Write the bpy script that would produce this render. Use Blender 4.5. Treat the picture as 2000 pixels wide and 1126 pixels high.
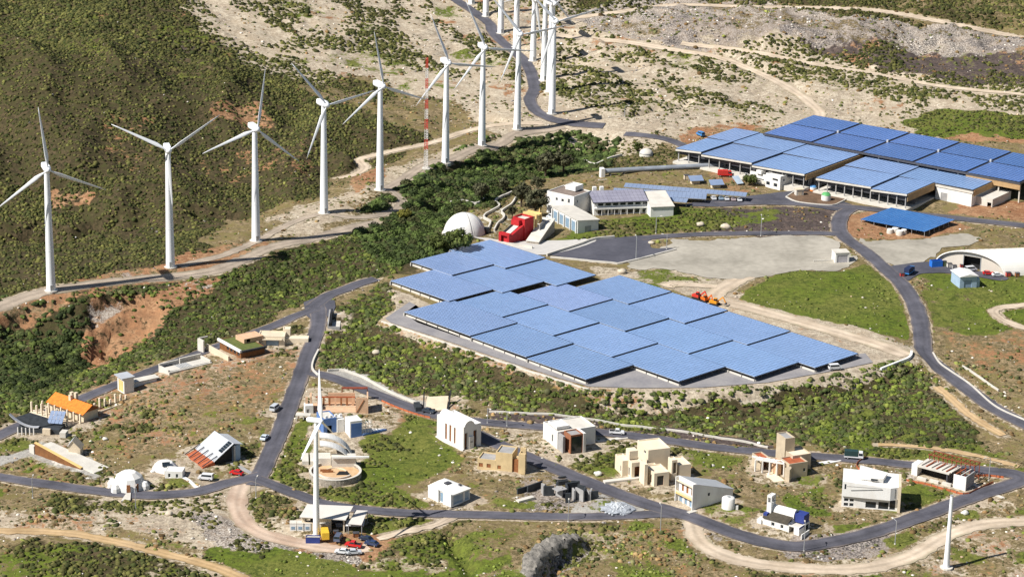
import bpy, bmesh, math, random
import numpy as np
from mathutils import Vector, Matrix
for o in list(bpy.data.objects): bpy.data.objects.remove(o)
SC = bpy.context.scene
COL = SC.collection
R = math.radians
# ---------------------------------------------------------------- camera
TH, FPX, HC, ROLL = R(18.0), 4949.0, 288.0, R(1.2)   # pitch, focal length in photo pixels, height, roll
_f = np.array([0, math.cos(TH), -math.sin(TH)]); _u0 = np.array([0, math.sin(TH), math.cos(TH)]); _r0 = np.array([1., 0, 0])
_r = _r0*math.cos(ROLL)+_u0*math.sin(ROLL); _u = _u0*math.cos(ROLL)-_r0*math.sin(ROLL)
cam = bpy.data.cameras.new('camera'); camo = bpy.data.objects.new('camera', cam); COL.objects.link(camo)
cam.sensor_width = 36.0; cam.lens = 36.0*FPX/2000.0; cam.clip_start = 5.0; cam.clip_end = 40000.0
M = Matrix.Identity(4)
for i in range(3):
    M[i][0] = _r[i]; M[i][1] = _u[i]; M[i][2] = -_f[i]
M[2][3] = HC
camo.matrix_world = M
SC.camera = camo
# ---------------------------------------------------------------- sky and sun
SUN_EL, SUN_AZ = R(46), R(207)   # azimuth = direction towards the sun, counter-clockwise from +x
sdir = Vector((math.cos(SUN_AZ)*math.cos(SUN_EL), math.sin(SUN_AZ)*math.cos(SUN_EL), math.sin(SUN_EL)))
W = bpy.data.worlds.new('World'); SC.world = W; W.use_nodes = True
nt = W.node_tree; nt.nodes.clear()
sky = nt.nodes.new('ShaderNodeTexSky'); sky.sky_type = 'NISHITA'; sky.sun_disc = False
sky.sun_elevation = SUN_EL; sky.sun_rotation = math.pi/2-SUN_AZ; sky.altitude = 100; sky.air_density = 1.0; sky.dust_density = 0.6; sky.ozone_density = 1.5
bg = nt.nodes.new('ShaderNodeBackground'); bg.inputs[1].default_value = 0.052
wo = nt.nodes.new('ShaderNodeOutputWorld')
nt.links.new(sky.outputs[0], bg.inputs[0]); nt.links.new(bg.outputs[0], wo.inputs[0])
sl = bpy.data.lights.new('sun', 'SUN'); sl.energy = 5.0; sl.angle = R(0.5); sl.color = (1.0, 0.97, 0.92)
so = bpy.data.objects.new('sun', sl); COL.objects.link(so)
so.rotation_euler = sdir.to_track_quat('Z', 'Y').to_euler(); so.location = (-200, 500, 500)
SC.view_settings.view_transform = 'Standard'; SC.view_settings.look = 'None'; SC.view_settings.gamma = 1.0
SC.view_settings.exposure = 0.42; SC.view_settings.use_curve_mapping = False
SC.cycles.max_bounces = 5; SC.cycles.diffuse_bounces = 3; SC.cycles.glossy_bounces = 2; SC.cycles.transmission_bounces = 2
# ---------------------------------------------------------------- materials
MATS = {}
def mat(name, rgb, rough=0.75, var=0.12, scale=0.6, bump=0.0, rgb2=None, metal=0.0, spec=0.4, coat=0.0, stretch=None, attr=None):
    """procedural material: base colour broken by two noises, optional second tone, optional relief"""
    if name in MATS: return MATS[name]
    m = bpy.data.materials.new(name); m.use_nodes = True; t = m.node_tree; n = t.nodes; L = t.links
    b = n['Principled BSDF']; b.inputs['Roughness'].default_value = rough; b.inputs['Metallic'].default_value = metal
    b.inputs['Specular IOR Level'].default_value = spec; b.inputs['Coat Weight'].default_value = coat
    tc = n.new('ShaderNodeTexCoord'); src = tc.outputs['Object']
    if stretch:
        mp = n.new('ShaderNodeMapping'); mp.inputs['Scale'].default_value = stretch; L.new(src, mp.inputs[0]); src = mp.outputs[0]
    n1 = n.new('ShaderNodeTexNoise'); n1.inputs['Scale'].default_value = scale; n1.inputs['Detail'].default_value = 5; L.new(src, n1.inputs[0])
    n2 = n.new('ShaderNodeTexNoise'); n2.inputs['Scale'].default_value = scale*7; n2.inputs['Detail'].default_value = 3; L.new(src, n2.inputs[0])
    ad = n.new('ShaderNodeMath'); ad.operation = 'MULTIPLY_ADD'; ad.inputs[1].default_value = 0.45; L.new(n2.outputs[0], ad.inputs[0]); L.new(n1.outputs[0], ad.inputs[2])
    rp = n.new('ShaderNodeMapRange'); rp.inputs[1].default_value = 0.5; rp.inputs[2].default_value = 0.95; rp.inputs[3].default_value = 0.0; rp.inputs[4].default_value = 1.0
    L.new(ad.outputs[0], rp.inputs[0])
    mx = n.new('ShaderNodeMix'); mx.data_type = 'RGBA'; L.new(rp.outputs[0], mx.inputs[0])
    c2 = rgb2 or [min(1, c*(1+var)) for c in rgb]; c1 = [c*(1-var) for c in rgb] if not rgb2 else rgb
    mx.inputs[6].default_value = (*c1, 1); mx.inputs[7].default_value = (*c2, 1)
    out = mx.outputs[2]
    if attr:
        at = n.new('ShaderNodeAttribute'); at.attribute_name = attr
        mm = n.new('ShaderNodeMix'); mm.data_type = 'RGBA'; mm.blend_type = 'MULTIPLY'; mm.inputs[0].default_value = 1.0
        L.new(out, mm.inputs[6]); L.new(at.outputs[0], mm.inputs[7]); out = mm.outputs[2]
    L.new(out, b.inputs['Base Color'])
    if bump:
        bp = n.new('ShaderNodeBump'); bp.inputs['Strength'].default_value = 0.6; bp.inputs['Distance'].default_value = bump
        L.new(n2.outputs[0], bp.inputs['Height']); L.new(bp.outputs[0], b.inputs['Normal'])
    MATS[name] = m
    return m
WHITE = mat('white_render', (0.80, 0.79, 0.76), 0.8, 0.10, 0.35, rgb2=(0.70, 0.67, 0.62), stretch=(1, 1, 0.35))
CREAM = mat('cream_render', (0.66, 0.55, 0.40), 0.85, 0.1, 0.4)
PINKW = mat('salmon_render', (0.62, 0.40, 0.25), 0.85, 0.14, 0.5)
OCHRE = mat('ochre_render', (0.58, 0.44, 0.24), 0.85, 0.12, 0.5)
TAN = mat('tan_board', (0.42, 0.27, 0.13), 0.75, 0.12, 0.4)
BLUEW = mat('blue_render', (0.10, 0.19, 0.42), 0.8, 0.12, 0.5)
NAVY = mat('navy_paint', (0.03, 0.05, 0.22), 0.6, 0.12, 0.5)
GREYC = mat('grey_concrete', (0.33, 0.32, 0.31), 0.85, 0.18, 0.35)
PALEC = mat('pale_concrete', (0.60, 0.56, 0.49), 0.85, 0.12, 0.35)
SLATE = mat('dark_slate', (0.035, 0.04, 0.045), 0.7, 0.35, 0.8)
STONEW = mat('rubble_stone', (0.36, 0.31, 0.25), 0.9, 0.45, 1.4, 0.15)
BROWNW = mat('brown_earth_wall', (0.20, 0.085, 0.03), 0.9, 0.25, 0.6)
RUST = mat('rust_red_steel', (0.25, 0.06, 0.03), 0.6, 0.25, 1.0)
REDP = mat('red_wall_paint', (0.44, 0.018, 0.022), 0.65, 0.22, 0.5)
YELL = mat('yellow_render', (0.72, 0.50, 0.20), 0.8, 0.1, 0.5)
ORANGE = mat('orange_roof_tile', (0.68, 0.19, 0.02), 0.75, 0.3, 1.4)
REDT = mat('red_roof_tile', (0.38, 0.10, 0.04), 0.8, 0.25, 0.8)
DARKT = mat('dark_roof_tile', (0.06, 0.05, 0.035), 0.8, 0.3, 0.8)
METALR = mat('grey_metal_roof', (0.55, 0.56, 0.58), 0.4, 0.08, 0.3, metal=0.2)
GLASS = mat('window_glass', (0.02, 0.028, 0.035), 0.12, 0.3, 0.5, spec=0.6)
GLASSB = mat('pale_window_glass', (0.22, 0.32, 0.42), 0.15, 0.15, 0.5, spec=0.6)
FRAMEW = mat('white_frame', (0.75, 0.75, 0.73), 0.5, 0.05, 1)
WOOD = mat('brown_wood', (0.28, 0.11, 0.04), 0.7, 0.25, 1.5)
BLACK = mat('black_paint', (0.015, 0.015, 0.017), 0.6, 0.3, 1)
STEEL = mat('galvanised_steel', (0.45, 0.46, 0.47), 0.45, 0.12, 0.8, metal=0.4)
DSTEEL = mat('dark_steel', (0.07, 0.07, 0.08), 0.55, 0.2, 0.8)
TURB = mat('turbine_white', (0.86, 0.87, 0.88), 0.45, 0.04, 0.08)
MASTR = mat('mast_red', (0.60, 0.03, 0.025), 0.5, 0.1, 0.8)
MASTW = mat('mast_white', (0.75, 0.72, 0.68), 0.5, 0.06, 0.8)
FENCEO = mat('orange_mesh', (0.46, 0.13, 0.05), 0.8, 0.25, 1)
TYRE = mat('tyre_rubber', (0.02, 0.02, 0.02), 0.85, 0.2, 3)
# ---------------------------------------------------------------- mesh builder
class MB:
    def __init__(s): s.v = []; s.f = []
    def add(s, vs, fs):
        o = len(s.v); s.v += [tuple(map(float, q)) for q in vs]; s.f += [tuple(i+o for i in f) for f in fs]; return s
    def box(s, x0, x1, y0, y1, z0, z1):
        return s.add([(x0,y0,z0),(x1,y0,z0),(x1,y1,z0),(x0,y1,z0),(x0,y0,z1),(x1,y0,z1),(x1,y1,z1),(x0,y1,z1)],
                     [(3,2,1,0),(4,5,6,7),(0,1,5,4),(1,2,6,5),(2,3,7,6),(3,0,4,7)])
    def hexa(s, b, t):   # eight corners: bottom four, top four (counter-clockwise)
        return s.add(list(b)+list(t), [(3,2,1,0),(4,5,6,7),(0,1,5,4),(1,2,6,5),(2,3,7,6),(3,0,4,7)])
    def prism(s, poly, z0, z1):
        n = len(poly)
        a = sum(poly[i][0]*poly[(i+1)%n][1]-poly[(i+1)%n][0]*poly[i][1] for i in range(n))
        if a < 0: poly = poly[::-1]
        return s.add([(p[0],p[1],z0) for p in poly]+[(p[0],p[1],z1) for p in poly],
                     [tuple(range(n-1,-1,-1)), tuple(range(n,2*n))]+[(i,(i+1)%n,(i+1)%n+n,i+n) for i in range(n)])
    def extrude_y(s, prof, y0, y1):   # profile in xz, counter-clockwise seen from -y
        n = len(prof)
        return s.add([(p[0],y0,p[1]) for p in prof]+[(p[0],y1,p[1]) for p in prof],
                     [tuple(range(n)), tuple(range(2*n-1,n-1,-1))]+[((i+1)%n,i,i+n,(i+1)%n+n) for i in range(n)])
    def extrude_x(s, prof, x0, x1):   # profile in yz
        n = len(prof)
        return s.add([(x0,p[0],p[1]) for p in prof]+[(x1,p[0],p[1]) for p in prof],
                     [tuple(range(n-1,-1,-1)), tuple(range(n,2*n))]+[(i,(i+1)%n,(i+1)%n+n,i+n) for i in range(n)])
    def tube(s, p0, p1, r0, r1=None, n=10, cap=True):
        r1 = r0 if r1 is None else r1; p0 = Vector(p0); p1 = Vector(p1); d = (p1-p0).normalized()
        a = Vector((0,0,1)) if abs(d.z) < 0.9 else Vector((1,0,0)); u = d.cross(a).normalized(); w = d.cross(u)
        vs = []
        for p, r in ((p0,r0),(p1,r1)):
            for i in range(n):
                c = 2*math.pi*i/n; vs.append(p+(u*math.cos(c)+w*math.sin(c))*r)
        fs = [((i+1)%n, i, i+n, (i+1)%n+n) for i in range(n)]
        if cap: fs += [tuple(range(n)), tuple(range(2*n-1,n-1,-1))]
        return s.add(vs, fs)
    def bar(s, p0, p1, w, h=None):   # square bar
        h = h or w; p0 = Vector(p0); p1 = Vector(p1); d = (p1-p0).normalized()
        a = Vector((0,0,1)) if abs(d.z) < 0.95 else Vector((1,0,0)); u = d.cross(a).normalized()*w/2; k = u.cross(d).normalized()*h/2
        b = [p0-u-k,p0+u-k,p0+u+k,p0-u+k]; t = [p1-u-k,p1+u-k,p1+u+k,p1-u+k]
        return s.add(b+t, [(3,2,1,0),(4,5,6,7),(0,1,5,4),(1,2,6,5),(2,3,7,6),(3,0,4,7)])
    def lathe(s, prof, n=24, cx=0, cy=0, a0=0, a1=2*math.pi):
        full = abs(a1-a0-2*math.pi) < 1e-6; m = n if full else n+1; vs = []; fs = []
        for r, z in prof:
            for i in range(m):
                c = a0+(a1-a0)*i/n; vs.append((cx+r*math.cos(c), cy+r*math.sin(c), z))
        for j in range(len(prof)-1):
            for i in range(n):
                k = (i+1)%m; fs.append((j*m+i, j*m+k, (j+1)*m+k, (j+1)*m+i))
        return s.add(vs, fs)
    def mesh(s, name, m, smooth=False):
        me = bpy.data.meshes.new(name); me.from_pydata(s.v, [], s.f); me.update(); me.materials.append(m)
        if smooth: me.polygons.foreach_set('use_smooth', [True]*len(me.polygons))
        return me
    def build(s, name, m, parent=None, smooth=False, loc=None):
        o = bpy.data.objects.new(name, s.mesh(name, m, smooth)); COL.objects.link(o); o.parent = parent
        if loc is not None: o.location = loc
        return o
def tag(o, label, cat, group=None):
    o['label'] = label; o['category'] = cat
    if group: o['group'] = group
    return o
def thing(name, label, cat, loc, rz=0.0, group=None):
    o = bpy.data.objects.new(name, None); COL.objects.link(o); o.location = loc; o.rotation_euler = (0, 0, rz); o.empty_display_size = 0.5
    return tag(o, label, cat, group)
def copy_tree(o, parent=None):
    c = o.copy(); COL.objects.link(c); c.parent = parent
    for ch in list(o.children): copy_tree(ch, c)
    return c
# ---------------------------------------------------------------- photograph pixel -> point on a level plane
def gp(px, py, z=0.0):
    d = _f+_r*(px-1000)/FPX-_u*(py-563)/FPX; t = (HC-z)/(-d[2]); return np.array([d[0]*t, d[1]*t, z])
def proj(P):
    P = np.asarray(P, float)-np.array([0, 0, HC]); w = P@_f
    return 1000+FPX*(P@_r)/w, 563-FPX*(P@_u)/w
def vscale(p):   # photo pixels per upright metre at a point
    return FPX/(np.dot(np.asarray(p)-np.array([0,0,HC]), _f))*math.cos(TH)
# ---------------------------------------------------------------- terrain heights
def vnoise(x, y, seed=0):
    xi = np.floor(x).astype(np.int64); yi = np.floor(y).astype(np.int64); xf = x-xi; yf = y-yi
    xf = xf*xf*(3-2*xf); yf = yf*yf*(3-2*yf)
    def h(a, b):
        n = (a*374761393+b*668265263+seed*1442695041) & 0x7fffffff; n = ((n ^ (n >> 13))*1274126177) & 0x7fffffff
        return ((n ^ (n >> 16)) & 0xffff)/65535.0
    return (h(xi,yi)*(1-xf)+h(xi+1,yi)*xf)*(1-yf)+(h(xi,yi+1)*(1-xf)+h(xi+1,yi+1)*xf)*yf
def fbm(x, y, wl, oct=4, seed=0, gain=0.5):
    s = 0; a = 1; t = 0
    for k in range(oct):
        s = s+a*vnoise(x/wl*2**k, y/wl*2**k, seed+k*17); t += a; a *= gain
    return s/t
def sstep(a, b, x):
    t = np.clip((x-a)/(b-a), 0, 1); return t*t*(3-2*t)
CP = [(-200,1250,-13),(500,1250,-13),(1000,1250,-13),(1500,1250,-13),(2200,1250,-13),
 (0,1040,-10),(500,1060,-10),(1000,1060,-10),(1500,1100,-10),(2000,1060,-10),
 (0,930,-9),(300,930,-8.5),(600,940,-8),(900,960,-8),(1250,960,-8),(1600,980,-8),(1950,950,-8),
 (550,800,-5.5),(800,800,-6),(1000,840,-6.5),(1300,850,-7),(1600,880,-7.5),(1900,890,-7),(300,850,-7.5),(420,760,-5.5),
 (620,620,-1.5),(700,660,-3),(620,700,-3.5),(900,760,-5),(1200,800,-5.5),(1500,800,-5.5),(1800,760,-4.5),(1960,800,-5),(1805,680,-1.5),(1900,650,-1),
 (0,850,-8),(200,760,-7),(400,690,-5),(520,650,-3.5),
 (0,720,-10),(150,680,-10),(330,640,-7.5),(450,600,-5),(560,560,-4),(680,520,-2),(0,640,-7),
 (0,590,-1),(98,567,0),(200,548,0),(333,522,1),(420,505,1),(500,472,1.5),(633,417,2.5),(742,372,3),(870,319,3.5),(941,284,4),(1010,253,4.5),(1078,224,5),(1180,245,4),
 (620,470,-1),(760,430,-2),(830,400,-2.5),(900,350,-4),(1000,310,-5),(1080,290,-3),
 (905,455,-1),(1020,465,-.5),(960,400,-2),(1050,400,-1),
 (0,470,-7),(120,460,-7),(250,440,-6),(420,425,-4.5),(540,385,-3),(640,345,-1),(700,320,0),(800,285,1.5),(900,240,2.5),
 (0,350,5),(150,330,6),(300,320,5),(450,330,2.5),(560,300,2.5),(0,230,17),(150,220,17),(300,220,14),(450,230,10),(600,220,7),(750,200,7),
 (0,105,30),(150,118,29),(300,135,25),(450,170,17),
 (0,60,27),(200,80,26),(350,100,22),(0,0,30),(250,30,27),(450,90,18),(600,120,13),(500,0,26),(750,100,12),(750,0,20),(900,120,8),
 (960,60,12),(1030,130,8),(1050,190,6),(1000,0,18),(1100,60,12),(1130,150,7),
 (880,500,-.3),(1150,480,0),(1250,440,.5),(1300,500,0),(1450,480,0),(1600,480,.5),(1750,480,.5),(1900,560,0),(2000,560,0),(1650,430,1),(1500,400,1),(1850,440,1),(2000,450,1),
 (1150,420,.5),(1200,350,1),(1400,330,1.5),(1350,280,2.5),(1250,260,4),(1450,240,4),(1700,380,1.2),(1980,390,1.5),(1600,220,4),(1800,230,5.5),(2000,260,6),
 (1550,600,0),(1700,620,-.2),(1300,560,0),(1000,600,0),(1200,680,0),
 (1300,200,6),(1500,160,8),(1700,180,8),(2000,200,9),(1200,110,10),(1400,95,12),(1600,95,13),(1850,100,14),(2000,110,14),(1300,60,16),(1500,50,20),(1700,50,21),(1900,50,21),
 (1200,0,20),(1500,0,24),(2000,0,26),
 (0,-150,38),(500,-150,36),(1000,-150,30),(1500,-150,32),(2000,-150,36),
 (-250,100,30),(-250,400,2),(-250,600,-3),(-250,900,-9),(2250,1100,-10),(2250,800,-4),(2250,500,0),(2250,300,4),(2250,100,14)]
CPW = np.array([gp(*c) for c in CP]); _n = len(CPW)
SCALE = 100.0
def _k(r2): return 0.5*r2*np.log(r2+1e-12)
_X = CPW[:, :2]/SCALE
_K = _k(((_X[:,None]-_X[None])**2).sum(-1))+np.eye(_n)*0.02
_P = np.hstack([np.ones((_n,1)), _X]); _A = np.vstack([np.hstack([_K,_P]), np.hstack([_P.T, np.zeros((3,3))])])
_W = np.linalg.solve(_A, np.concatenate([CPW[:,2], np.zeros(3)]))
BX0, BX1, BY0, BY1 = -330., 330., 560., 1640.
def tps(x, y):
    x = np.asarray(x, float); y = np.asarray(y, float); sh = x.shape; x = x.ravel(); y = y.ravel()
    xc = np.clip(x, BX0, BX1); yc = np.clip(y, BY0, BY1); out = np.empty_like(x)
    for i in range(0, len(x), 20000):
        q = np.stack([xc[i:i+20000], yc[i:i+20000]], 1)/SCALE
        r2 = ((q[:,None]-_X[None])**2).sum(-1)
        out[i:i+20000] = _k(r2)@_W[:_n]+_W[_n]+q@_W[_n+1:]
    far = np.hypot(x-xc, y-yc); up = (y > BY1)
    out = out+far*np.where(up, 0.06, -0.004)
    return out.reshape(sh)
def inpoly(x, y, poly):
    c = np.zeros(x.shape, bool); n = len(poly); j = n-1
    for i in range(n):
        xi, yi = poly[i][:2]; xj, yj = poly[j][:2]
        if yi != yj: c ^= ((yi > y) != (yj > y)) & (x < (xj-xi)*(y-yi)/(yj-yi)+xi)
        j = i
    return c
def dpoly(x, y, pts, closed=False):
    d = np.full(x.shape, 1e9); n = len(pts)
    for i in range(n if closed else n-1):
        a = pts[i]; b = pts[(i+1) % n]; ex = b[0]-a[0]; ey = b[1]-a[1]; L = ex*ex+ey*ey+1e-9
        t = np.clip(((x-a[0])*ex+(y-a[1])*ey)/L, 0, 1); d = np.minimum(d, (x-a[0]-t*ex)**2+(y-a[1]-t*ey)**2)
    return np.sqrt(d)
def polyw(x, y, poly, blend):   # 1 inside, falling to 0 over blend metres outside
    px = [p[0] for p in poly]; py = [p[1] for p in poly]; out = np.zeros(x.shape)
    k = (x > min(px)-blend) & (x < max(px)+blend) & (y > min(py)-blend) & (y < max(py)+blend)
    if not k.any(): return out
    xx = x[k]; yy = y[k]; ins = inpoly(xx, yy, poly); d = dpoly(xx, yy, poly, True)
    out[k] = np.where(ins, 1.0, 1-sstep(0, blend, d)); return out
def Gt(px, py):      # photo pixel -> point on the smooth terrain
    z = 0.0
    for _ in range(14):
        p = gp(px, py, z); z = 0.4*z+0.6*float(HB(np.array([p[0]]), np.array([p[1]]))[0])
    return gp(px, py, z)
HB = tps
# level ground: the terrace of the near solar field
PV_TERRACE = [gp(*p)[:2] for p in [(745,630),(800,588),(760,560),(795,515),(960,468),(1075,496),(1190,520),(1320,560),(1560,606),(1775,682),(1780,694),(1700,716),(1640,728),(1500,752),(1370,763),(1250,762),(1150,760),(1030,722),(900,683)]]
PIT2 = [Gt(*p)[:2] for p in [(196,655),(215,615),(250,606),(285,610),(290,632),(262,662),(215,672)]]
PIT = [Gt(*p)[:2] for p in [(172,602),(212,583),(262,582),(300,590),(312,612),(296,640),(262,668),(200,684),(172,668),(190,632)]]
def HB(x, y):
    x = np.asarray(x, float); y = np.asarray(y, float); z = tps(x, y)
    w = polyw(x, y, PV_TERRACE, 9.0); z = z*(1-w)+0.0*w
    w = polyw(x, y, PIT, 2.2); z = z-4.2*w; w = polyw(x, y, PIT2, 1.8); z = z-3.2*w
    return z
def wpts(pts): return [Gt(*p) for p in pts]
def dense(pts, step):
    pts = [np.asarray(p[:2], float) for p in pts]
    # Catmull-Rom through the points, resampled at even steps
    P = [2*pts[0]-pts[1]]+pts+[2*pts[-1]-pts[-2]]; out = []
    for i in range(1, len(P)-2):
        for t in np.linspace(0, 1, 12, endpoint=False):
            a, b, c, d = P[i-1], P[i], P[i+1], P[i+2]
            out.append(0.5*((2*b)+(-a+c)*t+(2*a-5*b+4*c-d)*t*t+(-a+3*b-3*c+d)*t**3))
    out.append(pts[-1]); out = np.array(out); s = np.concatenate([[0], np.cumsum(np.linalg.norm(np.diff(out, axis=0), axis=1))])
    q = np.linspace(0, s[-1], max(2, int(s[-1]/step)+1)); return np.stack([np.interp(q, s, out[:,0]), np.interp(q, s, out[:,1])], 1)
# ---------------------------------------------------------------- roads and tracks (photo pixels, width in metres)
ROADS = [
 ('road', [(497,948),(512,920),(548,839),(570,780),(590,726),(600,696),(620,640),(621,605),(618,590)], 5.8),
 ('road', [(610,600),(640,578),(672,566),(705,553),(735,545)], 6.5),
 ('road', [(615,604),(575,618),(540,634),(455,665),(380,693),(300,722),(230,750),(150,783),(80,812),(0,850),(-90,890)], 6.0),
 ('road', [(-100,915),(0,932),(100,947),(200,960),(290,967),(380,961),(440,945),(510,928)], 5.5),
 ('road', [(500,935),(540,950),(600,973),(645,986),(760,1000),(880,1004),(1000,1007),(1150,1009),(1290,1004),(1340,1006)], 5.0),
 ('road', [(925,845),(955,860),(1000,880),(1060,905),(1150,942),(1250,980),(1350,1010),(1450,1047),(1540,1066),(1600,1063),(1700,1041),(1800,1007),(1900,970),(1970,948),(1996,936),(1975,925),(1900,917)], 6.5),
 ('road', [(606,728),(650,738),(720,765),(800,795),(860,813),(960,826),(1100,838),(1250,853),(1400,874),(1500,884),(1620,893),(1700,900),(1800,910),(1910,918)], 5.5),
 ('road', [(2100,880),(2000,828),(1940,796),(1880,752),(1832,716),(1806,690),(1800,650),(1790,605),(1765,560),(1730,527),(1690,492),(1652,466),(1638,444),(1645,420),(1668,404)], 6.6),
 ('road', [(1640,458),(1600,456),(1500,456),(1400,457),(1310,461),(1250,466)], 5.0),
 ('road', [(2100,452),(2000,441),(1850,425),(1740,413),(1650,404),(1560,398),(1480,396),(1400,400)], 6.5),
 ('road', [(862,-30),(890,0),(920,20),(955,46),(961,60),(975,78),(1010,106),(1028,125),(1040,150),(1044,175),(1035,195),(1046,216),(1072,231),(1110,240),(1180,246)], 6.3),
 ('road', [(1220,262),(1300,272),(1345,290)], 5.0)]
TRACKS = [
 ('dirt_track', [(-60,620),(0,598),(70,574),(170,556),(270,545),(340,540),(420,528),(480,505),(540,480),(640,458),(740,435)], 6.0, 'DIRTG'),
 ('dirt_track', [(350,520),(430,500),(490,476),(560,440),(625,418),(690,425),(760,415),(785,395),(765,372)], 4.0, 'DIRTG'),
 ('dirt_track', [(640,352),(690,342),(712,328),(702,312),(725,305),(790,290),(850,277),(905,258),(960,246),(1060,240)], 4.5, 'DIRT'),
 ('dirt_track', [(745,372),(830,322),(880,312),(940,288),(1010,260),(1100,246)], 5.5, 'DIRTG'),
 ('dirt_track', [(-60,1034),(0,1036),(120,1040),(220,1056),(320,1080),(410,1104),(470,1128),(500,1150)], 4.2, 'DIRTO'),
 ('dirt_track', [(472,944),(462,985),(478,1020),(525,1046),(600,1064),(680,1074),(720,1068)], 6.0, 'DIRTR'),
 ('dirt_track', [(1352,1012),(1362,1050),(1405,1080),(1480,1100),(1600,1111),(1700,1107),(1780,1085),(1850,1045),(1920,1023),(2000,1018),(2100,1015)], 6.0, 'DIRT'),
 ('dirt_track', [(1608,490),(1510,514),(1440,548),(1395,580),(1460,600),(1560,628),(1700,668),(1772,694)], 8.0, 'DIRT'),
 ('dirt_track', [(1075,66),(1130,74),(1200,80),(1300,95),(1400,112),(1480,142),(1550,178),(1598,216),(1600,232)], 6.0, 'DIRT'),
 ('dirt_track', [(1060,40),(1200,25),(1320,10),(1480,14),(1700,20),(1850,45),(2050,85)], 5.0, 'DIRT'),
 ('dirt_track', [(1330,85),(1460,100),(1680,140),(1850,170),(2050,190)], 5.0, 'DIRT'),
 ('dirt_track', [(2050,592),(1975,598),(1942,606),(1958,624),(2000,640),(2060,650)], 4.0, 'DIRT'),
 ('dirt_track', [(738,1052),(800,1036),(850,1025),(885,1008)], 3.0, 'DIRT'),
 ('dirt_track', [(1320,560),(1300,556),(1350,556),(1400,560)], 5.0, 'DIRT'),
 ('dirt_track', [(1830,755),(1860,780),(1900,815),(1960,850)], 3.5, 'DIRTO'),
 ('dirt_track', [(1715,868),(1790,872),(1880,884),(1990,910)], 2.5, 'DIRTO')]
ROADW = [(n, dense(wpts(p), 2.0), w) for n, p, w in ROADS]
TRACKW = [(n, dense(wpts(p), 2.0), w, m) for n, p, w, m in TRACKS]
LOTS = [   # paved areas: photo outline, name, material key
 ('car_park', [(1072,498),(1158,470),(1210,464),(1268,461),(1270,474),(1275,485),(1318,486),(1222,511),(1188,512),(1120,505)], 'ASPH'),
 ('paved_yard', [(1322,402),(1380,392),(1455,384),(1560,372),(1640,392),(1668,404),(1640,412),(1560,402),(1480,400),(1400,404)], 'ASPH'),
 ('perimeter_road', [(800,590),(752,622),(762,630),(850,658),(1000,709),(1090,738),(1150,755),(1250,758),(1370,757),(1500,747),(1640,722),(1705,708),(1690,690),(1560,705),(1410,715),(1240,708),(1030,690),(900,660),(815,630),(790,612),(812,596)], 'ASPHL'),
 ('gravel_lot', [(1320,470),(1500,463),(1612,462),(1640,480),(1668,507),(1640,530),(1560,528),(1490,540),(1400,545),(1300,527),(1225,515)], 'GRAV'),
 ('gravel_lot', [(1668,465),(1700,470),(1800,465),(1890,456),(1906,472),(1840,492),(1800,515),(1735,518),(1700,492)], 'GRAV'),
 ('paved_yard', [(1740,520),(1800,512),(1830,515),(1960,540),(1950,548),(1870,535),(1800,535),(1770,548)], 'ASPH'),
 ('village_terrace', [(593,590),(640,575),(655,600),(630,625),(600,618)], 'ASPH'),
 ('museum_court', [(920,462),(985,470),(1090,470),(1165,470),(1075,497),(1000,492),(965,478)], 'PALEC2')]
LOTW = [(n, [Gt(*p)[:2] for p in poly], m) for n, poly, m in LOTS]
# ---------------------------------------------------------------- terrain grid: fine where the camera looks, coarse to the horizon
def axis(a, b, step, lo, hi):
    c = list(np.arange(a, b+1e-6, step)); s = step; q = c[-1]
    while q < hi: s *= 1.35; q += s; c.append(q)
    s = step; q = c[0]; pre = []
    while q > lo: s *= 1.35; q -= s; pre.append(q)
    return np.array(pre[::-1]+c)
GX = axis(-320, 320, 1.5, -14000, 14000); GY = axis(590, 1500, 1.6, -6000, 22000)
XX, YY = np.meshgrid(GX, GY)
ZB = HB(XX, YY)
RD = np.full(XX.shape, 1e9)      # distance to the edge of the nearest road or track
_c = (XX > -330) & (XX < 330) & (YY > 580) & (YY < 1510)
def _road_d(xx, yy):
    d = np.full(xx.shape, 1e9)
    for r in ROADW+TRACKW:
        p = r[1][::3]; lo = p.min(0)-25; hi = p.max(0)+25
        k = (xx > lo[0]) & (xx < hi[0]) & (yy > lo[1]) & (yy < hi[1])
        if k.any(): d[k] = np.minimum(d[k], dpoly(xx[k], yy[k], p)-r[2]/2)
    return d
RD[_c] = _road_d(XX[_c], YY[_c])
LOTM = np.zeros(XX.shape)
for n, poly, m in LOTW: LOTM = np.maximum(LOTM, polyw(XX, YY, poly, 2.5))
PVW = polyw(XX, YY, PV_TERRACE, 1.0)
flat = np.maximum.reduce([1-sstep(0.3, 4.0, RD), LOTM, PVW])
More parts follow.
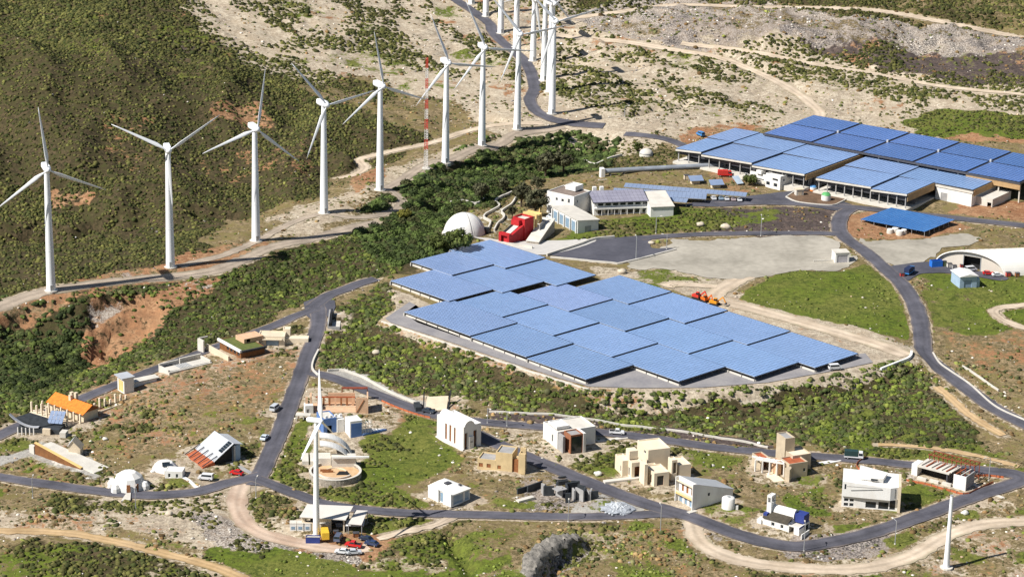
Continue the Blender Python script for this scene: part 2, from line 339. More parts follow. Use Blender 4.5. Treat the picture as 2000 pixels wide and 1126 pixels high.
# gullies and stony banks: polyline, half width, height
CARVE = [([(270,72),(390,80),(470,92)],2.2,1.4),([(290,82),(400,92),(480,104)],2.2,1.4),([(280,58),(400,66),(440,74)],2.2,1.4),([(300,92),(400,103),(470,114)],2.2,1.4),([(1035,1140),(1062,1098),(1130,1066)],4.0,2.8),([(1058,1140),(1092,1100),(1150,1068)],3.0,-3.0),([(868,1035),(900,1080),(925,1130)],2.2,-2.4),
 ([(-40,455),(60,452),(130,462)],8,-7),([(180,443),(260,440)],6,-5),([(390,430),(470,424)],6,-5),([(560,365),(650,340)],4,-2),([(1235,222),(1330,208)],4,-3.5),([(1340,200),(1400,195)],6,2),
 ([(930,232),(1000,240),(1060,238)],2.5,-2.0),([(0,115),(30,120)],5,-2),([(120,205),(180,215)],4,-2),
 ([(1370,72),(1450,70),(1600,75),(1750,72),(1880,82)],12,4.0),([(1060,330),(1110,300),(1180,285)],7,-3.0),([(860,330),(940,320),(1000,330)],9,-2.5),([(40,630),(120,645),(160,690)],14,-6)]
ZC = np.zeros(XX.shape)
for pts, w, h in CARVE:
    q = [Gt(*p)[:2] for p in pts]; xs = [a[0] for a in q]; ys = [a[1] for a in q]
    k = (XX > min(xs)-3*w) & (XX < max(xs)+3*w) & (YY > min(ys)-3*w) & (YY < max(ys)+3*w)
    if k.any():
        d = dpoly(XX[k]+(fbm(XX[k],YY[k],5,2,5)-.5)*w, YY[k]+(fbm(XX[k],YY[k],5,2,8)-.5)*w, q); ZC[k] += h*(1-sstep(0.2*w, 1.5*w, d))
NZ = (fbm(XX, YY, 38, 4, 3)-0.5)*2.6+(fbm(XX, YY, 7, 3, 9)-0.5)*0.9
# folds and gullies on the hillside and in the far broken ground
_hill = polyw(XX, YY, [Gt(*p)[:2] for p in [(-200,60),(300,120),(560,180),(760,240),(620,350),(430,420),(200,425),(-200,440)]], 30)
_rug = np.clip(sstep(1130, 1250, YY), 0, 1)*(.55+.45*sstep(-40, 40, XX))*(1-.9*_hill)*(YY < 1700)
_rdg = 1-np.abs(2*fbm(XX*.9+YY*.35, YY*.45, 42, 4, 41)-1); _rd2 = 1-np.abs(2*fbm(XX, YY*.7, 26, 4, 43)-1)
NZ = NZ+_hill*((_rdg-.6)*13.0)+_rug*((_rd2-.6)*7.0)
ZZ = ZB+(NZ+ZC)*(1-flat)-0.02*flat
def HZ(x, y):      # height of the built ground
    x = np.atleast_1d(np.asarray(x, float)); y = np.atleast_1d(np.asarray(y, float))
    i = np.clip(np.searchsorted(GX, x)-1, 0, len(GX)-2); j = np.clip(np.searchsorted(GY, y)-1, 0, len(GY)-2)
    a = (x-GX[i])/(GX[i+1]-GX[i]); b = (y-GY[j])/(GY[j+1]-GY[j])
    return (ZZ[j,i]*(1-a)+ZZ[j,i+1]*a)*(1-b)+(ZZ[j+1,i]*(1-a)+ZZ[j+1,i+1]*a)*b
def hz(x, y): return float(HZ(x, y)[0])
def G(px, py):     # photo pixel -> point on the built ground
    z = float(Gt(px, py)[2])
    for _ in range(8):
        p = gp(px, py, z); z = 0.5*z+0.5*hz(p[0], p[1])
    return gp(px, py, z)
# ---------------------------------------------------------------- what the ground is made of (land cover, mapped on the ground)
# channels: 0 sand 1 grass 2 scrub soil 3 grey gravel 4 red soil 5 stones 6 dark soil 7 pale concrete
COVER = [
 ([(-150,85),(150,112),(300,130),(450,165),(560,190),(700,230),(800,270),(700,325),(560,395),(430,435),(330,500),(100,552),(-150,600)], 2, 1.0, 10),
 ([(-150,-80),(200,-80),(330,10),(420,60),(560,170),(450,170),(300,130),(-150,95)], 2, .7, 10),
 ([(-150,-80),(200,-40),(330,30),(420,80),(560,180),(450,170),(300,130),(-150,95)], 1, .35, 12),
 ([(330,90),(460,85),(470,105),(340,112)], 6, .5, 6),
 ([(-150,625),(100,590),(330,560),(500,510),(640,452),(800,425),(880,450),(880,490),(780,530),(700,550),(600,588),(450,645),(300,705),(150,765),(-150,860)], 2, .9, 6),
 ([(700,420),(830,335),(950,275),(1100,252),(1190,270),(1180,330),(1000,350),(960,400),(880,410),(860,450),(740,450)], 2, 1.0, 5),
 ([(640,620),(740,560),(760,640),(950,715),(1150,775),(1500,765),(1780,705),(1850,760),(1900,860),(1700,880),(1450,850),(1250,830),(1000,800),(850,780),(720,740),(630,710)], 2, .75, 5),
 ([(640,620),(700,600),(760,650),(950,720),(1150,780),(1250,820),(1000,790),(850,770),(720,735),(640,700)], 1, .3, 6),
 ([(300,-90),(1010,-90),(1100,30),(1140,100),(1250,160),(1330,200),(1250,240),(1000,246),(950,200),(900,170),(830,180),(700,140),(560,140),(430,50)], 0, 1.0, 14),
 ([(420,60),(520,75),(640,120),(600,160),(480,120)], 0, .7, 10),
 ([(1030,45),(1350,90),(1500,100),(1700,150),(2150,205),(2150,262),(1850,262),(1700,232),(1450,245),(1250,262),(1130,130)], 0, .95, 12),
 ([(1090,130),(1180,150),(1250,180),(1330,215),(1230,225),(1150,200)], 2, .6, 10),
 ([(1150,170),(1300,190),(1330,215),(1200,225)], 1, .3, 10),
 ([(1370,150),(1500,165),(1560,200),(1420,225),(1330,205)], 1, .3, 14),
 ([(1600,140),(1800,170),(1700,205),(1560,170)], 1, .3, 14),
 ([(1120,30),(1300,5),(1500,10),(1650,40),(1850,58),(2000,85),(1900,98),(1600,95),(1330,88),(1180,62)], 5, 1.0, 8),
 ([(1250,-60),(2150,-60),(2150,60),(1850,45),(1650,25),(1400,10)], 2, .5, 12),
 ([(1100,-60),(1300,-60),(1290,0),(1180,30),(1120,20)], 2, .8, 10),
 ([(1350,88),(1500,98),(1800,100),(2150,120),(2150,195),(1900,170),(1650,125)], 6, .75, 10),
 ([(1700,105),(2150,115),(2150,170),(1900,150)], 1, .3, 12),
 ([(1810,235),(1900,228),(2150,255),(2150,275),(1850,265)], 1, .95, 6), ([(1810,235),(1900,228),(2150,255),(2150,275),(1850,265)], 2, .6, 6),
 ([(1830,260),(2150,275),(2150,292),(1900,276)], 4, .8, 4),
 ([(1330,262),(1440,240),(1480,250),(1330,290)], 4, .6, 5), ([(1880,400),(2150,395),(2150,430),(1990,428),(1860,412)], 4, .85, 4), ([(1400,330),(1440,325),(1470,370),(1400,372)], 4, .5, 4),
 ([(1400,408),(1520,403),(1635,410),(1612,452),(1385,453)], 6, .95, 4), ([(1380,405),(1480,402),(1450,425),(1370,440)], 1, .5, 8),
 ([(1652,424),(1740,404),(1885,442),(1808,462),(1675,462)], 4, 1.0, 3),
 ([(1480,560),(1560,535),(1660,532),(1700,520),(1770,570),(1795,640),(1785,662),(1650,630),(1560,602),(1470,580)], 1, 1.0, 5),
 ([(1815,530),(1900,545),(2150,545),(2150,640),(1900,645),(1830,625)], 1, .85, 6), ([(1830,640),(1900,650),(2100,660),(2100,720),(1900,700)], 4, .45, 6),
 ([(1160,440),(1330,405),(1430,412),(1390,452),(1250,459),(1150,466),(1090,480),(1120,460)], 1, .65, 5),
 ([(1160,440),(1330,405),(1430,412),(1390,452),(1250,459),(1150,466)], 2, .5, 5),
 ([(1160,345),(1330,335),(1420,345),(1440,372),(1330,358),(1230,352),(1180,372)], 1, .3, 5), ([(1180,270),(1290,265),(1320,290),(1330,330),(1180,345)], 2, .5, 5),
 ([(1140,235),(1260,235),(1310,262),(1240,290),(1190,300),(1190,270)], 0, .85, 5),
 ([(1160,520),(1380,530),(1440,520),(1400,552),(1300,556),(1200,545)], 0, .6, 5), ([(1250,528),(1350,528),(1440,522),(1390,550),(1280,552)], 1, .5, 6),
 ([(1300,553),(1400,562),(1550,598),(1785,685),(1760,700),(1690,700),(1560,640),(1400,600)], 0, .95, 4),
 ([(1300,550),(1480,585),(1690,665),(1640,660),(1500,615),(1380,590)], 4, .35, 4),
 ([(740,628),(790,600),(760,570),(800,585),(840,600),(790,615),(850,640),(1000,690),(1150,745),(1350,750),(1640,712),(1780,684),(1785,700),(1640,740),(1450,772),(1300,785),(1170,780),(1000,725),(850,675)], 0, .9, 3),
 ([(740,628),(850,670),(1000,720),(1170,775),(1300,782),(1290,795),(1150,785),(980,735),(840,690)], 4, .45, 4),
 ([(1440,755),(1640,730),(1760,700),(1740,720),(1600,760),(1460,780)], 0, .9, 4),
 ([(170,755),(300,730),(430,690),(585,690),(545,755),(500,800),(400,865),(280,880),(210,810)], 0, .42, 8), ([(170,755),(300,730),(430,690),(585,690),(545,755),(500,800),(400,865),(280,880),(210,810)], 4, .46, 8),
 ([(420,760),(520,770),(500,830),(380,850)], 2, .4, 8), ([(520,640),(600,640),(580,700),(520,690)], 2, .6, 4),
 ([(0,985),(200,990),(460,980),(470,1010),(520,1060),(400,1060),(250,1015),(80,1025)], 0, .7, 6), ([(150,960),(450,960),(440,985),(150,985)], 2, .6, 4),
 ([(80,1000),(190,1005),(180,1030),(60,1030)], 4, .5, 4), ([(-50,1060),(100,1060),(180,1110),(150,1140),(-50,1140)], 5, .4, 6), ([(380,990),(480,1000),(540,1060),(420,1060)], 5, .6, 6),
 ([(60,1050),(220,1065),(420,1115),(380,1140),(200,1140),(60,1090)], 2, .8, 6), ([(-50,1085),(60,1090),(200,1140),(-50,1140)], 1, .4, 5),
 ([(400,1070),(560,1075),(720,1110),(900,1130),(700,1145),(500,1145)], 1, .8, 6),
 ([(540,840),(612,820),(620,930),(600,955),(525,930)], 1, .9, 4), ([(720,868),(850,885),(870,905),(780,960),(835,992),(640,982),(635,955),(725,930)], 1, .9, 5),
 ([(-50,830),(20,840),(40,875),(-50,890)], 1, .6, 4),
 ([(0,880),(60,900),(200,940),(220,955),(0,925)], 4, .4, 5), ([(200,930),(480,900),(500,925),(380,950),(280,960)], 4, .25, 5),
 ([(960,975),(1040,980),(1040,1000),(960,1000)], 1, 1.0, 4), ([(1120,965),(1250,965),(1260,1003),(1120,1005)], 3, .7, 4), ([(1010,925),(1170,935),(1180,985),(1020,985)], 5, .6, 4),
 ([(620,1040),(760,1050),(720,1085),(600,1070)], 4, .85, 4), ([(505,1050),(600,1068),(690,1090),(640,1105),(520,1080)], 5, .9, 4),
 ([(800,1040),(1000,1030),(1330,1040),(1400,1140),(800,1140)], 2, .4, 12), ([(700,1090),(1000,1040),(1350,1060),(1330,1140),(700,1140)], 1, .36, 14), ([(1150,1030),(1350,1050),(1330,1110),(1180,1110)], 4, .45, 8), ([(1130,1045),(1250,1050),(1240,1100),(1150,1100)], 0, .5, 8),
 ([(1020,1140),(1060,1090),(1140,1065),(1150,1075),(1090,1110),(1060,1140)], 5, 1.0, 3),
 ([(1560,1075),(1700,1045),(1740,1060),(1700,1095),(1560,1095)], 5, .9, 4), ([(1400,1055),(1500,1075),(1500,1090),(1400,1070)], 5, .6, 4),
 ([(1780,1090),(1900,1050),(2100,1050),(2100,1150),(1500,1150),(1600,1125)], 4, .35, 8), ([(1600,1130),(1900,1100),(2100,1100),(2100,1150)], 0, .3, 8),
 ([(1260,870),(1480,890),(1480,940),(1260,900)], 1, .45, 5), ([(1650,860),(1900,870),(2000,910),(1900,900),(1700,885)], 1, .85, 5), ([(1450,810),(1750,800),(1850,830),(1700,860),(1480,840)], 1, .3, 6),
 ([(1400,900),(1480,920),(1640,930),(1640,1010),(1480,1000),(1440,960)], 1, .3, 8), ([(1600,900),(1780,910),(1780,930),(1640,930)], 5, .4, 5),
 ([(980,840),(1080,850),(1060,880),(1000,870)], 0, .6, 3), ([(1040,880),(1150,885),(1150,905),(1080,905)], 0, .7, 3), ([(1150,880),(1230,890),(1200,930),(1130,910)], 1, .6, 5), ([(960,870),(1040,900),(920,930),(900,900)], 0, .4, 4),
 ([(600,760),(740,790),(760,850),(720,870),(600,860),(590,790)], 0, .55, 4), ([(720,790),(830,800),(830,860),(760,860)], 4, .4, 6),
 ([(635,725),(668,722),(705,736),(765,768),(825,795),(822,806),(760,785),(700,758),(650,738)], 3, 1.0, 2), ([(635,725),(668,722),(705,736),(765,768),(825,795)], 6, .35, 2),
 ([(950,808),(1100,818),(1300,840),(1450,862),(1500,876),(1400,868),(1250,848),(1100,832),(960,820)], 6, 1.0, 2.5),
 ([(590,840),(655,830),(700,860),(660,905),(590,900)], 0, .5, 3), ([(220,940),(250,945),(250,965),(225,965)], 7, .8, 2),
 ([(-20,895),(30,890),(80,865),(150,885),(200,905),(190,930),(120,905),(60,885),(0,910)], 3, .8, 3), ([(60,880),(110,885),(200,910),(185,935),(120,905)], 7, .5, 3),
 ([(172,600),(212,580),(262,580),(310,585),(330,600),(320,625),(300,660),(240,690),(180,690),(165,660),(190,630)], 4, .62, 3), ([(200,640),(290,600),(310,640),(250,680),(190,680)], 0, .5, 4), ([(180,600),(240,585),(230,620),(190,640)], 5, .5, 3), ([(290,590),(340,560),(420,545),(330,610),(300,650)], 4, .7, 4),
 ([(0,585),(100,560),(330,515),(480,470),(560,470),(480,500),(330,550),(100,590),(0,620)], 4, .55, 5), ([(340,500),(450,488),(450,522),(350,530)], 4, .85, 4), ([(210,545),(380,535),(400,560),(250,575)], 5, .6, 4),
 ([(480,470),(700,405),(780,370),(880,320),(1000,262),(1080,240),(1010,250),(880,290),(760,335),(640,390)], 0, .6, 6), ([(640,370),(700,330),(760,330),(790,380),(740,400)], 2, .4, 6), ([(690,345),(745,330),(740,350),(690,375)], 4, .7, 3),
 ([(900,395),(960,380),(1000,400),(1000,440),(950,470),(930,460)], 7, .35, 3),
 ([(370,320),(480,310),(480,345),(380,350)], 4, .35, 8), ([(220,240),(290,260),(280,330),(230,300)], 4, .4, 10), ([(430,230),(500,225),(500,250),(430,250)], 4, .6, 6), ([(100,375),(170,385),(160,400),(100,392)], 4, .6, 4), ([(500,290),(620,290),(600,345),(500,335)], 4, .4, 8)]
CV = np.zeros((8,)+XX.shape)
# natural edges wander: the outlines are looked up at noise-shifted places
WX = XX+(fbm(XX, YY, 34, 4, 61)-.5)*26+(fbm(XX, YY, 7, 2, 63)-.5)*6; WY = YY+(fbm(XX, YY, 34, 4, 67)-.5)*34+(fbm(XX, YY, 7, 2, 69)-.5)*8
TIGHT = {3, 7}
for poly, ch, val, bl in COVER:
    w = [Gt(*p)[:2] for p in poly]; near = bl <= 3 or ch in TIGHT; k_ = .25 if near else (.5 if bl <= 5 else 1.0)
    CV[ch] = np.maximum(CV[ch], val*polyw(XX+(WX-XX)*k_, YY+(WY-YY)*k_, w, bl*1.3))
# patches of scrub, bare soil and grass that follow the lie of the land, stretched along it
st = fbm(XX*.8+YY*.45, YY*.55-XX*.2, 16, 4, 71); st2 = fbm(XX*.7+YY*.5, YY*.6-XX*.3, 24, 4, 73); st3 = fbm(XX, YY, 13, 4, 75); st4 = fbm(XX, YY, 21, 4, 77)
fr_ = sstep(1090, 1180, YY); nearv = (1-sstep(760, 830, YY))
CV[2] = np.maximum(CV[2], fr_*.75*sstep(.46, .57, st)*(CV[5] < .6)); CV[1] = np.maximum(CV[1], fr_*.45*sstep(.56, .68, st2)*(CV[0] > .3)); CV[4] = np.maximum(CV[4], fr_*.5*sstep(.60, .72, st4)); CV[6] = np.maximum(CV[6], fr_*.6*sstep(.6, .7, st3)*(CV[5] > .3))
CV[1] = np.maximum(CV[1], nearv*.62*sstep(.52, .66, st3)*(1-CV[0])); CV[2] = np.maximum(CV[2], nearv*.55*sstep(.54, .66, st4)); CV[0] = np.maximum(CV[0], nearv*.5*sstep(.58, .70, st2)); CV[4] = np.maximum(CV[4], nearv*.35*sstep(.60, .72, st))
CV[1] *= .75+.5*sstep(.3, .6, st3); CV[0] *= .8+.35*sstep(.35, .6, st4); CV[5] *= .55+.6*sstep(.4, .6, st2)
# worn pale verges along the roads and dirt along the tracks
verge = (1-sstep(0.2, 2.4, RD))*(RD < 3)
CV[0] = np.maximum(CV[0], 0.62*verge); CV[1] *= 1-0.8*verge; CV[2] *= 1-0.7*verge
far = 1-_c.astype(float); CV[0] = np.maximum(CV[0], far*0.5); CV[2] = np.maximum(CV[2], far*0.5)
def ground_material():
    m = bpy.data.materials.new('ground_cover'); m.use_nodes = True; t = m.node_tree; n = t.nodes; L = t.links
    b = n['Principled BSDF']; b.inputs['Roughness'].default_value = 0.95; b.inputs['Specular IOR Level'].default_value = 0.15
    tc = n.new('ShaderNodeTexCoord'); P = tc.outputs['Object']
    def noise(s, d=5, r=0.55, off=0):
        mp = n.new('ShaderNodeMapping'); mp.inputs['Location'].default_value = (off, off*1.7, 0); L.new(P, mp.inputs[0])
        q = n.new('ShaderNodeTexNoise'); q.inputs['Scale'].default_value = s; q.inputs['Detail'].default_value = d; q.inputs['Roughness'].default_value = r; L.new(mp.outputs[0], q.inputs[0]); return q.outputs[0]
    def math_(op, a, bb, c=None):
        q = n.new('ShaderNodeMath'); q.operation = op
        for i, s in enumerate((a, bb, c)):
            if s is None: continue
            if isinstance(s, (int, float)): q.inputs[i].default_value = s
            else: L.new(s, q.inputs[i])
        return q.outputs[0]
    def ramp(x, a, bb):
        q = n.new('ShaderNodeMapRange'); q.interpolation_type = 'SMOOTHSTEP'; q.inputs[1].default_value = a; q.inputs[2].default_value = bb; L.new(x, q.inputs[0]); return q.outputs[0]
    def mixc(f, a, bb):
        q = n.new('ShaderNodeMix'); q.data_type = 'RGBA'
        if isinstance(f, (int, float)): q.inputs[0].default_value = f
        else: L.new(f, q.inputs[0])
        for i, s in ((6, a), (7, bb)):
            if isinstance(s, tuple): q.inputs[i].default_value = (*s, 1)
            else: L.new(s, q.inputs[i])
        return q.outputs[2]
    big = noise(0.03, 4); mid = noise(0.16, 5, 0.65, 31); fine = noise(0.55, 5, 0.7, 77); grit = noise(1.6, 3, 0.7, 13)
    edge = math_('ADD', math_('MULTIPLY', math_('SUBTRACT', mid, 0.5), 1.3), math_('MULTIPLY', math_('SUBTRACT', fine, 0.5), 1.1))
    fg = math_('ADD', math_('MULTIPLY', fine, 0.6), math_('MULTIPLY', grit, 0.4))
    tone = ramp(fg, 0.40, 0.60); mt = ramp(mid, 0.42, 0.60); bt = ramp(big, 0.4, 0.62)
    base = mixc(tone, mixc(mt, (0.085, 0.07, 0.03), (0.20, 0.14, 0.072)), mixc(mt, (0.32, 0.235, 0.135), (0.165, 0.15, 0.045)))
    ca = n.new('ShaderNodeAttribute'); ca.attribute_name = 'cover_a'; cb = n.new('ShaderNodeAttribute'); cb.attribute_name = 'cover_b'
    sa = n.new('ShaderNodeSeparateColor'); L.new(ca.outputs['Color'], sa.inputs[0]); sb = n.new('ShaderNodeSeparateColor'); L.new(cb.outputs['Color'], sb.inputs[0])
    chan = [sa.outputs[0], sa.outputs[1], sa.outputs[2], ca.outputs['Alpha'], sb.outputs[0], sb.outputs[1], sb.outputs[2], cb.outputs['Alpha']]
    cols = {2: mixc(tone, mixc(mt, (0.03, 0.027, 0.012), (0.06, 0.045, 0.022)), mixc(mt, (0.105, 0.075, 0.04), (0.06, 0.062, 0.02))),
            6: mixc(tone, (0.055, 0.042, 0.038), mixc(mt, (0.10, 0.078, 0.07), (0.15, 0.11, 0.09))),
            0: mixc(tone, mixc(bt, (0.35, 0.28, 0.195), (0.26, 0.21, 0.155)), mixc(mt, (0.57, 0.49, 0.37), (0.45, 0.365, 0.265))),
            4: mixc(tone, mixc(bt, (0.20, 0.09, 0.045), (0.25, 0.14, 0.075)), mixc(mt, (0.40, 0.24, 0.13), (0.35, 0.18, 0.09))),
            3: mixc(tone, (0.30, 0.28, 0.25), mixc(mt, (0.38, 0.36, 0.32), (0.44, 0.41, 0.36))),
            5: mixc(ramp(grit, 0.44, 0.60), mixc(mt, (0.08, 0.07, 0.066), (0.25, 0.20, 0.155)), mixc(bt, (0.50, 0.44, 0.37), (0.36, 0.31, 0.27))),
            1: mixc(tone, mixc(mt, (0.05, 0.07, 0.012), (0.09, 0.10, 0.02)), mixc(bt, (0.125, 0.165, 0.02), (0.17, 0.175, 0.04))),
            7: mixc(tone, (0.55, 0.52, 0.46), (0.66, 0.62, 0.55))}
    c = base
    for ch in (2, 6, 0, 4, 3, 5, 1, 7):
        w = math_('ADD', chan[ch], math_('MULTIPLY', edge, 0.9)); f = ramp(w, 0.42, 0.60)
        f = math_('MULTIPLY', f, ramp(chan[ch], 0.02, 0.25)); c = mixc(f, c, cols[ch])
    L.new(c, b.inputs['Base Color'])
    bp = n.new('ShaderNodeBump'); bp.inputs['Strength'].default_value = 0.8; bp.inputs['Distance'].default_value = 0.5
    L.new(fg, bp.inputs['Height']); L.new(bp.outputs[0], b.inputs['Normal'])
    return m
def np_mesh(name, V, F, m, smooth=False, cols=None):
    """mesh from arrays; F is (n,3) or (n,4); cols: {attribute: (nverts,4)}"""
    me = bpy.data.meshes.new(name); k = F.shape[1]
    me.vertices.add(len(V)); me.vertices.foreach_set('co', np.ascontiguousarray(V, np.float32).ravel())
    me.loops.add(F.size); me.loops.foreach_set('vertex_index', np.ascontiguousarray(F, np.int32).ravel())
    me.polygons.add(len(F)); me.polygons.foreach_set('loop_start', np.arange(0, F.size, k, dtype=np.int32)); me.polygons.foreach_set('loop_total', np.full(len(F), k, np.int32))
    if smooth: me.polygons.foreach_set('use_smooth', np.ones(len(F), bool))
    for a, c in (cols or {}).items():
        at = me.attributes.new(a, 'FLOAT_COLOR', 'POINT'); at.data.foreach_set('color', np.ascontiguousarray(c, np.float32).ravel())
    me.update(calc_edges=True); me.validate(); me.materials.append(m); return me
ny, nx = XX.shape
idx = np.arange(nx*ny).reshape(ny, nx); Fq = np.stack([idx[:-1,:-1], idx[:-1,1:], idx[1:,1:], idx[1:,:-1]], -1).reshape(-1, 4)
ca = np.stack([CV[0], CV[1], CV[2], CV[3]], -1).reshape(-1, 4); cb = np.stack([CV[4], CV[5], CV[6], CV[7]], -1).reshape(-1, 4)
gm = np_mesh('ground', np.stack([XX, YY, ZZ], -1).reshape(-1, 3), Fq, ground_material(), True, {'cover_a': ca, 'cover_b': cb})
ground = bpy.data.objects.new('ground', gm); COL.objects.link(ground); ground['kind'] = 'structure'
# ---------------------------------------------------------------- road, track and yard sheets
RM = {'ASPH': mat('asphalt', (0.055, 0.055, 0.07), 0.85, 0.14, 0.08, rgb2=(0.10, 0.098, 0.118)), 'ASPHL': mat('worn_asphalt', (0.21, 0.20, 0.21), 0.9, 0.2, 0.15, rgb2=(0.31, 0.29, 0.28)),
      'GRAV': mat('grey_gravel', (0.26, 0.235, 0.19), 0.95, 0.1, 0.06, rgb2=(0.44, 0.40, 0.33)), 'PALEC2': mat('pale_paving', (0.45, 0.43, 0.40), 0.9, 0.1, 0.2, rgb2=(0.56, 0.53, 0.49)),
      'DIRT': mat('pale_dirt', (0.45, 0.35, 0.25), 0.95, 0.1, 0.15, rgb2=(0.62, 0.51, 0.39)), 'DIRTG': mat('grey_dirt', (0.27, 0.22, 0.17), 0.95, 0.1, 0.15, rgb2=(0.42, 0.34, 0.26)),
      'DIRTO': mat('ochre_dirt', (0.40, 0.25, 0.11), 0.95, 0.1, 0.2, rgb2=(0.55, 0.38, 0.20)), 'DIRTR': mat('pink_dirt', (0.40, 0.28, 0.20), 0.95, 0.1, 0.15, rgb2=(0.54, 0.42, 0.32))}
for k_, a_ in (('ASPH', ('worn_road_asphalt', (0.062, 0.061, 0.075), (0.108, 0.104, 0.122))), ('DIRT', ('pale_dirt_track', (0.42, 0.33, 0.235), (0.60, 0.49, 0.37))), ('DIRTG', ('grey_dirt_track', (0.26, 0.21, 0.16), (0.42, 0.34, 0.26))), ('DIRTO', ('ochre_dirt_track', (0.38, 0.25, 0.12), (0.54, 0.38, 0.21))), ('DIRTR', ('pink_dirt_track', (0.40, 0.28, 0.20), (0.54, 0.42, 0.32)))):
    RM[k_+'_T'] = mat(a_[0], a_[1], 0.9, 0.1, 0.14, rgb2=a_[2], attr='tint')
def ribbon(name, P, w, m, lift, jitter=0.0, seed=0, wear=None):
    rs = np.random.RandomState(seed); T = np.gradient(P, axis=0); T /= np.linalg.norm(T, axis=1)[:,None]+1e-9; N = np.stack([-T[:,1], T[:,0]], 1)
    K = 13; u = np.linspace(-.5, .5, K); ww = np.full((len(P), K), 1.0)*u*w
    if jitter:
        ww[:,0] -= rs.uniform(-jitter, jitter, len(P)); ww[:,-1] += rs.uniform(-jitter, jitter, len(P))
    Q = P[:,None,:]+N[:,None,:]*ww[:,:,None]; z = HZ(Q[...,0].ravel(), Q[...,1].ravel()).reshape(Q.shape[:2])+lift
    V = np.concatenate([Q, z[...,None]], -1).reshape(-1, 3); i = np.arange(len(P)*K).reshape(-1, K)
    F = np.stack([i[:-1,:-1], i[1:,:-1], i[1:,1:], i[:-1,1:]], -1).reshape(-1, 4)[:, ::-1]
    cols = None
    if wear:   # wheel tracks, dusty edges and repaired patches: real wear of the surface
        a = np.abs(u)[None,:]; n_ = fbm(Q[...,0], Q[...,1], 6, 3, seed); pt = (vnoise(np.arange(len(P))[:,None]/9.0+seed*7, np.sign(u)[None,:]*3+0*Q[...,0], 5) > .72)*1.0
        if wear == 'road':
            l = 1+.16*np.exp(-((a-.24)/.07)**2)-.05*np.exp(-(a/.05)**2)+(n_-.5)*.5-.16*pt; dust = np.clip((a-.40)*6+(n_-.5)*1.2, 0, 1)**1.5
            c_ = np.stack([l*(1-dust)+dust*3.4, l*(1-dust)+dust*2.7, l*(1-dust)+dust*1.7], -1)
        else:
            l = 1+.14*np.exp(-((a-.2)/.07)**2)-.12*np.exp(-(a/.07)**2)+(n_-.5)*.5; g = np.clip((a-.36)*5+(n_-.5)*2.0, 0, 1)
            c_ = np.stack([l*(1-.45*g), l*(1-.42*g), l*(1-.5*g)], -1)
        cols = {'tint': np.concatenate([c_, np.ones(c_.shape[:2]+(1,))], -1).reshape(-1, 4)}
    o = bpy.data.objects.new(name, np_mesh(name, V, F, m, False, cols)); COL.objects.link(o); o['kind'] = 'structure'; return o
for k, (n_, P, w, mk) in enumerate(TRACKW): ribbon(n_, P, w, RM[mk+'_T'], 0.10+0.006*k, 0.6, k, 'track')
for k, (n_, P, w) in enumerate(ROADW): ribbon(n_, P, w, RM['ASPH_T'], 0.22+0.006*k, 0.22, k+50, 'road')
def sheet(name, poly, m, lift, step=4.0):
    bm = bmesh.new(); vs = [bm.verts.new((p[0], p[1], 0)) for p in poly]; bm.faces.new(vs); bmesh.ops.triangulate(bm, faces=bm.faces[:])
    xs = [p[0] for p in poly]; ys = [p[1] for p in poly]
    for a in np.arange(min(xs)+step, max(xs), step): bmesh.ops.bisect_plane(bm, geom=bm.verts[:]+bm.edges[:]+bm.faces[:], plane_co=(a,0,0), plane_no=(1,0,0))
    for a in np.arange(min(ys)+step, max(ys), step): bmesh.ops.bisect_plane(bm, geom=bm.verts[:]+bm.edges[:]+bm.faces[:], plane_co=(0,a,0), plane_no=(0,1,0))
    q = np.array([v.co[:2] for v in bm.verts]); z = HZ(q[:,0], q[:,1])
    for v, zz in zip(bm.verts, z): v.co.z = zz+lift
    bmesh.ops.recalc_face_normals(bm, faces=bm.faces[:])
    me = bpy.data.meshes.new(name); bm.to_mesh(me); bm.free(); me.materials.append(m)
    o = bpy.data.objects.new(name, me); COL.objects.link(o); o['kind'] = 'structure'; return o
for k, (n_, poly, mk) in enumerate(LOTW):
    P = dense([p for p in poly]+[poly[0]], 2.0)[:-1]; P = P+np.random.RandomState(k).uniform(-1, 1, P.shape)*(.9 if mk == 'GRAV' else .15)+((np.stack([fbm(P[:,0], P[:,1], 9, 3, 5), fbm(P[:,0], P[:,1], 9, 3, 6)], 1)-.5)*7 if mk == 'GRAV' else 0)
    sheet(n_, [tuple(q) for q in P] if mk != 'ASPHL' else poly, RM[mk], (0.16 if mk == 'GRAV' else 0.19)+0.004*k)
FOOT = []   # footprints kept free of plants: (polygon, margin)
# ---------------------------------------------------------------- wind turbines
def blade_mesh(Rr, name='blade'):
    prof = [(0.0,.55,.55,0),(0.06,.55,.5,0),(0.14,1.1,.36,8),(0.22,1.55,.30,10),(0.4,1.2,.22,6),(0.65,.85,.14,3),(0.88,.5,.08,1),(1.0,.12,.03,0)]
    mb = MB(); n = 10; vs = []; fs = []
    for t, c, th, tw in prof:
        for i in range(n):
            a = 2*math.pi*i/n; x = c*math.cos(a)*0.5+(c*0.18 if t > .1 else 0); y = th*math.sin(a)*0.5; w = R(tw+12)
            vs.append((x*math.cos(w)-y*math.sin(w), x*math.sin(w)+y*math.cos(w), t*Rr))
    for j in range(len(prof)-1):
        for i in range(n): fs.append((j*n+i, j*n+(i+1)%n, (j+1)*n+(i+1)%n, (j+1)*n+i))
    fs.append(tuple(range((len(prof)-1)*n, len(prof)*n))); mb.add(vs, fs)
    return mb.mesh(name, TURB, True)
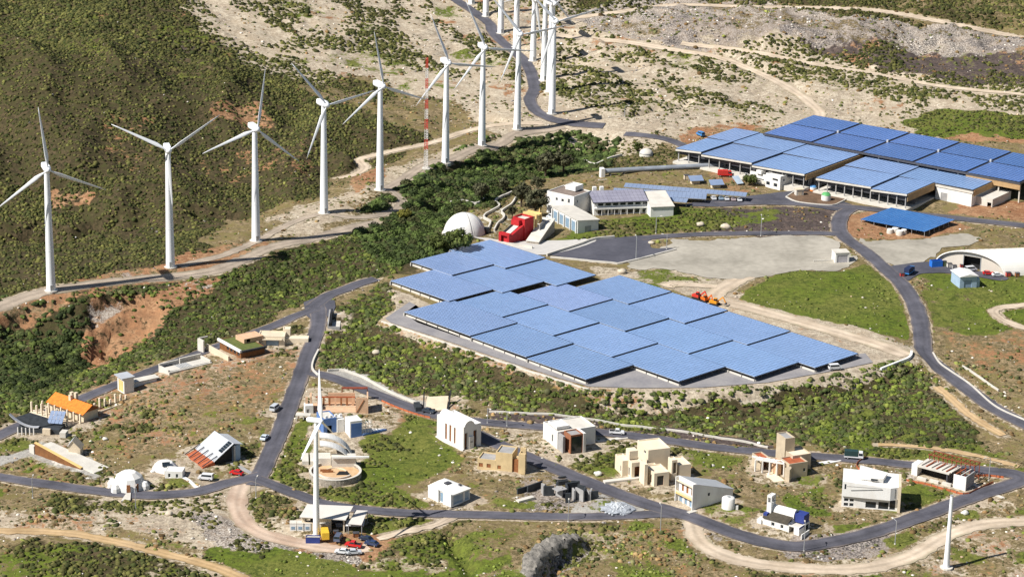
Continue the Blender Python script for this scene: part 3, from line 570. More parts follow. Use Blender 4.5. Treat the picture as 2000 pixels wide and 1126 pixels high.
def turbine(px, py, H, Rr, yaw, phase, label, bl, sc=1.0, feather=0.0):
    p = G(px, py); t = thing('wind_turbine', label, 'wind turbine', (p[0], p[1], p[2]), R(yaw), 'white wind turbines')
    b = MB(); b.lathe([(1.75*sc, -1.5), (1.72*sc, 0), (1.7*sc, .2), (1.45*sc, H*.33), (1.2*sc, H*.66), (.95*sc, H-.9*sc)], 20); b.build('tower', TURB, t, True)
    MB().lathe([(2.5*sc, -1.0), (2.5*sc, .28), (0.2, .32)], 20).build('foundation', PALEC, t)
    MB().box(-.55*sc, .55*sc, -1.78*sc, -1.6*sc, .3, 2.5*sc).build('door', STEEL, t)
    for q in (.33, .66): MB().lathe([((1.47 if q < .5 else 1.22)*sc, H*q-.1), ((1.5 if q < .5 else 1.25)*sc, H*q), ((1.47 if q < .5 else 1.22)*sc, H*q+.1)], 20).build('flange', TURB, t)
    # rotor axis is local -y; nacelle box with chamfered ends
    s = sc; n = MB(); pr = [(-1.0*s, H-1.0*s), (1.0*s, H-1.0*s), (1.25*s, H-.5*s), (1.25*s, H+.7*s), (.9*s, H+1.15*s), (-.9*s, H+1.15*s), (-1.25*s, H+.7*s), (-1.25*s, H-.5*s)]
    n.extrude_y(pr, -2.1*s, 4.2*s); n.extrude_y([(a*.72, H+(z-H)*.72) for a, z in pr], 4.2*s, 4.8*s); n.build('nacelle', TURB, t)
    h = MB(); h.lathe([(0.02, 0), (.55*s, .1*s), (.95*s, .5*s), (1.15*s, 1.1*s), (1.15*s, 1.9*s), (0.02, 1.9*s)], 18); o = h.build('hub', TURB, t, True); o.rotation_euler = (R(-90), 0, 0); o.location = (0, -4.0*s, H)
    for k in range(3):
        bo = bpy.data.objects.new('blade', bl); COL.objects.link(bo); bo.parent = t
        bo.location = (0, -3.0*s, H); bo.rotation_euler = (Matrix.Rotation(R(phase+120*k), 3, 'Y') @ Matrix.Rotation(R(-4), 3, 'X') @ Matrix.Rotation(R(feather), 3, 'Z')).to_euler()
    FOOT.append(([p[:2]+np.array(q) for q in ((-3,-3),(3,-3),(3,3),(-3,3))], 1.5))
    return t
BL = blade_mesh(23.0); BS = blade_mesh(15.5, 'blade')
ORD = ['first', 'second', 'third', 'fourth', 'fifth', 'sixth', 'seventh', 'eighth', 'ninth', 'tenth', 'eleventh', 'twelfth', 'thirteenth', 'fourteenth']
TB = [(100,567,46,20,-6),(333,521,45.5,14,57),(500,470,45,26,10),(633,416,45,30,-39),(742,371,44.5,30,-9),(870,318,44.5,24,-21),(941,284,44.5,20,-23),(1010,252,44,16,-38),(1078,222,43.5,18,77)]
for k, (x, y, H, yw, ph) in enumerate(TB):
    lab = 'tall white turbine on the ridge, %s counting up the track from the eroded red pit' % ORD[k]
    turbine(x, y, H, 23.0, yw, ph, lab, BL)
TB2 = [(1073,179,42.5,30,60,'white turbine half hidden behind another beside the winding asphalt road'),(1062,157,44,25,20,'white turbine beside winding road whose rotor is cut off by picture top'),
 (1041,119,31,20,50,'shorter white turbine with spread blades on pale sand beside the winding road'),(1008,92,44,25,10,'white turbine standing where the winding road disappears behind another tower'),
 (978,65,44,25,0,'white turbine tower just below the first bend of the winding road'),(949,32,44,25,40,'white turbine tower on sand above the S bend of the road'),(921,8,44,25,70,'white turbine of which only the tower foot shows, by the road top')]
for x, y, H, yw, ph, lab in TB2: turbine(x, y, H, 23.0, yw, ph, lab, BL)
turbine(618, 1046, 36, 15.5, 74, 4, 'white village turbine with narrow upright blade rising behind the blue container', BS, 0.58, 78)
# plain white tower at the bottom of the picture, without a rotor
p = G(1848, 1108); t = thing('white_tower', 'bare white tapered tower without rotor beside the looping dirt track', 'tower', p)
MB().lathe([(.95, -.8), (.95, .1), (.62, 11), (.48, 22.3)], 20).build('shaft', TURB, t, True); MB().lathe([(1.9, -.8), (1.9, .35), (.3, .4)], 12).build('plinth', PALEC, t); MB().lathe([(.5, 22.3), (.5, 22.6), (.02, 22.6)], 16).build('cap', STEEL, t)
FOOT.append(([p[:2]+np.array(q) for q in ((-2,-2),(2,-2),(2,2),(-2,2))], 1))
# lattice mast
p = G(832, 330); t = thing('lattice_mast', 'tall thin red and white banded lattice mast beside the ridge track', 'mast', p)
NB = 11; HT = 48.5; wdt = lambda z: 0.95-0.45*z/HT
for k in range(NB):
    b = MB(); z0 = HT*k/NB; z1 = HT*(k+1)/NB; c3 = [(math.cos(a), math.sin(a)) for a in (R(90), R(210), R(330))]
    for j in range(3): b.tube((c3[j][0]*wdt(z0), c3[j][1]*wdt(z0), z0), (c3[j][0]*wdt(z1), c3[j][1]*wdt(z1), z1), .11, .10, 6)
    ns = 4
    for i in range(ns):
        za = z0+(z1-z0)*i/ns; zb = z0+(z1-z0)*(i+1)/ns
        for j in range(3):
            q = (j+1)%3; b.tube((c3[j][0]*wdt(za), c3[j][1]*wdt(za), za), (c3[q][0]*wdt(zb), c3[q][1]*wdt(zb), zb), .055, .055, 5); b.tube((c3[j][0]*wdt(za), c3[j][1]*wdt(za), za), (c3[q][0]*wdt(za), c3[q][1]*wdt(za), za), .05, .05, 5)
    b.build('mast_section', MASTR if k % 2 == 0 and k > 0 or k == 10 else MASTW, t)
MB().box(-1.6, 1.6, -1.6, 1.6, -.8, .5).build('footing', PALEC, t)
# ---------------------------------------------------------------- solar canopies of the near field
def panel_material(name, rgb, rgb2, rough):
    m = mat(name, rgb, rough, 0.1, 0.05, rgb2=rgb2, spec=0.5, attr='tint'); return m
PANEL = panel_material('solar_panel', (0.22, 0.33, 0.56), (0.25, 0.37, 0.62), 0.30)
PANELD = panel_material('tilt_darkened_solar_panel', (0.09, 0.18, 0.43), (0.11, 0.205, 0.48), 0.30)  # panel blue darkened to paint in how the flat rear roof takes light
PANELT = panel_material('bright_blue_solar_panel', (0.04, 0.16, 0.44), (0.07, 0.22, 0.52), 0.4)
def panel_grid(root, ox, oy, Lx, Ly, z0, z1, px, py, m, zc=None, gap=0.02, name='panel_grid'):
    """modules on a plane rising along x from z0 to z1; each module a thin slab of its own"""
    nx = max(1, round(Lx/px)); ny = max(1, round(Ly/py)); V = []; F = []; th = 0.03
    i, j = np.meshgrid(np.arange(nx), np.arange(ny), indexing='ij'); i = i.ravel(); j = j.ravel()
    xa = ox+i*Lx/nx+gap/2; xb = ox+(i+1)*Lx/nx-gap/2; ya = oy+j*Ly/ny+gap/2; yb = oy+(j+1)*Ly/ny-gap/2
    rs = np.random.RandomState(int(abs(ox*7+oy*3))+nx); dz = rs.normal(0, .003, len(i)); tx = rs.normal(0, .004, len(i))
    zz = lambda x: z0+(z1-z0)*(x-ox)/Lx
    c = [(xa,ya),(xb,ya),(xb,yb),(xa,yb)]
    vs = [np.stack([x, y, zz(x)+dz+tx*(y-oy)*0-th], 1) for x, y in c]+[np.stack([x, y, zz(x)+dz], 1) for x, y in c]
    V = np.stack(vs, 1).reshape(-1, 3); b = np.arange(len(i))[:,None,None]*8
    F = (b+np.array([(3,2,1,0),(4,5,6,7),(0,1,5,4),(1,2,6,5),(2,3,7,6),(3,0,4,7)])[None]).reshape(-1, 4)
    b_ = 1+rs.normal(0, .045); l = np.repeat(b_*(1+rs.normal(0, .03, len(i))), 8)
    o = bpy.data.objects.new(name, np_mesh(name, V, F, m, False, {'tint': np.stack([l*(1+rs.normal(0, .03)), l, l, np.ones(len(l))], 1)})); COL.objects.link(o); o.parent = root; o['kind'] = 'stuff'; return o
va = R(43.3); VV = np.array([math.cos(va), math.sin(va)]); UU = np.array([VV[1], -VV[0]])
O0 = gp(785, 622, 1)[:2]+(gp(1100, 620, 2.0)-gp(1100, 620, 4.0))[:2]
def canopy(u0, u1, v0, v1, z0, z1, label):
    o = O0+UU*u0+VV*v0; Lu = u1-u0-0.45; Lv = v1-v0-0.04
    t = thing('solar_canopy', label, 'solar canopy', (o[0], o[1], 0.0), math.atan2(UU[1], UU[0]), 'solar canopies of the terraced field')
    panel_grid(t, 0, 0, Lu, Lv, z0, z1, 1.65, 1.0, PANEL)
    zz = lambda x: z0+(z1-z0)*x/Lu-.18
    r = MB()
    for k in range(int(Lv/2.2)+1): y = min(Lv-.1, .1+k*2.2); r.bar((0, y, zz(0)), (Lu, y, zz(Lu)), .12, .18)
    r.build('rafters', STEEL, t)['kind'] = 'stuff'
    nxp = max(2, round(Lu/5.5)+1)
    for a in range(nxp):
        x = .3+(Lu-.6)*a/(nxp-1); b = MB().bar((x, 0, zz(x)-.2), (x, Lv, zz(x)-.2), .16, .24)
        b.build('beam', DSTEEL, t); b = MB()
        for k in range(int(Lv/3.2)+1): b.bar((x, .4+k*3.2, -.6), (x, .4+k*3.2, zz(x)-.3), .18)
        b.build('post_row', DSTEEL, t)['kind'] = 'stuff'
    MB().box(-.3, .1, 0, Lv, -.5, z0-.55).build('footing', PALEC, t); MB().box(.15, Lu, .5, .75, -.5, .75).build('side_wall', PALEC, t)
    fs = MB(); fs.bar((0, .1, zz(0)), (Lu, .1, zz(Lu)), .08, .16); fs.bar((0, Lv-.1, zz(0)), (Lu, Lv-.1, zz(Lu)), .08, .16); fs.bar((Lu-.1, 0, zz(Lu)), (Lu-.1, Lv, zz(Lu)), .1, .2); fs.build('edge_rail', DSTEEL, t)
STR = [('beside the perimeter road', 0, 22.4, [(0.5,36),(36,64.2),(64.2,93)], 'first'), ('second in from the perimeter road', 22.4, 45, [(4,28),(28,54),(54,82.6),(82.6,114)], ''),
       ('third in from the perimeter road', 45, 67.3, [(11.5,38.5),(38.5,66.5),(66.5,97),(97,127)], ''), ('along the dirt track', 67.3, 90, [(19,46.2),(46.2,74),(74,103.6),(103.6,134.2)], '')]
for nm, v0, v1, cs, _ in STR:
    for k, (a, b) in enumerate(cs): canopy(a, b, v0, v1, 1.7+.08*(k%2), 2.1, 'blue solar canopy, %s from the aisle in the strip %s' % (ORD[k], nm))
for a, b, v0, v1, lab in [(-30,3,19.5,41,'pale blue solar canopy across the aisle, above the shrub slope'),(-43,-19.3,40.6,61.8,'pale blue solar canopy at the scrub corner by the dark tree'),(-19.3,8,41,62,'pale blue solar canopy across the aisle, middle of three'),
    (-45,-13,61.8,83,'pale blue solar canopy at the corner by the red building'),(-13,14.6,62,82.5,'pale blue solar canopy across the aisle, beside the car park')]:
    canopy(a, b, v0, v1, 1.7, 2.15, lab)
# low bright blue array by the road junction
A = G(1680, 430); a_ = gp(1680, 429, A[2]+1.0); b_ = gp(1806, 458, A[2]+1.0); d_ = gp(1745, 408, A[2]+1.0)
rz = math.atan2(b_[1]-a_[1], b_[0]-a_[0]); Lx = np.linalg.norm(b_-a_); Ly = 23.5
t = thing('solar_array', 'single bright blue solar array on red soil by the road junction', 'solar array', (a_[0], a_[1], A[2]), rz)
panel_grid(t, 0, 0, Lx, Ly, 1.2, 2.2, 1.5, 0.9, PANELT, gap=.02)
for k in range(6):
    b = MB(); x = .4+(Lx-.8)*k/5
    for j in range(7): b.bar((x, .5+j*3.7, -1.2), (x, .5+j*3.7, 1.2+x/Lx-.1), .14)
    b.bar((x, 0, 1.08+x/Lx), (x, Ly, 1.08+x/Lx), .14); b.build('support_frame', STEEL, t)
FOOT.append(([a_[:2], b_[:2], (b_+d_-a_)[:2], d_[:2]], 1))
# ---------------------------------------------------------------- building kit
class Fr:
    """local frame of a building: origin at the ground corner seen at pixel a, x axis towards pixel b; y axis points away to the left of x"""
    def __init__(s, a, b, left=None, k=1.0):
        s.P = G(*a); s.z = s.P[2]
        q = gp(b[0], b[1], s.z); d = (q-s.P)[:2]; s.L = float(np.linalg.norm(d)); s.ex = d/s.L
        if left:   # the wall running away to the left fixes the heading too, each side weighted by its length
            e = (gp(left[0], left[1], s.z)-s.P)[:2]; e2 = np.array([e[1], -e[0]])*k; m_ = d+e2; s.ex = m_/np.linalg.norm(m_); s.L = max(2.5, float(d@s.ex))
        s.ey = np.array([-s.ex[1], s.ex[0]]); s.rz = math.atan2(s.ex[1], s.ex[0]); s.vs = vscale(s.P)
    def l(s, px, py, h=0.0):
        q = gp(px, py, s.z+h)[:2]-s.P[:2]; return float(q@s.ex), float(q@s.ey)
    def w(s, x, y): return s.P[:2]+s.ex*x+s.ey*y
    def root(s, name, label, cat='house', group=None): return thing(name, label, cat, tuple(s.P), s.rz, group)
    def foot(s, x0, x1, y0, y1, m=1.0): FOOT.append(([s.w(x0,y0), s.w(x1,y0), s.w(x1,y1), s.w(x0,y1)], m))
def _panelwall(mb, fn, a0, a1, z0, z1, t, ops):
    """upright wall from a0 to a1 along its run, with real rectangular holes; fn(a, d, z) gives the point at depth d"""
    xs = sorted({a0, a1, *[o[0] for o in ops], *[o[1] for o in ops]}); zs = sorted({z0, z1, *[o[2] for o in ops], *[o[3] for o in ops]})
    xs = [x for x in xs if a0-1e-6 <= x <= a1+1e-6]; zs = [z for z in zs if z0-1e-6 <= z <= z1+1e-6]
    for j in range(len(zs)-1):
        i = 0
        while i < len(xs)-1:
            hole = lambda q: any(o[0]-1e-6 <= xs[q] and xs[q+1] <= o[1]+1e-6 and o[2]-1e-6 <= zs[j] and zs[j+1] <= o[3]+1e-6 for o in ops)
            if hole(i): i += 1; continue
            k = i
            while k < len(xs)-1 and not hole(k): k += 1
            A, B, Z0, Z1 = xs[i], xs[k], zs[j], zs[j+1]
            mb.hexa([fn(A,0,Z0), fn(B,0,Z0), fn(B,t,Z0), fn(A,t,Z0)], [fn(A,0,Z1), fn(B,0,Z1), fn(B,t,Z1), fn(A,t,Z1)]); i = k
def blk(root, x0, x1, y0, y1, z0, z1, m, ops=None, par=0.35, roofm=None, t=0.3, fr=None, glass=None, name='wall', roof='roof'):
    """a block with four walls, real openings, windows set back in them, and a flat roof below a parapet.
    ops: {'f': [...], 'l': [...], 'r': [...], 'b': [...]} of (a, b, za, zb[, kind]) measured from the block's own corner and ground; kind: window, door, void"""
    ops = ops or {}; mb = MB()
    fn = {'f': lambda a, d, z: (x0+a, y0+d, z), 'b': lambda a, d, z: (x1-a, y1-d, z), 'l': lambda a, d, z: (x0+d, y1-a, z), 'r': lambda a, d, z: (x1-d, y0+a, z)}
    ln = {'f': x1-x0, 'b': x1-x0, 'l': y1-y0, 'r': y1-y0}
    wo = None
    for s in 'fblr':
        op = [(o[0], o[1], o[2], o[3], (o[4] if len(o) > 4 else 'window')) for o in ops.get(s, [])]
        if s == 'l': op = [(ln[s]-b, ln[s]-a, c, d, k) for a, b, c, d, k in op]     # left wall is measured from its front end
        a0, a1 = (0, ln[s]) if s in 'fb' else (t, ln[s]-t)
        _panelwall(mb, fn[s], a0, a1, z0, z1, t, op); ops[s+'_'] = op
    wo = mb.build(name, m, root)
    for s in 'fblr':
        for a, b, c, d, k in ops[s+'_']:
            if k == 'void': continue
            f = fn[s]; g = MB(); e = 0.10; dp = t*0.55
            if k == 'door':
                g.hexa([f(a,dp,c),f(b,dp,c),f(b,dp+.06,c),f(a,dp+.06,c)], [f(a,dp,d),f(b,dp,d),f(b,dp+.06,d),f(a,dp+.06,d)]); g.build('door', fr or WOOD, root); continue
            for A, B, C, D in ((a,b,d-e,d),(a,b,c,c+e),(a,a+e,c+e,d-e),(b-e,b,c+e,d-e)):
                g.hexa([f(A,dp-.03,C),f(B,dp-.03,C),f(B,dp+.05,C),f(A,dp+.05,C)], [f(A,dp-.03,D),f(B,dp-.03,D),f(B,dp+.05,D),f(A,dp+.05,D)])
            w = g.build('window', fr or FRAMEW, root)
            p = MB(); p.hexa([f(a+e,dp,c+e),f(b-e,dp,c+e),f(b-e,dp+.02,c+e),f(a+e,dp+.02,c+e)], [f(a+e,dp,d-e),f(b-e,dp,d-e),f(b-e,dp+.02,d-e),f(a+e,dp+.02,d-e)]); p.build('pane', glass or GLASS, w)
    if roof: MB().box(x0+t, x1-t, y0+t, y1-t, z1-par-.25, z1-par).build(roof, roofm or m, root)
    return wo
def slab(root, x0, x1, y0, y1, z0, z1, m, name='slab'): return MB().box(x0, x1, y0, y1, z0, z1).build(name, m, root)
def sheet4(root, c, th, m, name='roof'):   # four top corners (counter-clockwise), thickness th downwards
    return MB().hexa([(q[0], q[1], q[2]-th) for q in c], c).build(name, m, root)
def vault(root, x0, x1, y0, y1, z0, rise, m, name='roof', n=14, th=0.25, along='y'):
    cx = (x0+x1)/2; hw = (x1-x0)/2 if along == 'y' else (y1-y0)/2; cy = (y0+y1)/2
    pr = [(hw*math.cos(math.pi*i/n), z0+rise*math.sin(math.pi*i/n)) for i in range(n+1)]
    inn = [((hw-th)*math.cos(math.pi*i/n), z0+(rise-th)*math.sin(math.pi*i/n)) for i in range(n, -1, -1)]
    b = MB()
    if along == 'y': b.extrude_y([(cx+p[0], p[1]) for p in pr+inn][::-1], y0, y1)
    else: b.extrude_x([(cy+p[0], p[1]) for p in pr+inn], x0, x1)
    # split end caps are n-gons; triangulate for safety
    return b.build(name, m, root)
# ---------------------------------------------------------------- warehouse under the solar roof
f = Fr((1320,306), (1578,362), 0.0)
EV = 6.2   # eave height
A = f.l(1320,291,EV); B = f.l(1578,343,EV); D = f.l(1441,249,EV+1.2)
wr = f.root('warehouse', 'long low warehouse with pale blue solar roof beyond the paved yard', 'warehouse')
x0 = A[0]; Lx = B[0]-A[0]; y0 = A[1]; Ly = D[1]-y0
bays = [0, .205, .60, 1.0]
for k in range(3):
    a = x0+Lx*bays[k]; b = x0+Lx*bays[k+1]-.2
    for j, (ya, yb, zl, zh) in enumerate(((y0, y0+Ly*.52, EV+.35, EV+1.15), (y0+Ly*.52, y0+Ly, EV+.85, EV+1.15))):
        panel_grid(wr, a, ya, b-a, yb-ya-.1, zl, zh, 1.65, 1.0, PANEL)
        MB().hexa([(a,ya,zl-.5),(b,ya,zh-.5),(b,yb-.1,zh-.5),(a,yb-.1,zl-.5)], [(a,ya,zl-.14),(b,ya,zh-.14),(b,yb-.1,zh-.14),(a,yb-.1,zl-.14)]).build('roof_deck', DSTEEL, wr)
    MB().hexa([(a,y0-.25,EV-.75),(b,y0-.25,EV+.35),(b,y0-.02,EV+.35),(a,y0-.02,EV-.75)], [(a,y0-.25,EV-.05),(b,y0-.25,EV+1.05),(b,y0-.02,EV+1.05),(a,y0-.02,EV-.05)]).build('fascia', PALEC, wr)
XE = x0+Lx
for k in range(13): MB().box(x0+1+(Lx-2)*k/12-.2, x0+1+(Lx-2)*k/12+.2, y0+.8, y0+1.2, -1, EV-.3).build('column', GREYC, wr)
slab(wr, x0-.5, XE, y0-1.2, y0+Ly, -2.5, .9, PALEC, 'plinth'); slab(wr, x0+1, XE-1, y0+9, y0+9.3, .9, EV-.3, DSTEEL, 'rear_wall'); slab(wr, x0, XE, y0+1.5, y0+1.7, 3.9, EV-.2, DSTEEL, 'header_beam')
for q in (x0+2.0, XE-2.0): slab(wr, q-.15, q+.15, y0+6.3, y0+Ly-1, .9, EV-.4, GREYC, 'side_wall')
MB().hexa([(XE+.05,y0+.5,EV-1.6),(XE+.25,y0+.5,EV-1.6),(XE+.25,y0+Ly,EV-1.6),(XE+.05,y0+Ly,EV-1.6)], [(XE+.05,y0+.5,EV+.7),(XE+.25,y0+.5,EV+.7),(XE+.25,y0+Ly,EV+.7),(XE+.05,y0+Ly,EV+.7)]).build('gable_board', TAN, wr)
f.foot(x0-3, XE+3, y0-5, y0+Ly+2)
# second front wing
f2 = Fr((1594,362), (1770,398)); EV2 = 6.4
w2 = f2.root('warehouse', 'warehouse wing with tan gables and colonnade facing the paved yard', 'warehouse')
A = f2.l(1594,348,EV2); S1 = f2.l(1704,368.5,EV2); B = f2.l(1770,382,EV2+.6); C = f2.l(1839,357,EV2+1.1); E_ = f2.l(1899,372,EV2+1.0); Dk = f2.l(1752,308,EV2+1.2)
y0 = A[1]; Ly = Dk[1]-y0; yc = y0+Ly*.5; xs = [A[0], S1[0], B[0], E_[0]]
def roofbay(root, a, b, ya, yb, zl, zh, m=PANEL):
    panel_grid(root, a, ya, b-a-.15, yb-ya-.1, zl, zh, 1.65, 1.0, m)
    MB().hexa([(a,ya,zl-.5),(b-.15,ya,zh-.5),(b-.15,yb-.1,zh-.5),(a,yb-.1,zl-.5)], [(a,ya,zl-.14),(b-.15,ya,zh-.14),(b-.15,yb-.1,zh-.14),(a,yb-.1,zl-.14)]).build('roof_deck', DSTEEL, root)
roofbay(w2, xs[0], xs[1], y0, yc, EV2+.35, EV2+1.1); roofbay(w2, xs[0], xs[1], yc, y0+Ly, EV2+.8, EV2+1.1); roofbay(w2, xs[1], xs[2], y0, yc, EV2+.35, EV2+1.1)
roofbay(w2, xs[1], xs[3], yc, y0+Ly, EV2+.7, EV2+1.1)
for a, b in ((xs[0], xs[1]), (xs[1], xs[2])):
    MB().hexa([(a,y0-.25,EV2-.75),(b,y0-.25,EV2+.3),(b,y0-.02,EV2+.3),(a,y0-.02,EV2-.75)], [(a,y0-.25,EV2-.05),(b,y0-.25,EV2+1.0),(b,y0-.02,EV2+1.0),(a,y0-.02,EV2-.05)]).build('fascia', PALEC, w2)
MB().box(xs[2]+.1, xs[3], yc-.3, yc-.05, EV2-.6, EV2+.35).build('fascia', PALEC, w2)
for k in range(11):
    x = xs[0]+1+(xs[2]-xs[0]-2)*k/10; MB().box(x-.2, x+.2, y0+.8, y0+1.2, -1, EV2-.3).build('column', GREYC, w2)
slab(w2, xs[0]-.5, xs[2]+.3, y0-1.2, y0+Ly, -2.5, 1.0, PALEC, 'plinth'); slab(w2, xs[0]+1, xs[2]-1, y0+9, y0+9.3, 1.0, EV2-.3, DSTEEL, 'rear_wall'); slab(w2, xs[0], xs[2], y0+1.5, y0+1.7, 4.1, EV2-.2, DSTEEL, 'header_beam')
MB().hexa([(xs[2]+.02,y0+.4,EV2-2.2),(xs[2]+.2,y0+.4,EV2-2.2),(xs[2]+.2,yc-.4,EV2-2.2),(xs[2]+.02,yc-.4,EV2-2.2)], [(xs[2]+.02,y0+.4,EV2+.8),(xs[2]+.2,y0+.4,EV2+.8),(xs[2]+.2,yc-.4,EV2+.8),(xs[2]+.02,yc-.4,EV2+.8)]).build('gable_board', TAN, w2)
MB().box(xs[3]+.02, xs[3]+.2, yc+.3, y0+Ly, EV2-1.8, EV2+.7).build('gable_board', TAN, w2)
blk(w2, xs[2]+.6, xs[3]-.5, yc, y0+Ly-2, -3, EV2-.6, WHITE, {'f': [(2.5,5.5,.2,3.6,'door')]}, par=.1, fr=GREYC, t=.3)
blk(w2, xs[3]-.49, xs[3]+7, yc+4, y0+Ly-3, -3, EV2-2.6, PALEC, {'f': [(5.2,7.0,-.5,2.2,'void')]}, par=.2)
slab(w2, xs[2]-6, xs[2]+9, y0-9, y0-4.5, -3, -.2, WHITE, 'loading_dock')
f2.foot(xs[0]-2, xs[3]+8, y0-8, y0+Ly+2)
# rear hall: roof in a grid of flat fields, blue darkened for how their tilt takes light
f3 = Fr((1480,262), (1882,340)); EV3 = 6.95
w3 = f3.root('warehouse', 'large rear hall roofed with eight solar fields tinted darker for their flat tilt', 'warehouse')
A = f3.l(1480,254,EV3); T = f3.l(1589,224,EV3); Q = [f3.l(*p, EV3) for p in ((1677,240),(1774,257),(1881,274),(1991,291))]
y0 = A[1]-3; y1 = T[1]; ym = y0+(y1-y0)*.52; step = (Q[3][0]-T[0])/4; xs = [T[0]+step*i for i in range(0, 6)]; xs[0] = T[0]
for i in range(5):
    for ya, yb in ((y0, ym), (ym, y1)):
        panel_grid(w3, xs[i]+.5, ya+.5, xs[i+1]-xs[i]-1.0, yb-ya-1.0, EV3, EV3+.25, 1.65, 1.0, PANELD)
slab(w3, xs[0], xs[-1], y0, y1, EV3-.9, EV3-.18, DSTEEL, 'roof_deck')
for i in range(1, 5): slab(w3, xs[i]-.4, xs[i]+.4, ym-.4, ym+.4, EV3-.1, EV3+1.0, METALR, 'roof_vent')
for i in range(14): slab(w3, xs[0]+.5+i*(xs[-1]-xs[0]-1)/13-.25, xs[0]+.5+i*(xs[-1]-xs[0]-1)/13+.25, y0+1, y0+1.5, -2, EV3-.9, PALEC, 'column')
slab(w3, xs[0]+1, xs[-1]-1, y1-1.4, y1-1.0, -2, EV3-.9, GREYC, 'rear_wall'); slab(w3, xs[0]+.6, xs[0]+.9, y0+3, y1-1.4, -2, EV3-.9, GREYC, 'side_wall')
slab(w3, xs[-2], xs[-1], y0+.2, y0+.5, EV3-3.2, EV3-.95, TAN, 'gable_board')
f3.foot(xs[0]-2, xs[-1]+2, y0-2, y1+2)
# office annex before the warehouse
f = Fr((1523,372), (1550,363), (1462,355)); t = f.root('office', 'white two storey office annex with purple shaded end before the warehouse', 'office')
L1 = f.l(1462,355,0); blk(t, 0, f.L, 0, L1[1]*.45, -1.5, 6.0, WHITE, {'l': [(1.5,3.5,1.0,2.6),(5.5,7.5,1.0,2.6),(1.2,4.2,3.6,4.6)], 'f': [(2,3,3.6,4.6)]})
blk(t, 1.5, f.L+2.5, L1[1]*.45+.02, L1[1], -1.5, 4.6, WHITE, {'l': [(2,9,1.6,2.5),(11,12.5,1.0,3.2)]}); blk(t, 0.6, 3.4, L1[1]*.62, L1[1]*.78, 4.62, 6.1, WHITE, par=.1)
slab(t, -.8, .0, L1[1]*.46, L1[1]*.9, 1.2, 1.5, PALEC, 'awning'); f.foot(-3, f.L+4, -2, L1[1]+2)
# ---------------------------------------------------------------- main building with long wing
f = Fr((1262,420), (1272,409)); DR = Fr((1262,420), (1160,421))
fm = Fr((1160,421), (1262,417)); t = fm.root('office', 'long white two storey building with grey solar roof and balcony beside carports', 'office')
L = fm.L; ops = [(1.5+i*3.1, 3.9+i*3.1, .5, 2.4) for i in range(7)]; ops2 = [(1.5+i*3.1, 3.9+i*3.1, 3.9, 5.2) for i in range(7)]
blk(t, 0, L, 0, 7.5, -1.5, 5.6, WHITE, {'f': ops+ops2}, par=.1, glass=GLASS)
slab(t, -.3, L+.3, -1.3, -.02, 2.75, 3.35, WHITE, 'balcony')
for i in range(9): slab(t, .2+i*(L-.6)/8, .45+i*(L-.6)/8, -1.2, -.95, -1.5, 2.75, WHITE, 'balcony_post')
sheet4(t, [(-.8,-1.4,5.7),(L+.6,-1.4,5.7),(L+.6,8.5,8.0),(-.8,8.5,8.0)], .3, DSTEEL)
GP = mat('grey_solar_panel', (0.25, 0.24, 0.30), 0.35, 0.1, 0.2, rgb2=(0.32, 0.31, 0.37))
for r_ in range(4):
    b = MB(); ya = -1.2+r_*2.4; yb = ya+2.3; za = 5.75+(ya+1.4)*2.3/9.9; zb = 5.75+(yb+1.4)*2.3/9.9
    for c in range(14):
        xa = -.6+c*(L+1)/14; xb = xa+(L+1)/14-.08; b.hexa([(xa,ya,za),(xb,ya,za),(xb,yb,zb),(xa,yb,zb)], [(xa,ya,za+.06),(xb,ya,za+.06),(xb,yb,zb+.06),(xa,yb,zb+.06)])
    b.build('panel_row', GP, t)['kind'] = 'stuff'
slab(t, 1.5, 3.0, 9, 10.5, 5, 9.3, WHITE, 'roof_tank'); slab(t, 4.5, 6.0, 9, 10.5, 5, 9.3, WHITE, 'roof_tank'); slab(t, .5, L-.5, 7.52, 12, -1.5, 6.6, WHITE, 'rear_block')
# end block with mono pitch roof
e0 = fm.l(1276,425); x0 = L+.1
b = MB(); b.extrude_x([(-6.5,-1.5),(8,-1.5),(8,6.8),(-6.5,4.6)], x0, x0+9.5); b.build('end_block', WHITE, t)
sheet4(t, [(x0-.2,-6.9,4.75),(x0+9.9,-6.9,4.75),(x0+9.9,8.3,7.1),(x0-.2,8.3,7.1)], .2, PALEC)
fm.foot(-4, L+12, -8, 13)
# gable block
f = Fr((1128,456), (1158,445), (1097,427)); t = f.root('hall', 'white hall with buttressed side and pale pitched roof beside the museum', 'hall')
Lb = f.l(1097,427)[1]; W_ = f.L; b = MB()
b.extrude_y([(0,-1.5),(W_,-1.5),(W_,4.6),(0,5.4)], 0, Lb); b.build('wall', WHITE, t)
sheet4(t, [(-.4,-.5,5.55),(W_+.4,-.5,4.75),(W_+.4,Lb+.5,4.95),(-.4,Lb+.5,5.75)], .2, PALEC)
for i in range(5): slab(t, -.7, -.02, .3+i*(Lb-1)/4, .8+i*(Lb-1)/4, -1.5, 5.0, WHITE, 'buttress')
for i in range(4): MB().box(-.06, -.02, 1.1+i*(Lb-1)/4, .0+(i+1)*(Lb-1)/4, .3, 4.2).build('window', GLASSB, t)
MB().box(W_*.35, W_*.65, -.05, -.01, -.3, 2.6).build('door', GREYC, t); f.foot(-2, W_+1, -2, Lb+1)
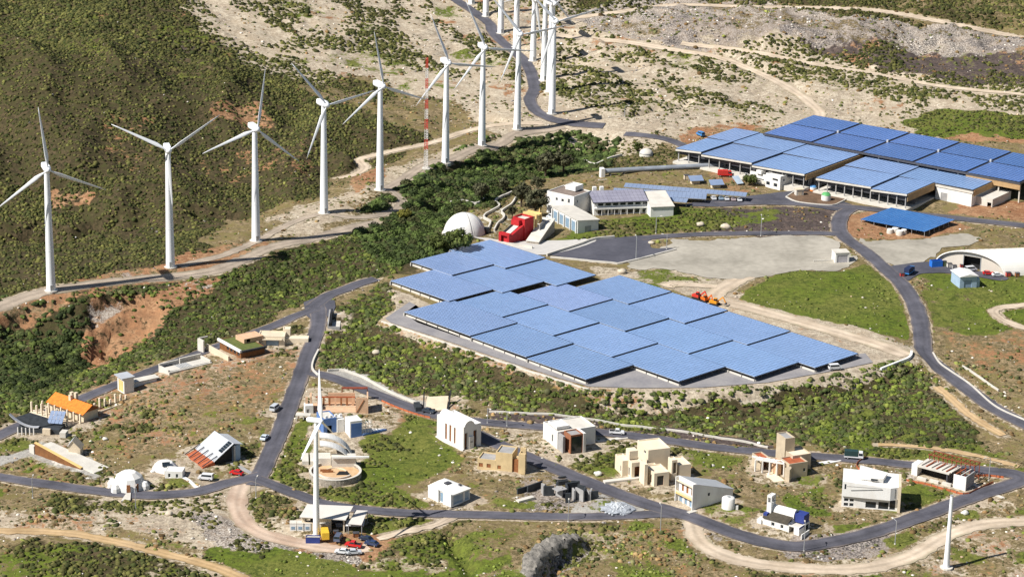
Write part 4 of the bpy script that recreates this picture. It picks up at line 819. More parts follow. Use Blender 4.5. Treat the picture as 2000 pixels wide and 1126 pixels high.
# tall left block
f = Fr((1120,424), (1146,414), (1068,412)); t = f.root('office', 'tall plain white block with small windows beside dark trees', 'office')
Lb = f.l(1068,412)[1]; blk(t, 0, f.L+2, 0, Lb, -1.5, 8.6, WHITE, {'l': [(2,3,5.4,7.2),(5,6.2,5.4,6.6),(8,9,5.4,6.6),(13,14,4.2,7.0),(15.5,16.3,1.5,3.2)], 'f': [(2,3,5.5,6.6)]}, roofm=mat('brown_felt', (.22,.17,.14)))
blk(t, f.L-3, f.L+2.5, 4, 9, 8.61, 10.6, WHITE, par=.2); f.foot(-1, f.L+3, -1, Lb+1)
# ---------------------------------------------------------------- carport roofs
def carport(a, b, c, h, label, tilt=.5):
    f = Fr((a[0], a[1]+h*4.3), (b[0], b[1]+h*4.3)); A = f.l(*a, h); B = f.l(*b, h); C = f.l(*c, h+tilt)
    t = f.root('carport', label, 'carport', 'carports roofed with solar panels'); L = B[0]-A[0]; W_ = max(4.5, C[1]-A[1])
    b = MB(); nx = max(2, round(L/1.7))
    for i in range(nx):
        for j in range(3):
            xa = A[0]+i*L/nx; xb = xa+L/nx-.07; ya = A[1]+j*W_/3; yb = ya+W_/3-.08; za = h+tilt*(ya-A[1])/W_; zb = h+tilt*(yb-A[1])/W_
            b.hexa([(xa,ya,za-.06),(xb,ya,za-.06),(xb,yb,zb-.06),(xa,yb,zb-.06)], [(xa,ya,za),(xb,ya,za),(xb,yb,zb),(xa,yb,zb)])
    b.build('panel_grid', PANELC, t)['kind'] = 'stuff'
    sheet4(t, [(A[0],A[1],h-.1),(B[0],A[1],h-.1),(B[0],A[1]+W_,h+tilt-.1),(A[0],A[1]+W_,h+tilt-.1)], .2, STEEL, 'roof_deck')
    for i in range(int(L/8)+1):
        x = A[0]+.5+(L-1)*i/max(1, int(L/8)); MB().bar((x, A[1]+W_*.5, -1), (x, A[1]+W_*.5, h-.1), .3).build('post', STEEL, t)
    f.foot(A[0]-1, B[0]+1, A[1]-1, A[1]+W_+1)
PANELC = mat('carport_panel', (0.20, 0.26, 0.38), 0.28, 0.1, 0.1, rgb2=(0.26, 0.32, 0.45))
carport((1218,364.5), (1457,383.5), (1224,357), 2.8, 'long rear carport with grey blue solar roof beside the shaded hedge')
carport((1196,378), (1379,388.5), (1207,367), 2.8, 'middle carport with grey blue solar roof behind the long white building', .8)
carport((1282,390), (1341,395), (1288,384), 2.6, 'short front carport with grey blue solar roof near the long white building', .4)
# long dark trough on a pale wall
a = G(1173, 346); bq = gp(1412, 333, a[2]); rz = math.atan2(bq[1]-a[1], bq[0]-a[0]); L = float(np.linalg.norm(bq-a))
t = thing('wind_tunnel', 'long grey horizontal duct with white end block on short legs', 'duct', tuple(a), rz)
b = MB(); n = 12
b.add([(x, math.cos(2*math.pi*i/n)*1.3, 2.6+math.sin(2*math.pi*i/n)*1.1) for x in (1.5, L) for i in range(n)], [((i+1)%n, i, i+n, (i+1)%n+n) for i in range(n)]+[tuple(range(n)), tuple(range(2*n-1, n-1, -1))]); b.build('duct', mat('duct_grey', (.26,.28,.31), .4, .15, .3), t)
slab(t, -.2, 1.5, -1.5, 1.5, -1, 4.0, WHITE, 'end_block'); slab(t, L, L+.6, -1.4, 1.4, -1, 4.2, PALEC, 'end_frame')
for i in range(9): slab(t, 4+i*(L-6)/8, 4.4+i*(L-6)/8, -1, 1, -1, 1.6, GREYC, 'leg')
slab(t, -3, 14, -6.5, -6, -1, .8, PALEC, 'low_wall'); FOOT.append(([a[:2], bq[:2], bq[:2]+[0,4], a[:2]+[0,4]], 2))
# ---------------------------------------------------------------- dome, red building, ramp
p = G(907, 455); t = thing('dome', 'large smooth white hemispherical dome beside the red building', 'dome', tuple(p)); rd = 8.4
MB().lathe([(rd*math.cos(a), -.8+rd*1.08*math.sin(a)) for a in np.linspace(0, math.pi/2-.001, 14)], 40).build('shell', WHITE, t, True)
b = MB()
for i in range(14):
    a0 = math.pi/2*i/14; a1 = math.pi/2*(i+1)/14; b.bar((0.35+rd*.33*math.cos(a0), -rd*.95*math.cos(a0), -.8+rd*1.09*math.sin(a0)), (.35+rd*.33*math.cos(a1), -rd*.95*math.cos(a1), -.8+rd*1.09*math.sin(a1)), .12, .1)
b.build('seam_rib', GREYC, t)
for j in range(10):
    b = MB(); an = 2*math.pi*j/10+.2
    for i in range(12):
        a0 = math.pi/2*i/12; a1 = math.pi/2*(i+1)/12; b.bar((rd*1.003*math.cos(a0)*math.cos(an), rd*1.003*math.cos(a0)*math.sin(an), -.8+rd*1.083*math.sin(a0)), (rd*1.003*math.cos(a1)*math.cos(an), rd*1.003*math.cos(a1)*math.sin(an), -.8+rd*1.083*math.sin(a1)), .06, .05)
    b.build('panel_seam', WHITE, t)
MB().lathe([(rd+.5, -1), (rd+.5, .15), (rd-.5, .15)], 40).build('base_ring', PALEC, t)
slab(t, rd*.92, rd+1.4, -1.2, 1.2, -.8, 2.4, BLACK, 'entrance'); FOOT.append(([p[:2]+np.array(q) for q in ((-9,-9),(11,-9),(11,9),(-9,9))], 0))
p = G(1262, 303); t = thing('tank', 'small round whitish tank on pale ground near the warehouse corner', 'tank', tuple(p)); MB().lathe([(3.0, -1), (3.0, 1.2), (2.4, 2.2), (1.2, 2.8), (.02, 3.0)], 24).build('shell', PALEC, t, True); MB().lathe([(3.05, .9), (3.12, 1.1), (3.05, 1.3)], 24).build('rim', STEEL, t)
f = Fr((994,477), (1040,461)); t = f.root('museum', 'stepped bright red building with dark red side and open portal', 'museum')
W_ = 5.2; L = f.L; ye = W_
red2 = mat('dark_red_paint', (.40,.012,.015), .6, .15, .4)
blk(t, 0, 1.4, 0, W_, -1, 4.0, REDP, {'l': [(1.0,4.0,-.2,3.0,'void')]}, par=.3); 
b = MB(); b.add([(1.4,0,-1),(L*.62,0,-1),(L*.62,W_,-1),(1.4,W_,-1),(1.4,0,3.1),(L*.62,0,5.8),(L*.62,W_,5.8),(1.4,W_,3.1)], [(3,2,1,0),(4,5,6,7),(0,1,5,4),(1,2,6,5),(2,3,7,6),(3,0,4,7)]); b.build('sloping_hall', REDP, t)
sheet4(t, [(1.6,1.3,3.35),(L*.6,1.3,5.98),(L*.6,3.6,5.98),(1.6,3.6,3.35)], .18, PALEC, 'roof_strip'); sheet4(t, [(1.6,3.9,3.35),(L*.6,3.9,5.98),(L*.6,5.0,5.98),(1.6,5.0,3.35)], .18, BLACK, 'roof_gutter')
blk(t, L*.62, L, -.4, W_+.4, -1, 8.2, REDP, {}, par=.7, roofm=PALEC); slab(t, L*.5, L*.62-.02, 1.2, W_-.2, 5.2, 7.6, REDP, 'clerestory')
f.foot(-3, L+9, -3, W_+3)
t = f.root('portal', 'yellow double portal frame standing behind the red building', 'portal frame')
for q in (L+1.2, L+4.2):
    for yy in (-.8, W_): slab(t, q, q+.7, yy, yy+.7, -1, 7.8, YELL, 'post')
    slab(t, q, q+.7, -.8, W_+.7, 7.81, 8.6, YELL, 'lintel')
slab(t, L+1.9, L+4.2, -.8, W_+.7, 7.9, 8.3, YELL, 'canopy'); MB().add([(L+4.5,.2,8.6),(L+5.3,.2,8.6),(L+5.3,.8,8.6),(L+4.5,.8,8.6),(L+4.9,.5,10.6)], [(0,1,4),(1,2,4),(2,3,4),(3,0,4),(3,2,1,0)]).build('spike', YELL, t)
f = Fr((1052,478), (1083,452)); t = f.root('ramp', 'cream sloping ramp roof with dark side wall beside the red building', 'ramp')
L = f.L; b = MB(); b.extrude_y([(0,-1),(L,-1),(L,5.2),(0,1.0)], 0, 5.0); b.build('base', STONEW, t)
sheet4(t, [(-.2,-.2,1.25),(L,-.2,5.45),(L,5.2,5.45),(-.2,5.2,1.25)], .25, PALEC, 'deck'); slab(t, L*.45, L*.8, 2.6, 2.9, 3.4, 5.6, GREYC, 'fin'); f.foot(-1, L+1, -1, 6)
# cream garden walls of the museum slope
gw = [([(952,452),(958,435),(945,425),(975,405),(968,395),(1000,378)], 'pale winding garden wall climbing from the dome, nearest to it'), ([(965,452),(972,440),(985,425),(980,415),(1000,400),(1010,385)], 'pale winding garden wall between dome and red building'),
      ([(1128,306),(1160,326),(1172,322),(1195,312),(1215,305)], 'pale angled wall above the ravine near the duct'), ([(880,400),(905,396),(930,402),(948,392)], 'low pale wall in scrub just above the dome'), ([(1068,500),(1130,480),(1158,470),(1200,465)], 'white kerb wall along the upper edge of the car park'), ([(938,478),(960,474),(985,478),(1020,482),(1040,486)], 'white low wall at the head of the solar terrace')]
for pts, lab in gw:
    P = dense(wpts(pts), 1.2); T = np.gradient(P, axis=0); T /= np.linalg.norm(T, axis=1)[:,None]; N = np.stack([-T[:,1], T[:,0]], 1); b = MB(); c0 = P[0]
    for i in range(len(P)-1):
        q = []; zt = []
        for k in (i, i+1):
            z = hz(*P[k]); q.append((P[k]-c0-N[k]*.3, P[k]-c0+N[k]*.3, z))
        (a0, a1, za), (b0, b1, zb) = q; b.hexa([(*a0,za-.6),(*b0,zb-.6),(*b1,zb-.6),(*a1,za-.6)], [(*a0,za+1.1),(*b0,zb+1.1),(*b1,zb+1.1),(*a1,za+1.1)])
    tag(b.build('garden_wall', PALEC, None, loc=(c0[0], c0[1], 0)), lab, 'wall')
# ---------------------------------------------------------------- hangar, sheds
f = Fr((1828,514), (1962,537)); t = f.root('hangar', 'large white arched hangar with dark square doorway', 'hangar')
L = f.L; H_ = 7.4; n = 24; pr = [(L/2+L/2*math.cos(math.pi*i/n), -.5+H_*math.sin(math.pi*i/n)**.9) for i in range(n+1)]
out = [(L/2+(L/2+.35)*math.cos(math.pi*i/n), -.5+(H_+.35)*math.sin(math.pi*i/n)**.9) for i in range(n+1)]
b = MB(); q1 = f.l(1962,537); q2 = f.l(2130,531); SK = np.array(q2)-np.array(q1)   # the hall runs on at a slant to its open end
def sw(x, y, z, k): return (x+SK[0]*k, y+SK[1]*k, z)
for i in range(n): b.add([(out[i][0],-.9,out[i][1]),(out[i+1][0],-.9,out[i+1][1]),sw(out[i+1][0],0,out[i+1][1],1),sw(out[i][0],0,out[i][1],1),(pr[i][0],-.9,pr[i][1]-.05),(pr[i+1][0],-.9,pr[i+1][1]-.05)], [(0,1,2,3)[::-1],(0,4,5,1)[::-1]])
b.build('roof', mat('hangar_sheet', (.76,.74,.70), .5, .05, .05, rgb2=(.66,.63,.58)), t, True)
d0, d1, dz = L*.40, L*.64, 5.0; b = MB()
ptop = lambda x: -.5+H_*max(0., (1-((x-L/2)/(L/2))**2))**.45
xs = sorted(set([p_[0] for p_ in pr]+[d0, d1]))
for i in range(len(xs)-1):
    zb = dz if d0-1e-6 <= xs[i] and xs[i+1] <= d1+1e-6 else -.8
    b.add([(xs[i],.15,zb),(xs[i+1],.15,zb),(xs[i+1],.15,ptop(xs[i+1])),(xs[i],.15,ptop(xs[i])),(xs[i],.4,zb),(xs[i+1],.4,zb),(xs[i+1],.4,ptop(xs[i+1])),(xs[i],.4,ptop(xs[i]))], [(0,1,2,3),(7,6,5,4),(0,4,5,1)])
b.build('end_wall', mat('hangar_end', (.62,.56,.48), .8, .06, .2), t); slab(t, d0-1, d1+1, 3, 3.2, -.5, 5.6, BLACK, 'inner_black_sheet'); b = MB(); b.add([sw(p_[0],-.1,p_[1],1) for p_ in pr]+[sw(p_[0],.1,p_[1],1) for p_ in pr], [tuple(range(n+1)), tuple(range(2*n+1,n,-1))]); b.build('rear_wall', GREYC, t)  # black sheet set just inside the open doorway
slab(t, d0-.3, d0-.02, .05, .14, -.5, dz+.3, STEEL, 'door_jamb'); slab(t, d1+.02, d1+.3, .05, .14, -.5, dz+.3, STEEL, 'door_jamb'); slab(t, d0-.3, d1+.3, .05, .14, dz+.31, dz+.6, STEEL, 'door_head')
for j in range(14):
    b = MB(); kk = (j+.5)/14
    for i in range(n): b.bar(sw(out[i][0], 0, out[i][1]+.02, kk), sw(out[i+1][0], 0, out[i+1][1]+.02, kk), .12, .08)
    b.build('roof_rib', PALEC, t)
FOOT.append(([f.w(-2,-2), f.w(L+3,-2), f.w(*sw(L+2,3,0,1)[:2]), f.w(*sw(0,3,0,1)[:2])], 1))
f = Fr((1874,563), (1907,561)); t = f.root('shed', 'pale blue metal shed with white roof on grass below the hangar', 'shed'); Lb = f.l(1861,550)[1]
PB = mat('pale_blue_sheet', (.36,.47,.60), .5, .1, .6); blk(t, 0, f.L, 0, Lb, -1, 4.4, PB, {'f': [(f.L*.25,f.L*.7,-.2,3.0,'door')]}, par=.05, fr=mat('blue_grey_door', (.25,.33,.45), .5))
b = MB(); b.extrude_y([(-.4,4.45),(f.L+.4,4.45),(f.L+.4,4.6),(f.L/2,5.4),(-.4,4.6)], -.5, Lb+.5); b.build('pitched_roof', WHITE, t); slab(t, f.L+.02, f.L+1.4, .5, 3, -1, 3.2, PB, 'lean_to'); f.foot(-1, f.L+2, -1, Lb+1)
f = Fr((1631,514), (1658,513)); t = f.root('hut', 'small white flat roofed hut on the grey gravel lot', 'hut'); Lb = f.l(1619,507)[1]
blk(t, 0, f.L, 0, max(4, Lb), -1, 4.0, WHITE, {'f': [(.7,f.L-.5,-.3,3.2,'door')]}, fr=mat('grey_shutter', (.42,.40,.42), .6), par=.1); slab(t, -.2, f.L+.2, -.2, max(4, Lb)+.2, 4.01, 4.2, PALEC, 'roof_cap'); slab(t, -8, -.1, 2, 2.3, -1, .9, PALEC, 'low_wall'); f.foot(-1, f.L+1, -1, 6)
# traffic island with tanks
isl = [Gt(*p)[:2] for p in [(1535,386),(1560,372),(1600,366),(1640,376),(1652,388),(1640,397),(1620,402),(1560,396)]]
o = sheet('planted_island', isl, mat('dark_brown_soil', (.14,.085,.05), .95, .3, .3), .42)
P = dense(isl+[isl[0]], 1.5); c0 = P[0]; b = MB()
for i in range(len(P)-1):
    d = (P[i+1]-P[i]); d /= np.linalg.norm(d); nn = np.array([-d[1], d[0]])*.22; za, zb = hz(*P[i]), hz(*P[i+1]); q0, q1 = P[i]-c0, P[i+1]-c0
    b.hexa([(*(q0-nn),za-.2),(*(q1-nn),zb-.2),(*(q1+nn),zb-.2),(*(q0+nn),za-.2)], [(*(q0-nn),za+.62),(*(q1-nn),zb+.62),(*(q1+nn),zb+.62),(*(q0+nn),za+.62)])
k_ = b.build('kerb', PALEC, None, loc=(c0[0], c0[1], 0)); k_['kind'] = 'structure'
p = G(1613, 392); t = thing('tank', 'round white tank with green lid on the brown traffic island', 'tank', tuple(p)); MB().lathe([(1.9,0),(2.0,1.2),(1.9,2.6)], 20).build('shell', WHITE, t, True); MB().lathe([(1.95,2.6),(1.4,3.4),(.02,3.7)], 20).build('lid', mat('green_paint', (.10,.35,.12), .5), t, True)
p = G(1560, 382); t = thing('cabinet', 'cream box cabinet on the brown traffic island', 'cabinet', tuple(p), .3); slab(t, -1.6, 1.6, -1.2, 1.2, 0, 2.8, PALEC, 'body'); slab(t, -1.8, 1.8, -1.4, 1.4, 2.81, 3.0, CREAM, 'lid'); slab(t, -.8, .8, -1.26, -1.21, .2, 2.2, CREAM, 'door')
p = G(1588, 374); t = thing('tank', 'small orange and white tank with blue lid on the brown island', 'tank', tuple(p)); MB().lathe([(1.3,0),(1.4,.8),(1.4,1.0)], 16).build('base', ORANGE, t, True); MB().lathe([(1.35,1.0),(1.4,2.0)], 16).build('shell', WHITE, t, True); MB().lathe([(1.4,2.0),(1.0,2.7),(.02,2.9)], 16).build('lid', mat('sky_blue_paint', (.10,.28,.55), .5), t, True)
# ---------------------------------------------------------------- village houses
# tall white house with vaulted ridge
f = Fr((905,879), (944,872), (847,855)); t = f.root('house', 'tall white house with vaulted ridge and three slot windows along its side'); Lb = f.l(847,855)[1]; W_ = f.L; H_ = 7.8
blk(t, 0, W_, 0, Lb, -1.5, H_, WHITE, {'l': [(Lb*.30,Lb*.36,.8,6.2),(Lb*.46,Lb*.53,.8,6.4),(Lb*.62,Lb*.69,.8,6.2)], 'f': [(.5,1.6,0,5.6,'void'),(3.9,5.3,0,5.8,'void')]}, fr=WOOD, t=.5, glass=WOOD)
vault(t, .3, W_*.62, -.05, Lb*.94, H_-.25, 1.9, WHITE, 'vault'); b = MB(); b.extrude_y([(W_*.31+.15+(W_*.31-.4)*math.cos(math.pi*i/12), H_-.3+1.7*math.sin(math.pi*i/12)) for i in range(13)], .02, .25); b.build('gable', WHITE, t)
slab(t, 1.9, 3.8, -.5, -.02, -1.5, 4.2, WHITE, 'porch_wall'); MB().box(2.4, 3.3, -.54, -.505, 2.2, 2.7).build('plaque', GREYC, t); slab(t, .5, 5.4, 1.0, 1.2, -.5, 5.9, WOOD, 'inner_door'); slab(t, -.6, -.02, -.4, Lb, -1.5, .5, WHITE, 'plinth'); f.foot(-2, W_+1, -1, Lb+1)
# ochre house with slot tower
f = Fr((1025,926), (1040,918), (930,918)); t = f.root('house', 'ochre blocky house with three small brown windows and a slotted tower'); Lt = f.l(930,918)[1]; a = Lt*.14; b_ = Lt*.27; c = Lt*.62
blk(t, 0, 1.1, 0, a, -1.5, 6.6, OCHRE, par=.2); blk(t, 2.2, 3.3, .4, a, -1.5, 7.6, OCHRE, par=.2); slab(t, 1.15, 2.15, 1.6, a+4, -1.5, 5.0, OCHRE, 'slot_wall'); slab(t, 1.1, 6.5, a-.4, a-.1, -1.5, 6.8, OCHRE, 'fin_wall')
slab(t, .5, 1.0, a+.02, b_-.02, -1.5, 4.4, WOOD, 'timber_door'); blk(t, 0, 6.5, b_, c, -1.5, 6.3, OCHRE, {'l': [(3.6,4.7,.8,2.0)]}, fr=WOOD, glass=WOOD, roofm=GREYC)
blk(t, 0, 6, c+.02, Lt, -1.5, 3.5, OCHRE, {'l': [(1.5,2.8,.8,2.1),(4.0,5.3,.8,2.1)]}, fr=WOOD, glass=WOOD, roofm=GREYC); f.foot(-1, 8, -1, Lt+1)
# white house with brown glazed front
f = Fr((1114,886), (1138,882)); t = f.root('house', 'white cube house with brown brick corner and dark glazed front'); Lb = f.l(1095,877)[1]
BRK = mat('brown_brick', (.30,.12,.06), .85, .2, 1.2)
blk(t, 0, f.L, 0, Lb, -1.5, 6.2, BRK, {'f': [(.3,f.L-.3,-.2,5.6,'window')], 'l': [(1,1.6,1,4.5,'void')]}, fr=DSTEEL, roofm=GREYC); slab(t, f.L+.02, f.L+.9, -.2, Lb, -1.5, 6.3, WHITE, 'fin_wall')
blk(t, -2.2, f.L+7.0, Lb+.05, Lb+10, -1.5, 6.0, WHITE, {'l': [(3,4,1.5,4)], 'f': [(f.L+4,f.L+6,.2,2.4)]}, roofm=PALEC); blk(t, -1.5, 3, Lb+2, Lb+8, 6.02, 6.9, WHITE, par=.3); slab(t, -2.0, -1.2, Lb*.3, Lb+.02, -1.5, 5.6, GREYC, 'grey_panel'); f.foot(-3, f.L+8, -2, Lb+10)
# white low house with glazed end
f = Fr((883,991), (926,981), (829,976)); t = f.root('house', 'low white house on stilts with glazed end and faceted roof'); Lb = f.l(829,976)[1]; W_ = f.L
blk(t, 0, W_, 0, Lb, .3, 4.2, WHITE, {'f': [(.5,W_*.62,.7,3.6),(W_*.72,W_-.3,.7,3.6)], 'l': [(Lb*.36,Lb*.52,.5,3.6),(Lb*.1,Lb*.16,2,3),(Lb*.75,Lb*.8,2,3)]}, roof=None, glass=GLASSB)
MB().add([(-.3,-.3,4.2),(W_+.3,-.3,4.2),(W_+.3,Lb+.3,4.2),(-.3,Lb+.3,4.2),(W_*.35,Lb*.3,5.1),(W_*.65,Lb*.3,5.1),(W_*.6,Lb*.8,5.9),(W_*.3,Lb*.8,5.9)], [(0,1,5,4),(1,2,6,5),(2,3,7,6),(3,0,4,7),(4,5,6,7),(3,2,1,0)]).build('roof', WHITE, t)
slab(t, W_*.3, W_*.55, Lb*.45, Lb*.6, 5.3, 5.75, DSTEEL, 'skylight'); slab(t, W_*.7, W_*.8, Lb*.2, Lb*.28, 4.7, 5.3, DSTEEL, 'skylight'); slab(t, -.5, -.02, Lb*.54, Lb*.98, .3, 4.4, WHITE, 'bay'); slab(t, -.5, -.02, .02, Lb*.34, .3, 4.4, WHITE, 'bay')
for i in range(4):
    for j in range(2): slab(t, .5+j*(W_-1.3), .9+j*(W_-1.3), .4+i*(Lb-1)/3, .8+i*(Lb-1)/3, -1.5, .3, GREYC, 'stilt')
f.foot(-1, W_+2, -1, Lb+1)
# unfinished house of black slate slabs
f = Fr((1140,984), (1172,975)); t = f.root('house_shell', 'roofless shell of black stone slab walls with rubble', 'house shell')
def swall(a, b, h, m=SLATE, z=0): 
    A = f.l(*a); B = f.l(*b); h *= .78; MB().bar((A[0],A[1],h/2-.4), (B[0],B[1],h/2-.4), .5, h+.8).build('wall', m, t)
for a, b, h, m in [((1010,966),(1030,960),2.6,SLATE),((1030,963),(1058,953),3.2,SLATE),((1062,968),(1082,968),4.2,SLATE),((1062,968),(1058,962),4.2,GREYC),((1086,968),(1098,972),4.4,GREYC),((1086,968),(1088,960),4.4,SLATE),((1104,981),(1114,981),4.0,SLATE),((1105,963),(1128,960),4.4,SLATE),((1105,963),(1108,972),4.4,SLATE),
    ((1118,972),(1122,978),4.4,GREYC),((1124,972),(1140,980),4.6,GREYC),((1128,966),(1142,970),4.6,SLATE),((1142,970),(1140,980),4.6,SLATE),((1143,972),(1152,978),3.8,GREYC),((1155,976),(1168,975),3.8,SLATE),((1152,978),(1155,970),3.8,GREYC),((1090,952),(1110,950),2.8,SLATE),((1115,955),(1132,955),3.6,SLATE),((1080,945),(1108,942),1.6,SLATE),((1090,936),(1105,934),1.2,SLATE)]: swall(a, b, h, m)
q = f.l(1100,975); slab(t, q[0]-2, q[0]+1.5, q[1], q[1]+3, 2.95, 3.2, GREYC, 'roof_slab'); q = f.l(1020,978); slab(t, q[0]-2, q[0]+4, q[1]-1, q[1]+.6, -1, .8, PALEC, 'low_wall')
FOOT.append(([G(*p)[:2] for p in ((1008,968),(1058,948),(1135,948),(1175,972),(1150,986),(1095,985))], 0))
# cream cubic house
f = Fr((1277,951), (1310,947)); t = f.root('house', 'cream house of many stepped cubes with deep openings above the road')
def cube(px0, px1, py, h0, h1, dep, m=CREAM, ops=None, off=0, **k):
    A = f.l(px0, py); B = f.l(px1, py); return blk(t, A[0], B[0], A[1]+off, A[1]+off+dep, h0, h1, m, ops or {}, **k)
LC = mat('light_cream', (.74,.63,.47), .85, .08, .4)
cube(1277,1310,950, -1.5, 4.4, 7, LC, {'f': [(1.0,3.2,.2,3.4)], 'l': [(2,3,.5,3.2)]}, fr=WOOD, roofm=LC); cube(1258,1265,946, -1.5, 6.6, 4, LC); cube(1233,1257,934, -1.5, 5.2, 8, LC, {'f': [(1.0,3.8,-.3,3.8,'void')], 'l': [(1.5,2.6,.3,3)]}, roofm=CREAM)
A = f.l(1233,934); slab(t, A[0]+1.0, A[0]+3.8, A[1]+2.0, A[1]+2.2, -1, 4, WOOD, 'timber_wall'); slab(t, A[0]+.4, A[0]+3.2, A[1]+3, A[1]+6, 5.2, 7.8, LC, 'roof_cube')
cube(1215,1232,929, -1.5, 5.0, 6, LC, {'l': [(1,1.8,1,3)]}); cube(1270,1318,920, -1.5, 6.3, 9, LC, {'l': [(2,3.6,4.2,5.2)]}, off=2, roofm=LC); cube(1311,1323,936, -1.5, 6.4, 3, LC, {'f': [(.5,1.6,2,5.6,'void')]}); cube(1325,1352,934, -1.5, 4.4, 7, LC, roofm=LC); cube(1265,1290,938, -1.5, 4.0, 4, LC)
A = f.l(1180,941); B = f.l(1258,941); slab(t, A[0], B[0], A[1]-.8, A[1]+1.0, -1.2, .35, PALEC, 'path_slab'); FOOT.append(([G(*p)[:2] for p in ((1208,926),(1262,898),(1325,905),(1356,935),(1300,955),(1240,945))], 0))
# white wedge house with tank
f = Fr((1357,995), (1441,979), (1311,981)); t = f.root('house', 'white wedge shaped two storey house with balcony and sloping roof'); Lb = f.l(1311,981)[1]; L = f.L
b = MB(); b.add([(.4,.02,-1.5),(L,.02,-1.5),(L,Lb,-1.5),(.4,Lb,-1.5),(.4,.02,8.0),(L,.02,3.2),(L,Lb,3.2),(.4,Lb,8.0)], [(3,2,1,0),(4,5,6,7),(0,1,5,4),(1,2,6,5),(2,3,7,6)]); b.build('wall', WHITE, t)
mb = MB(); op = [(Lb*.22,Lb*.34,4.0,6.4),(Lb*.48,Lb*.6,4.0,6.4),(Lb*.76,Lb*.86,4.0,6.4),(Lb*.1,Lb*.28,.2,2.6),(Lb*.4,Lb*.55,.2,2.6),(Lb*.68,Lb*.85,.2,2.6)]
_panelwall(mb, lambda a, d, z: (d, Lb-a, z), 0, Lb, -1.5, 8.3, .35, op); mb.build('wall', WHITE, t)
for k, o in enumerate(op):
    w = MB().box(.2, .26, Lb-o[1], Lb-o[0], o[2], o[3]); w.build('door' if k < 3 else 'window', WOOD if k < 3 else GLASSB, t)
slab(t, -1.1, -.02, .3, Lb-.3, 3.0, 3.6, YELL, 'balcony'); slab(t, -1.1, -.9, .3, Lb-.3, 3.6, 4.1, CREAM, 'balcony_rail'); slab(t, -1.1, -.02, .02, .28, -1.5, 8.3, WHITE, 'fin_wall'); slab(t, -1.1, -.02, Lb-.28, Lb, -1.5, 8.3, WHITE, 'fin_wall'); slab(t, -1.0, -.02, .3, Lb-.3, 7.0, 7.15, CREAM, 'sun_shade')
sheet4(t, [(.2,-.2,8.25),(L+.3,-.2,3.35),(L+.3,Lb+.2,3.35),(.2,Lb+.2,8.25)], .2, METALR); MB().box(L*.33, L*.38, -.03, .015, 3.4, 4.3).build('window', BLACK, t); slab(t, -3, 0, -1.2, .2, -1.2, .1, PALEC, 'path_slab'); f.foot(-2, L+1, -1, Lb+1)
p = G(1422, 991); t = thing('water_tank', 'round white water tank beside the wedge shaped white house', 'tank', tuple(p)); MB().lathe([(1.95,-1),(1.95,3.2),(1.6,3.45),(.02,3.5)], 24).build('shell', WHITE, t, True); MB().lathe([(.45,3.4),(.45,3.75),(.02,3.8)], 12).build('hatch', STEEL, t); slab(t, 2.2, 2.9, -1.2, -.5, -1, 1.2, WHITE, 'valve_box'); FOOT.append(([p[:2]+np.array(q) for q in ((-3,-3),(3,-3),(3,3),(-3,3))], 0))
# beige house with cube tower
f = Fr((1532,938), (1584,930)); t = f.root('house', 'beige house with tall cube tower and white pergola')
BG = mat('beige_render', (.50,.41,.29), .85, .12, .4)
cube(1540,1584,934, -1.5, 4.8, 6, BG, {'f': [(5,6,1.6,2.8)]}, roofm=REDT); MB().prism([f.l(1532,938), f.l(1541,941), f.l(1545,936), f.l(1540,930)], -1.5, 4.0).build('bay', BG, t)
cube(1556,1600,928, -1.5, 5.4, 7, BG, off=3, roofm=LC); cube(1531,1554,912, -1.5, 9.6, 5.5, BG, roofm=GREYC); cube(1486,1508,920, -1.5, 4.0, 6, BG, {'f': [(.4,2.8,-.2,3.2,'void')]}, roofm=REDT); A = f.l(1486,920); slab(t, A[0]+.4, A[0]+3, A[1]+2.2, A[1]+2.4, -1, 3.4, WOOD, 'timber_wall')
cube(1516,1527,928, -1.5, 4.6, 3, PINKW)
A = f.l(1476,897,4.2); B = f.l(1532,906,4.2); d = np.array(B)-np.array(A)
for s_ in (0, 2.2):
    b = MB().bar((A[0],A[1]+s_,4.4), (B[0],B[1]+s_,4.4), .4, .5); b.build('pergola_beam', WHITE, t)
for i in range(5):
    q = np.array(A)+d*i/4; slab(t, q[0]-.2, q[0]+.2, q[1]-.2, q[1]+.2, -1.5, 4.15, WHITE, 'pergola_post'); MB().bar((q[0], q[1], 4.75), (q[0], q[1]+2.2, 4.75), .3, .2).build('pergola_rafter', WHITE, t)
A = f.l(1470,922); B = f.l(1530,936); slab(t, A[0], B[0], min(A[1],B[1])-1, max(A[1],B[1])+1.2, -1.4, .12, LC, 'terrace'); FOOT.append(([G(*p)[:2] for p in ((1460,918),(1480,896),(1545,885),(1605,915),(1600,935),(1540,945),(1480,935))], 0))
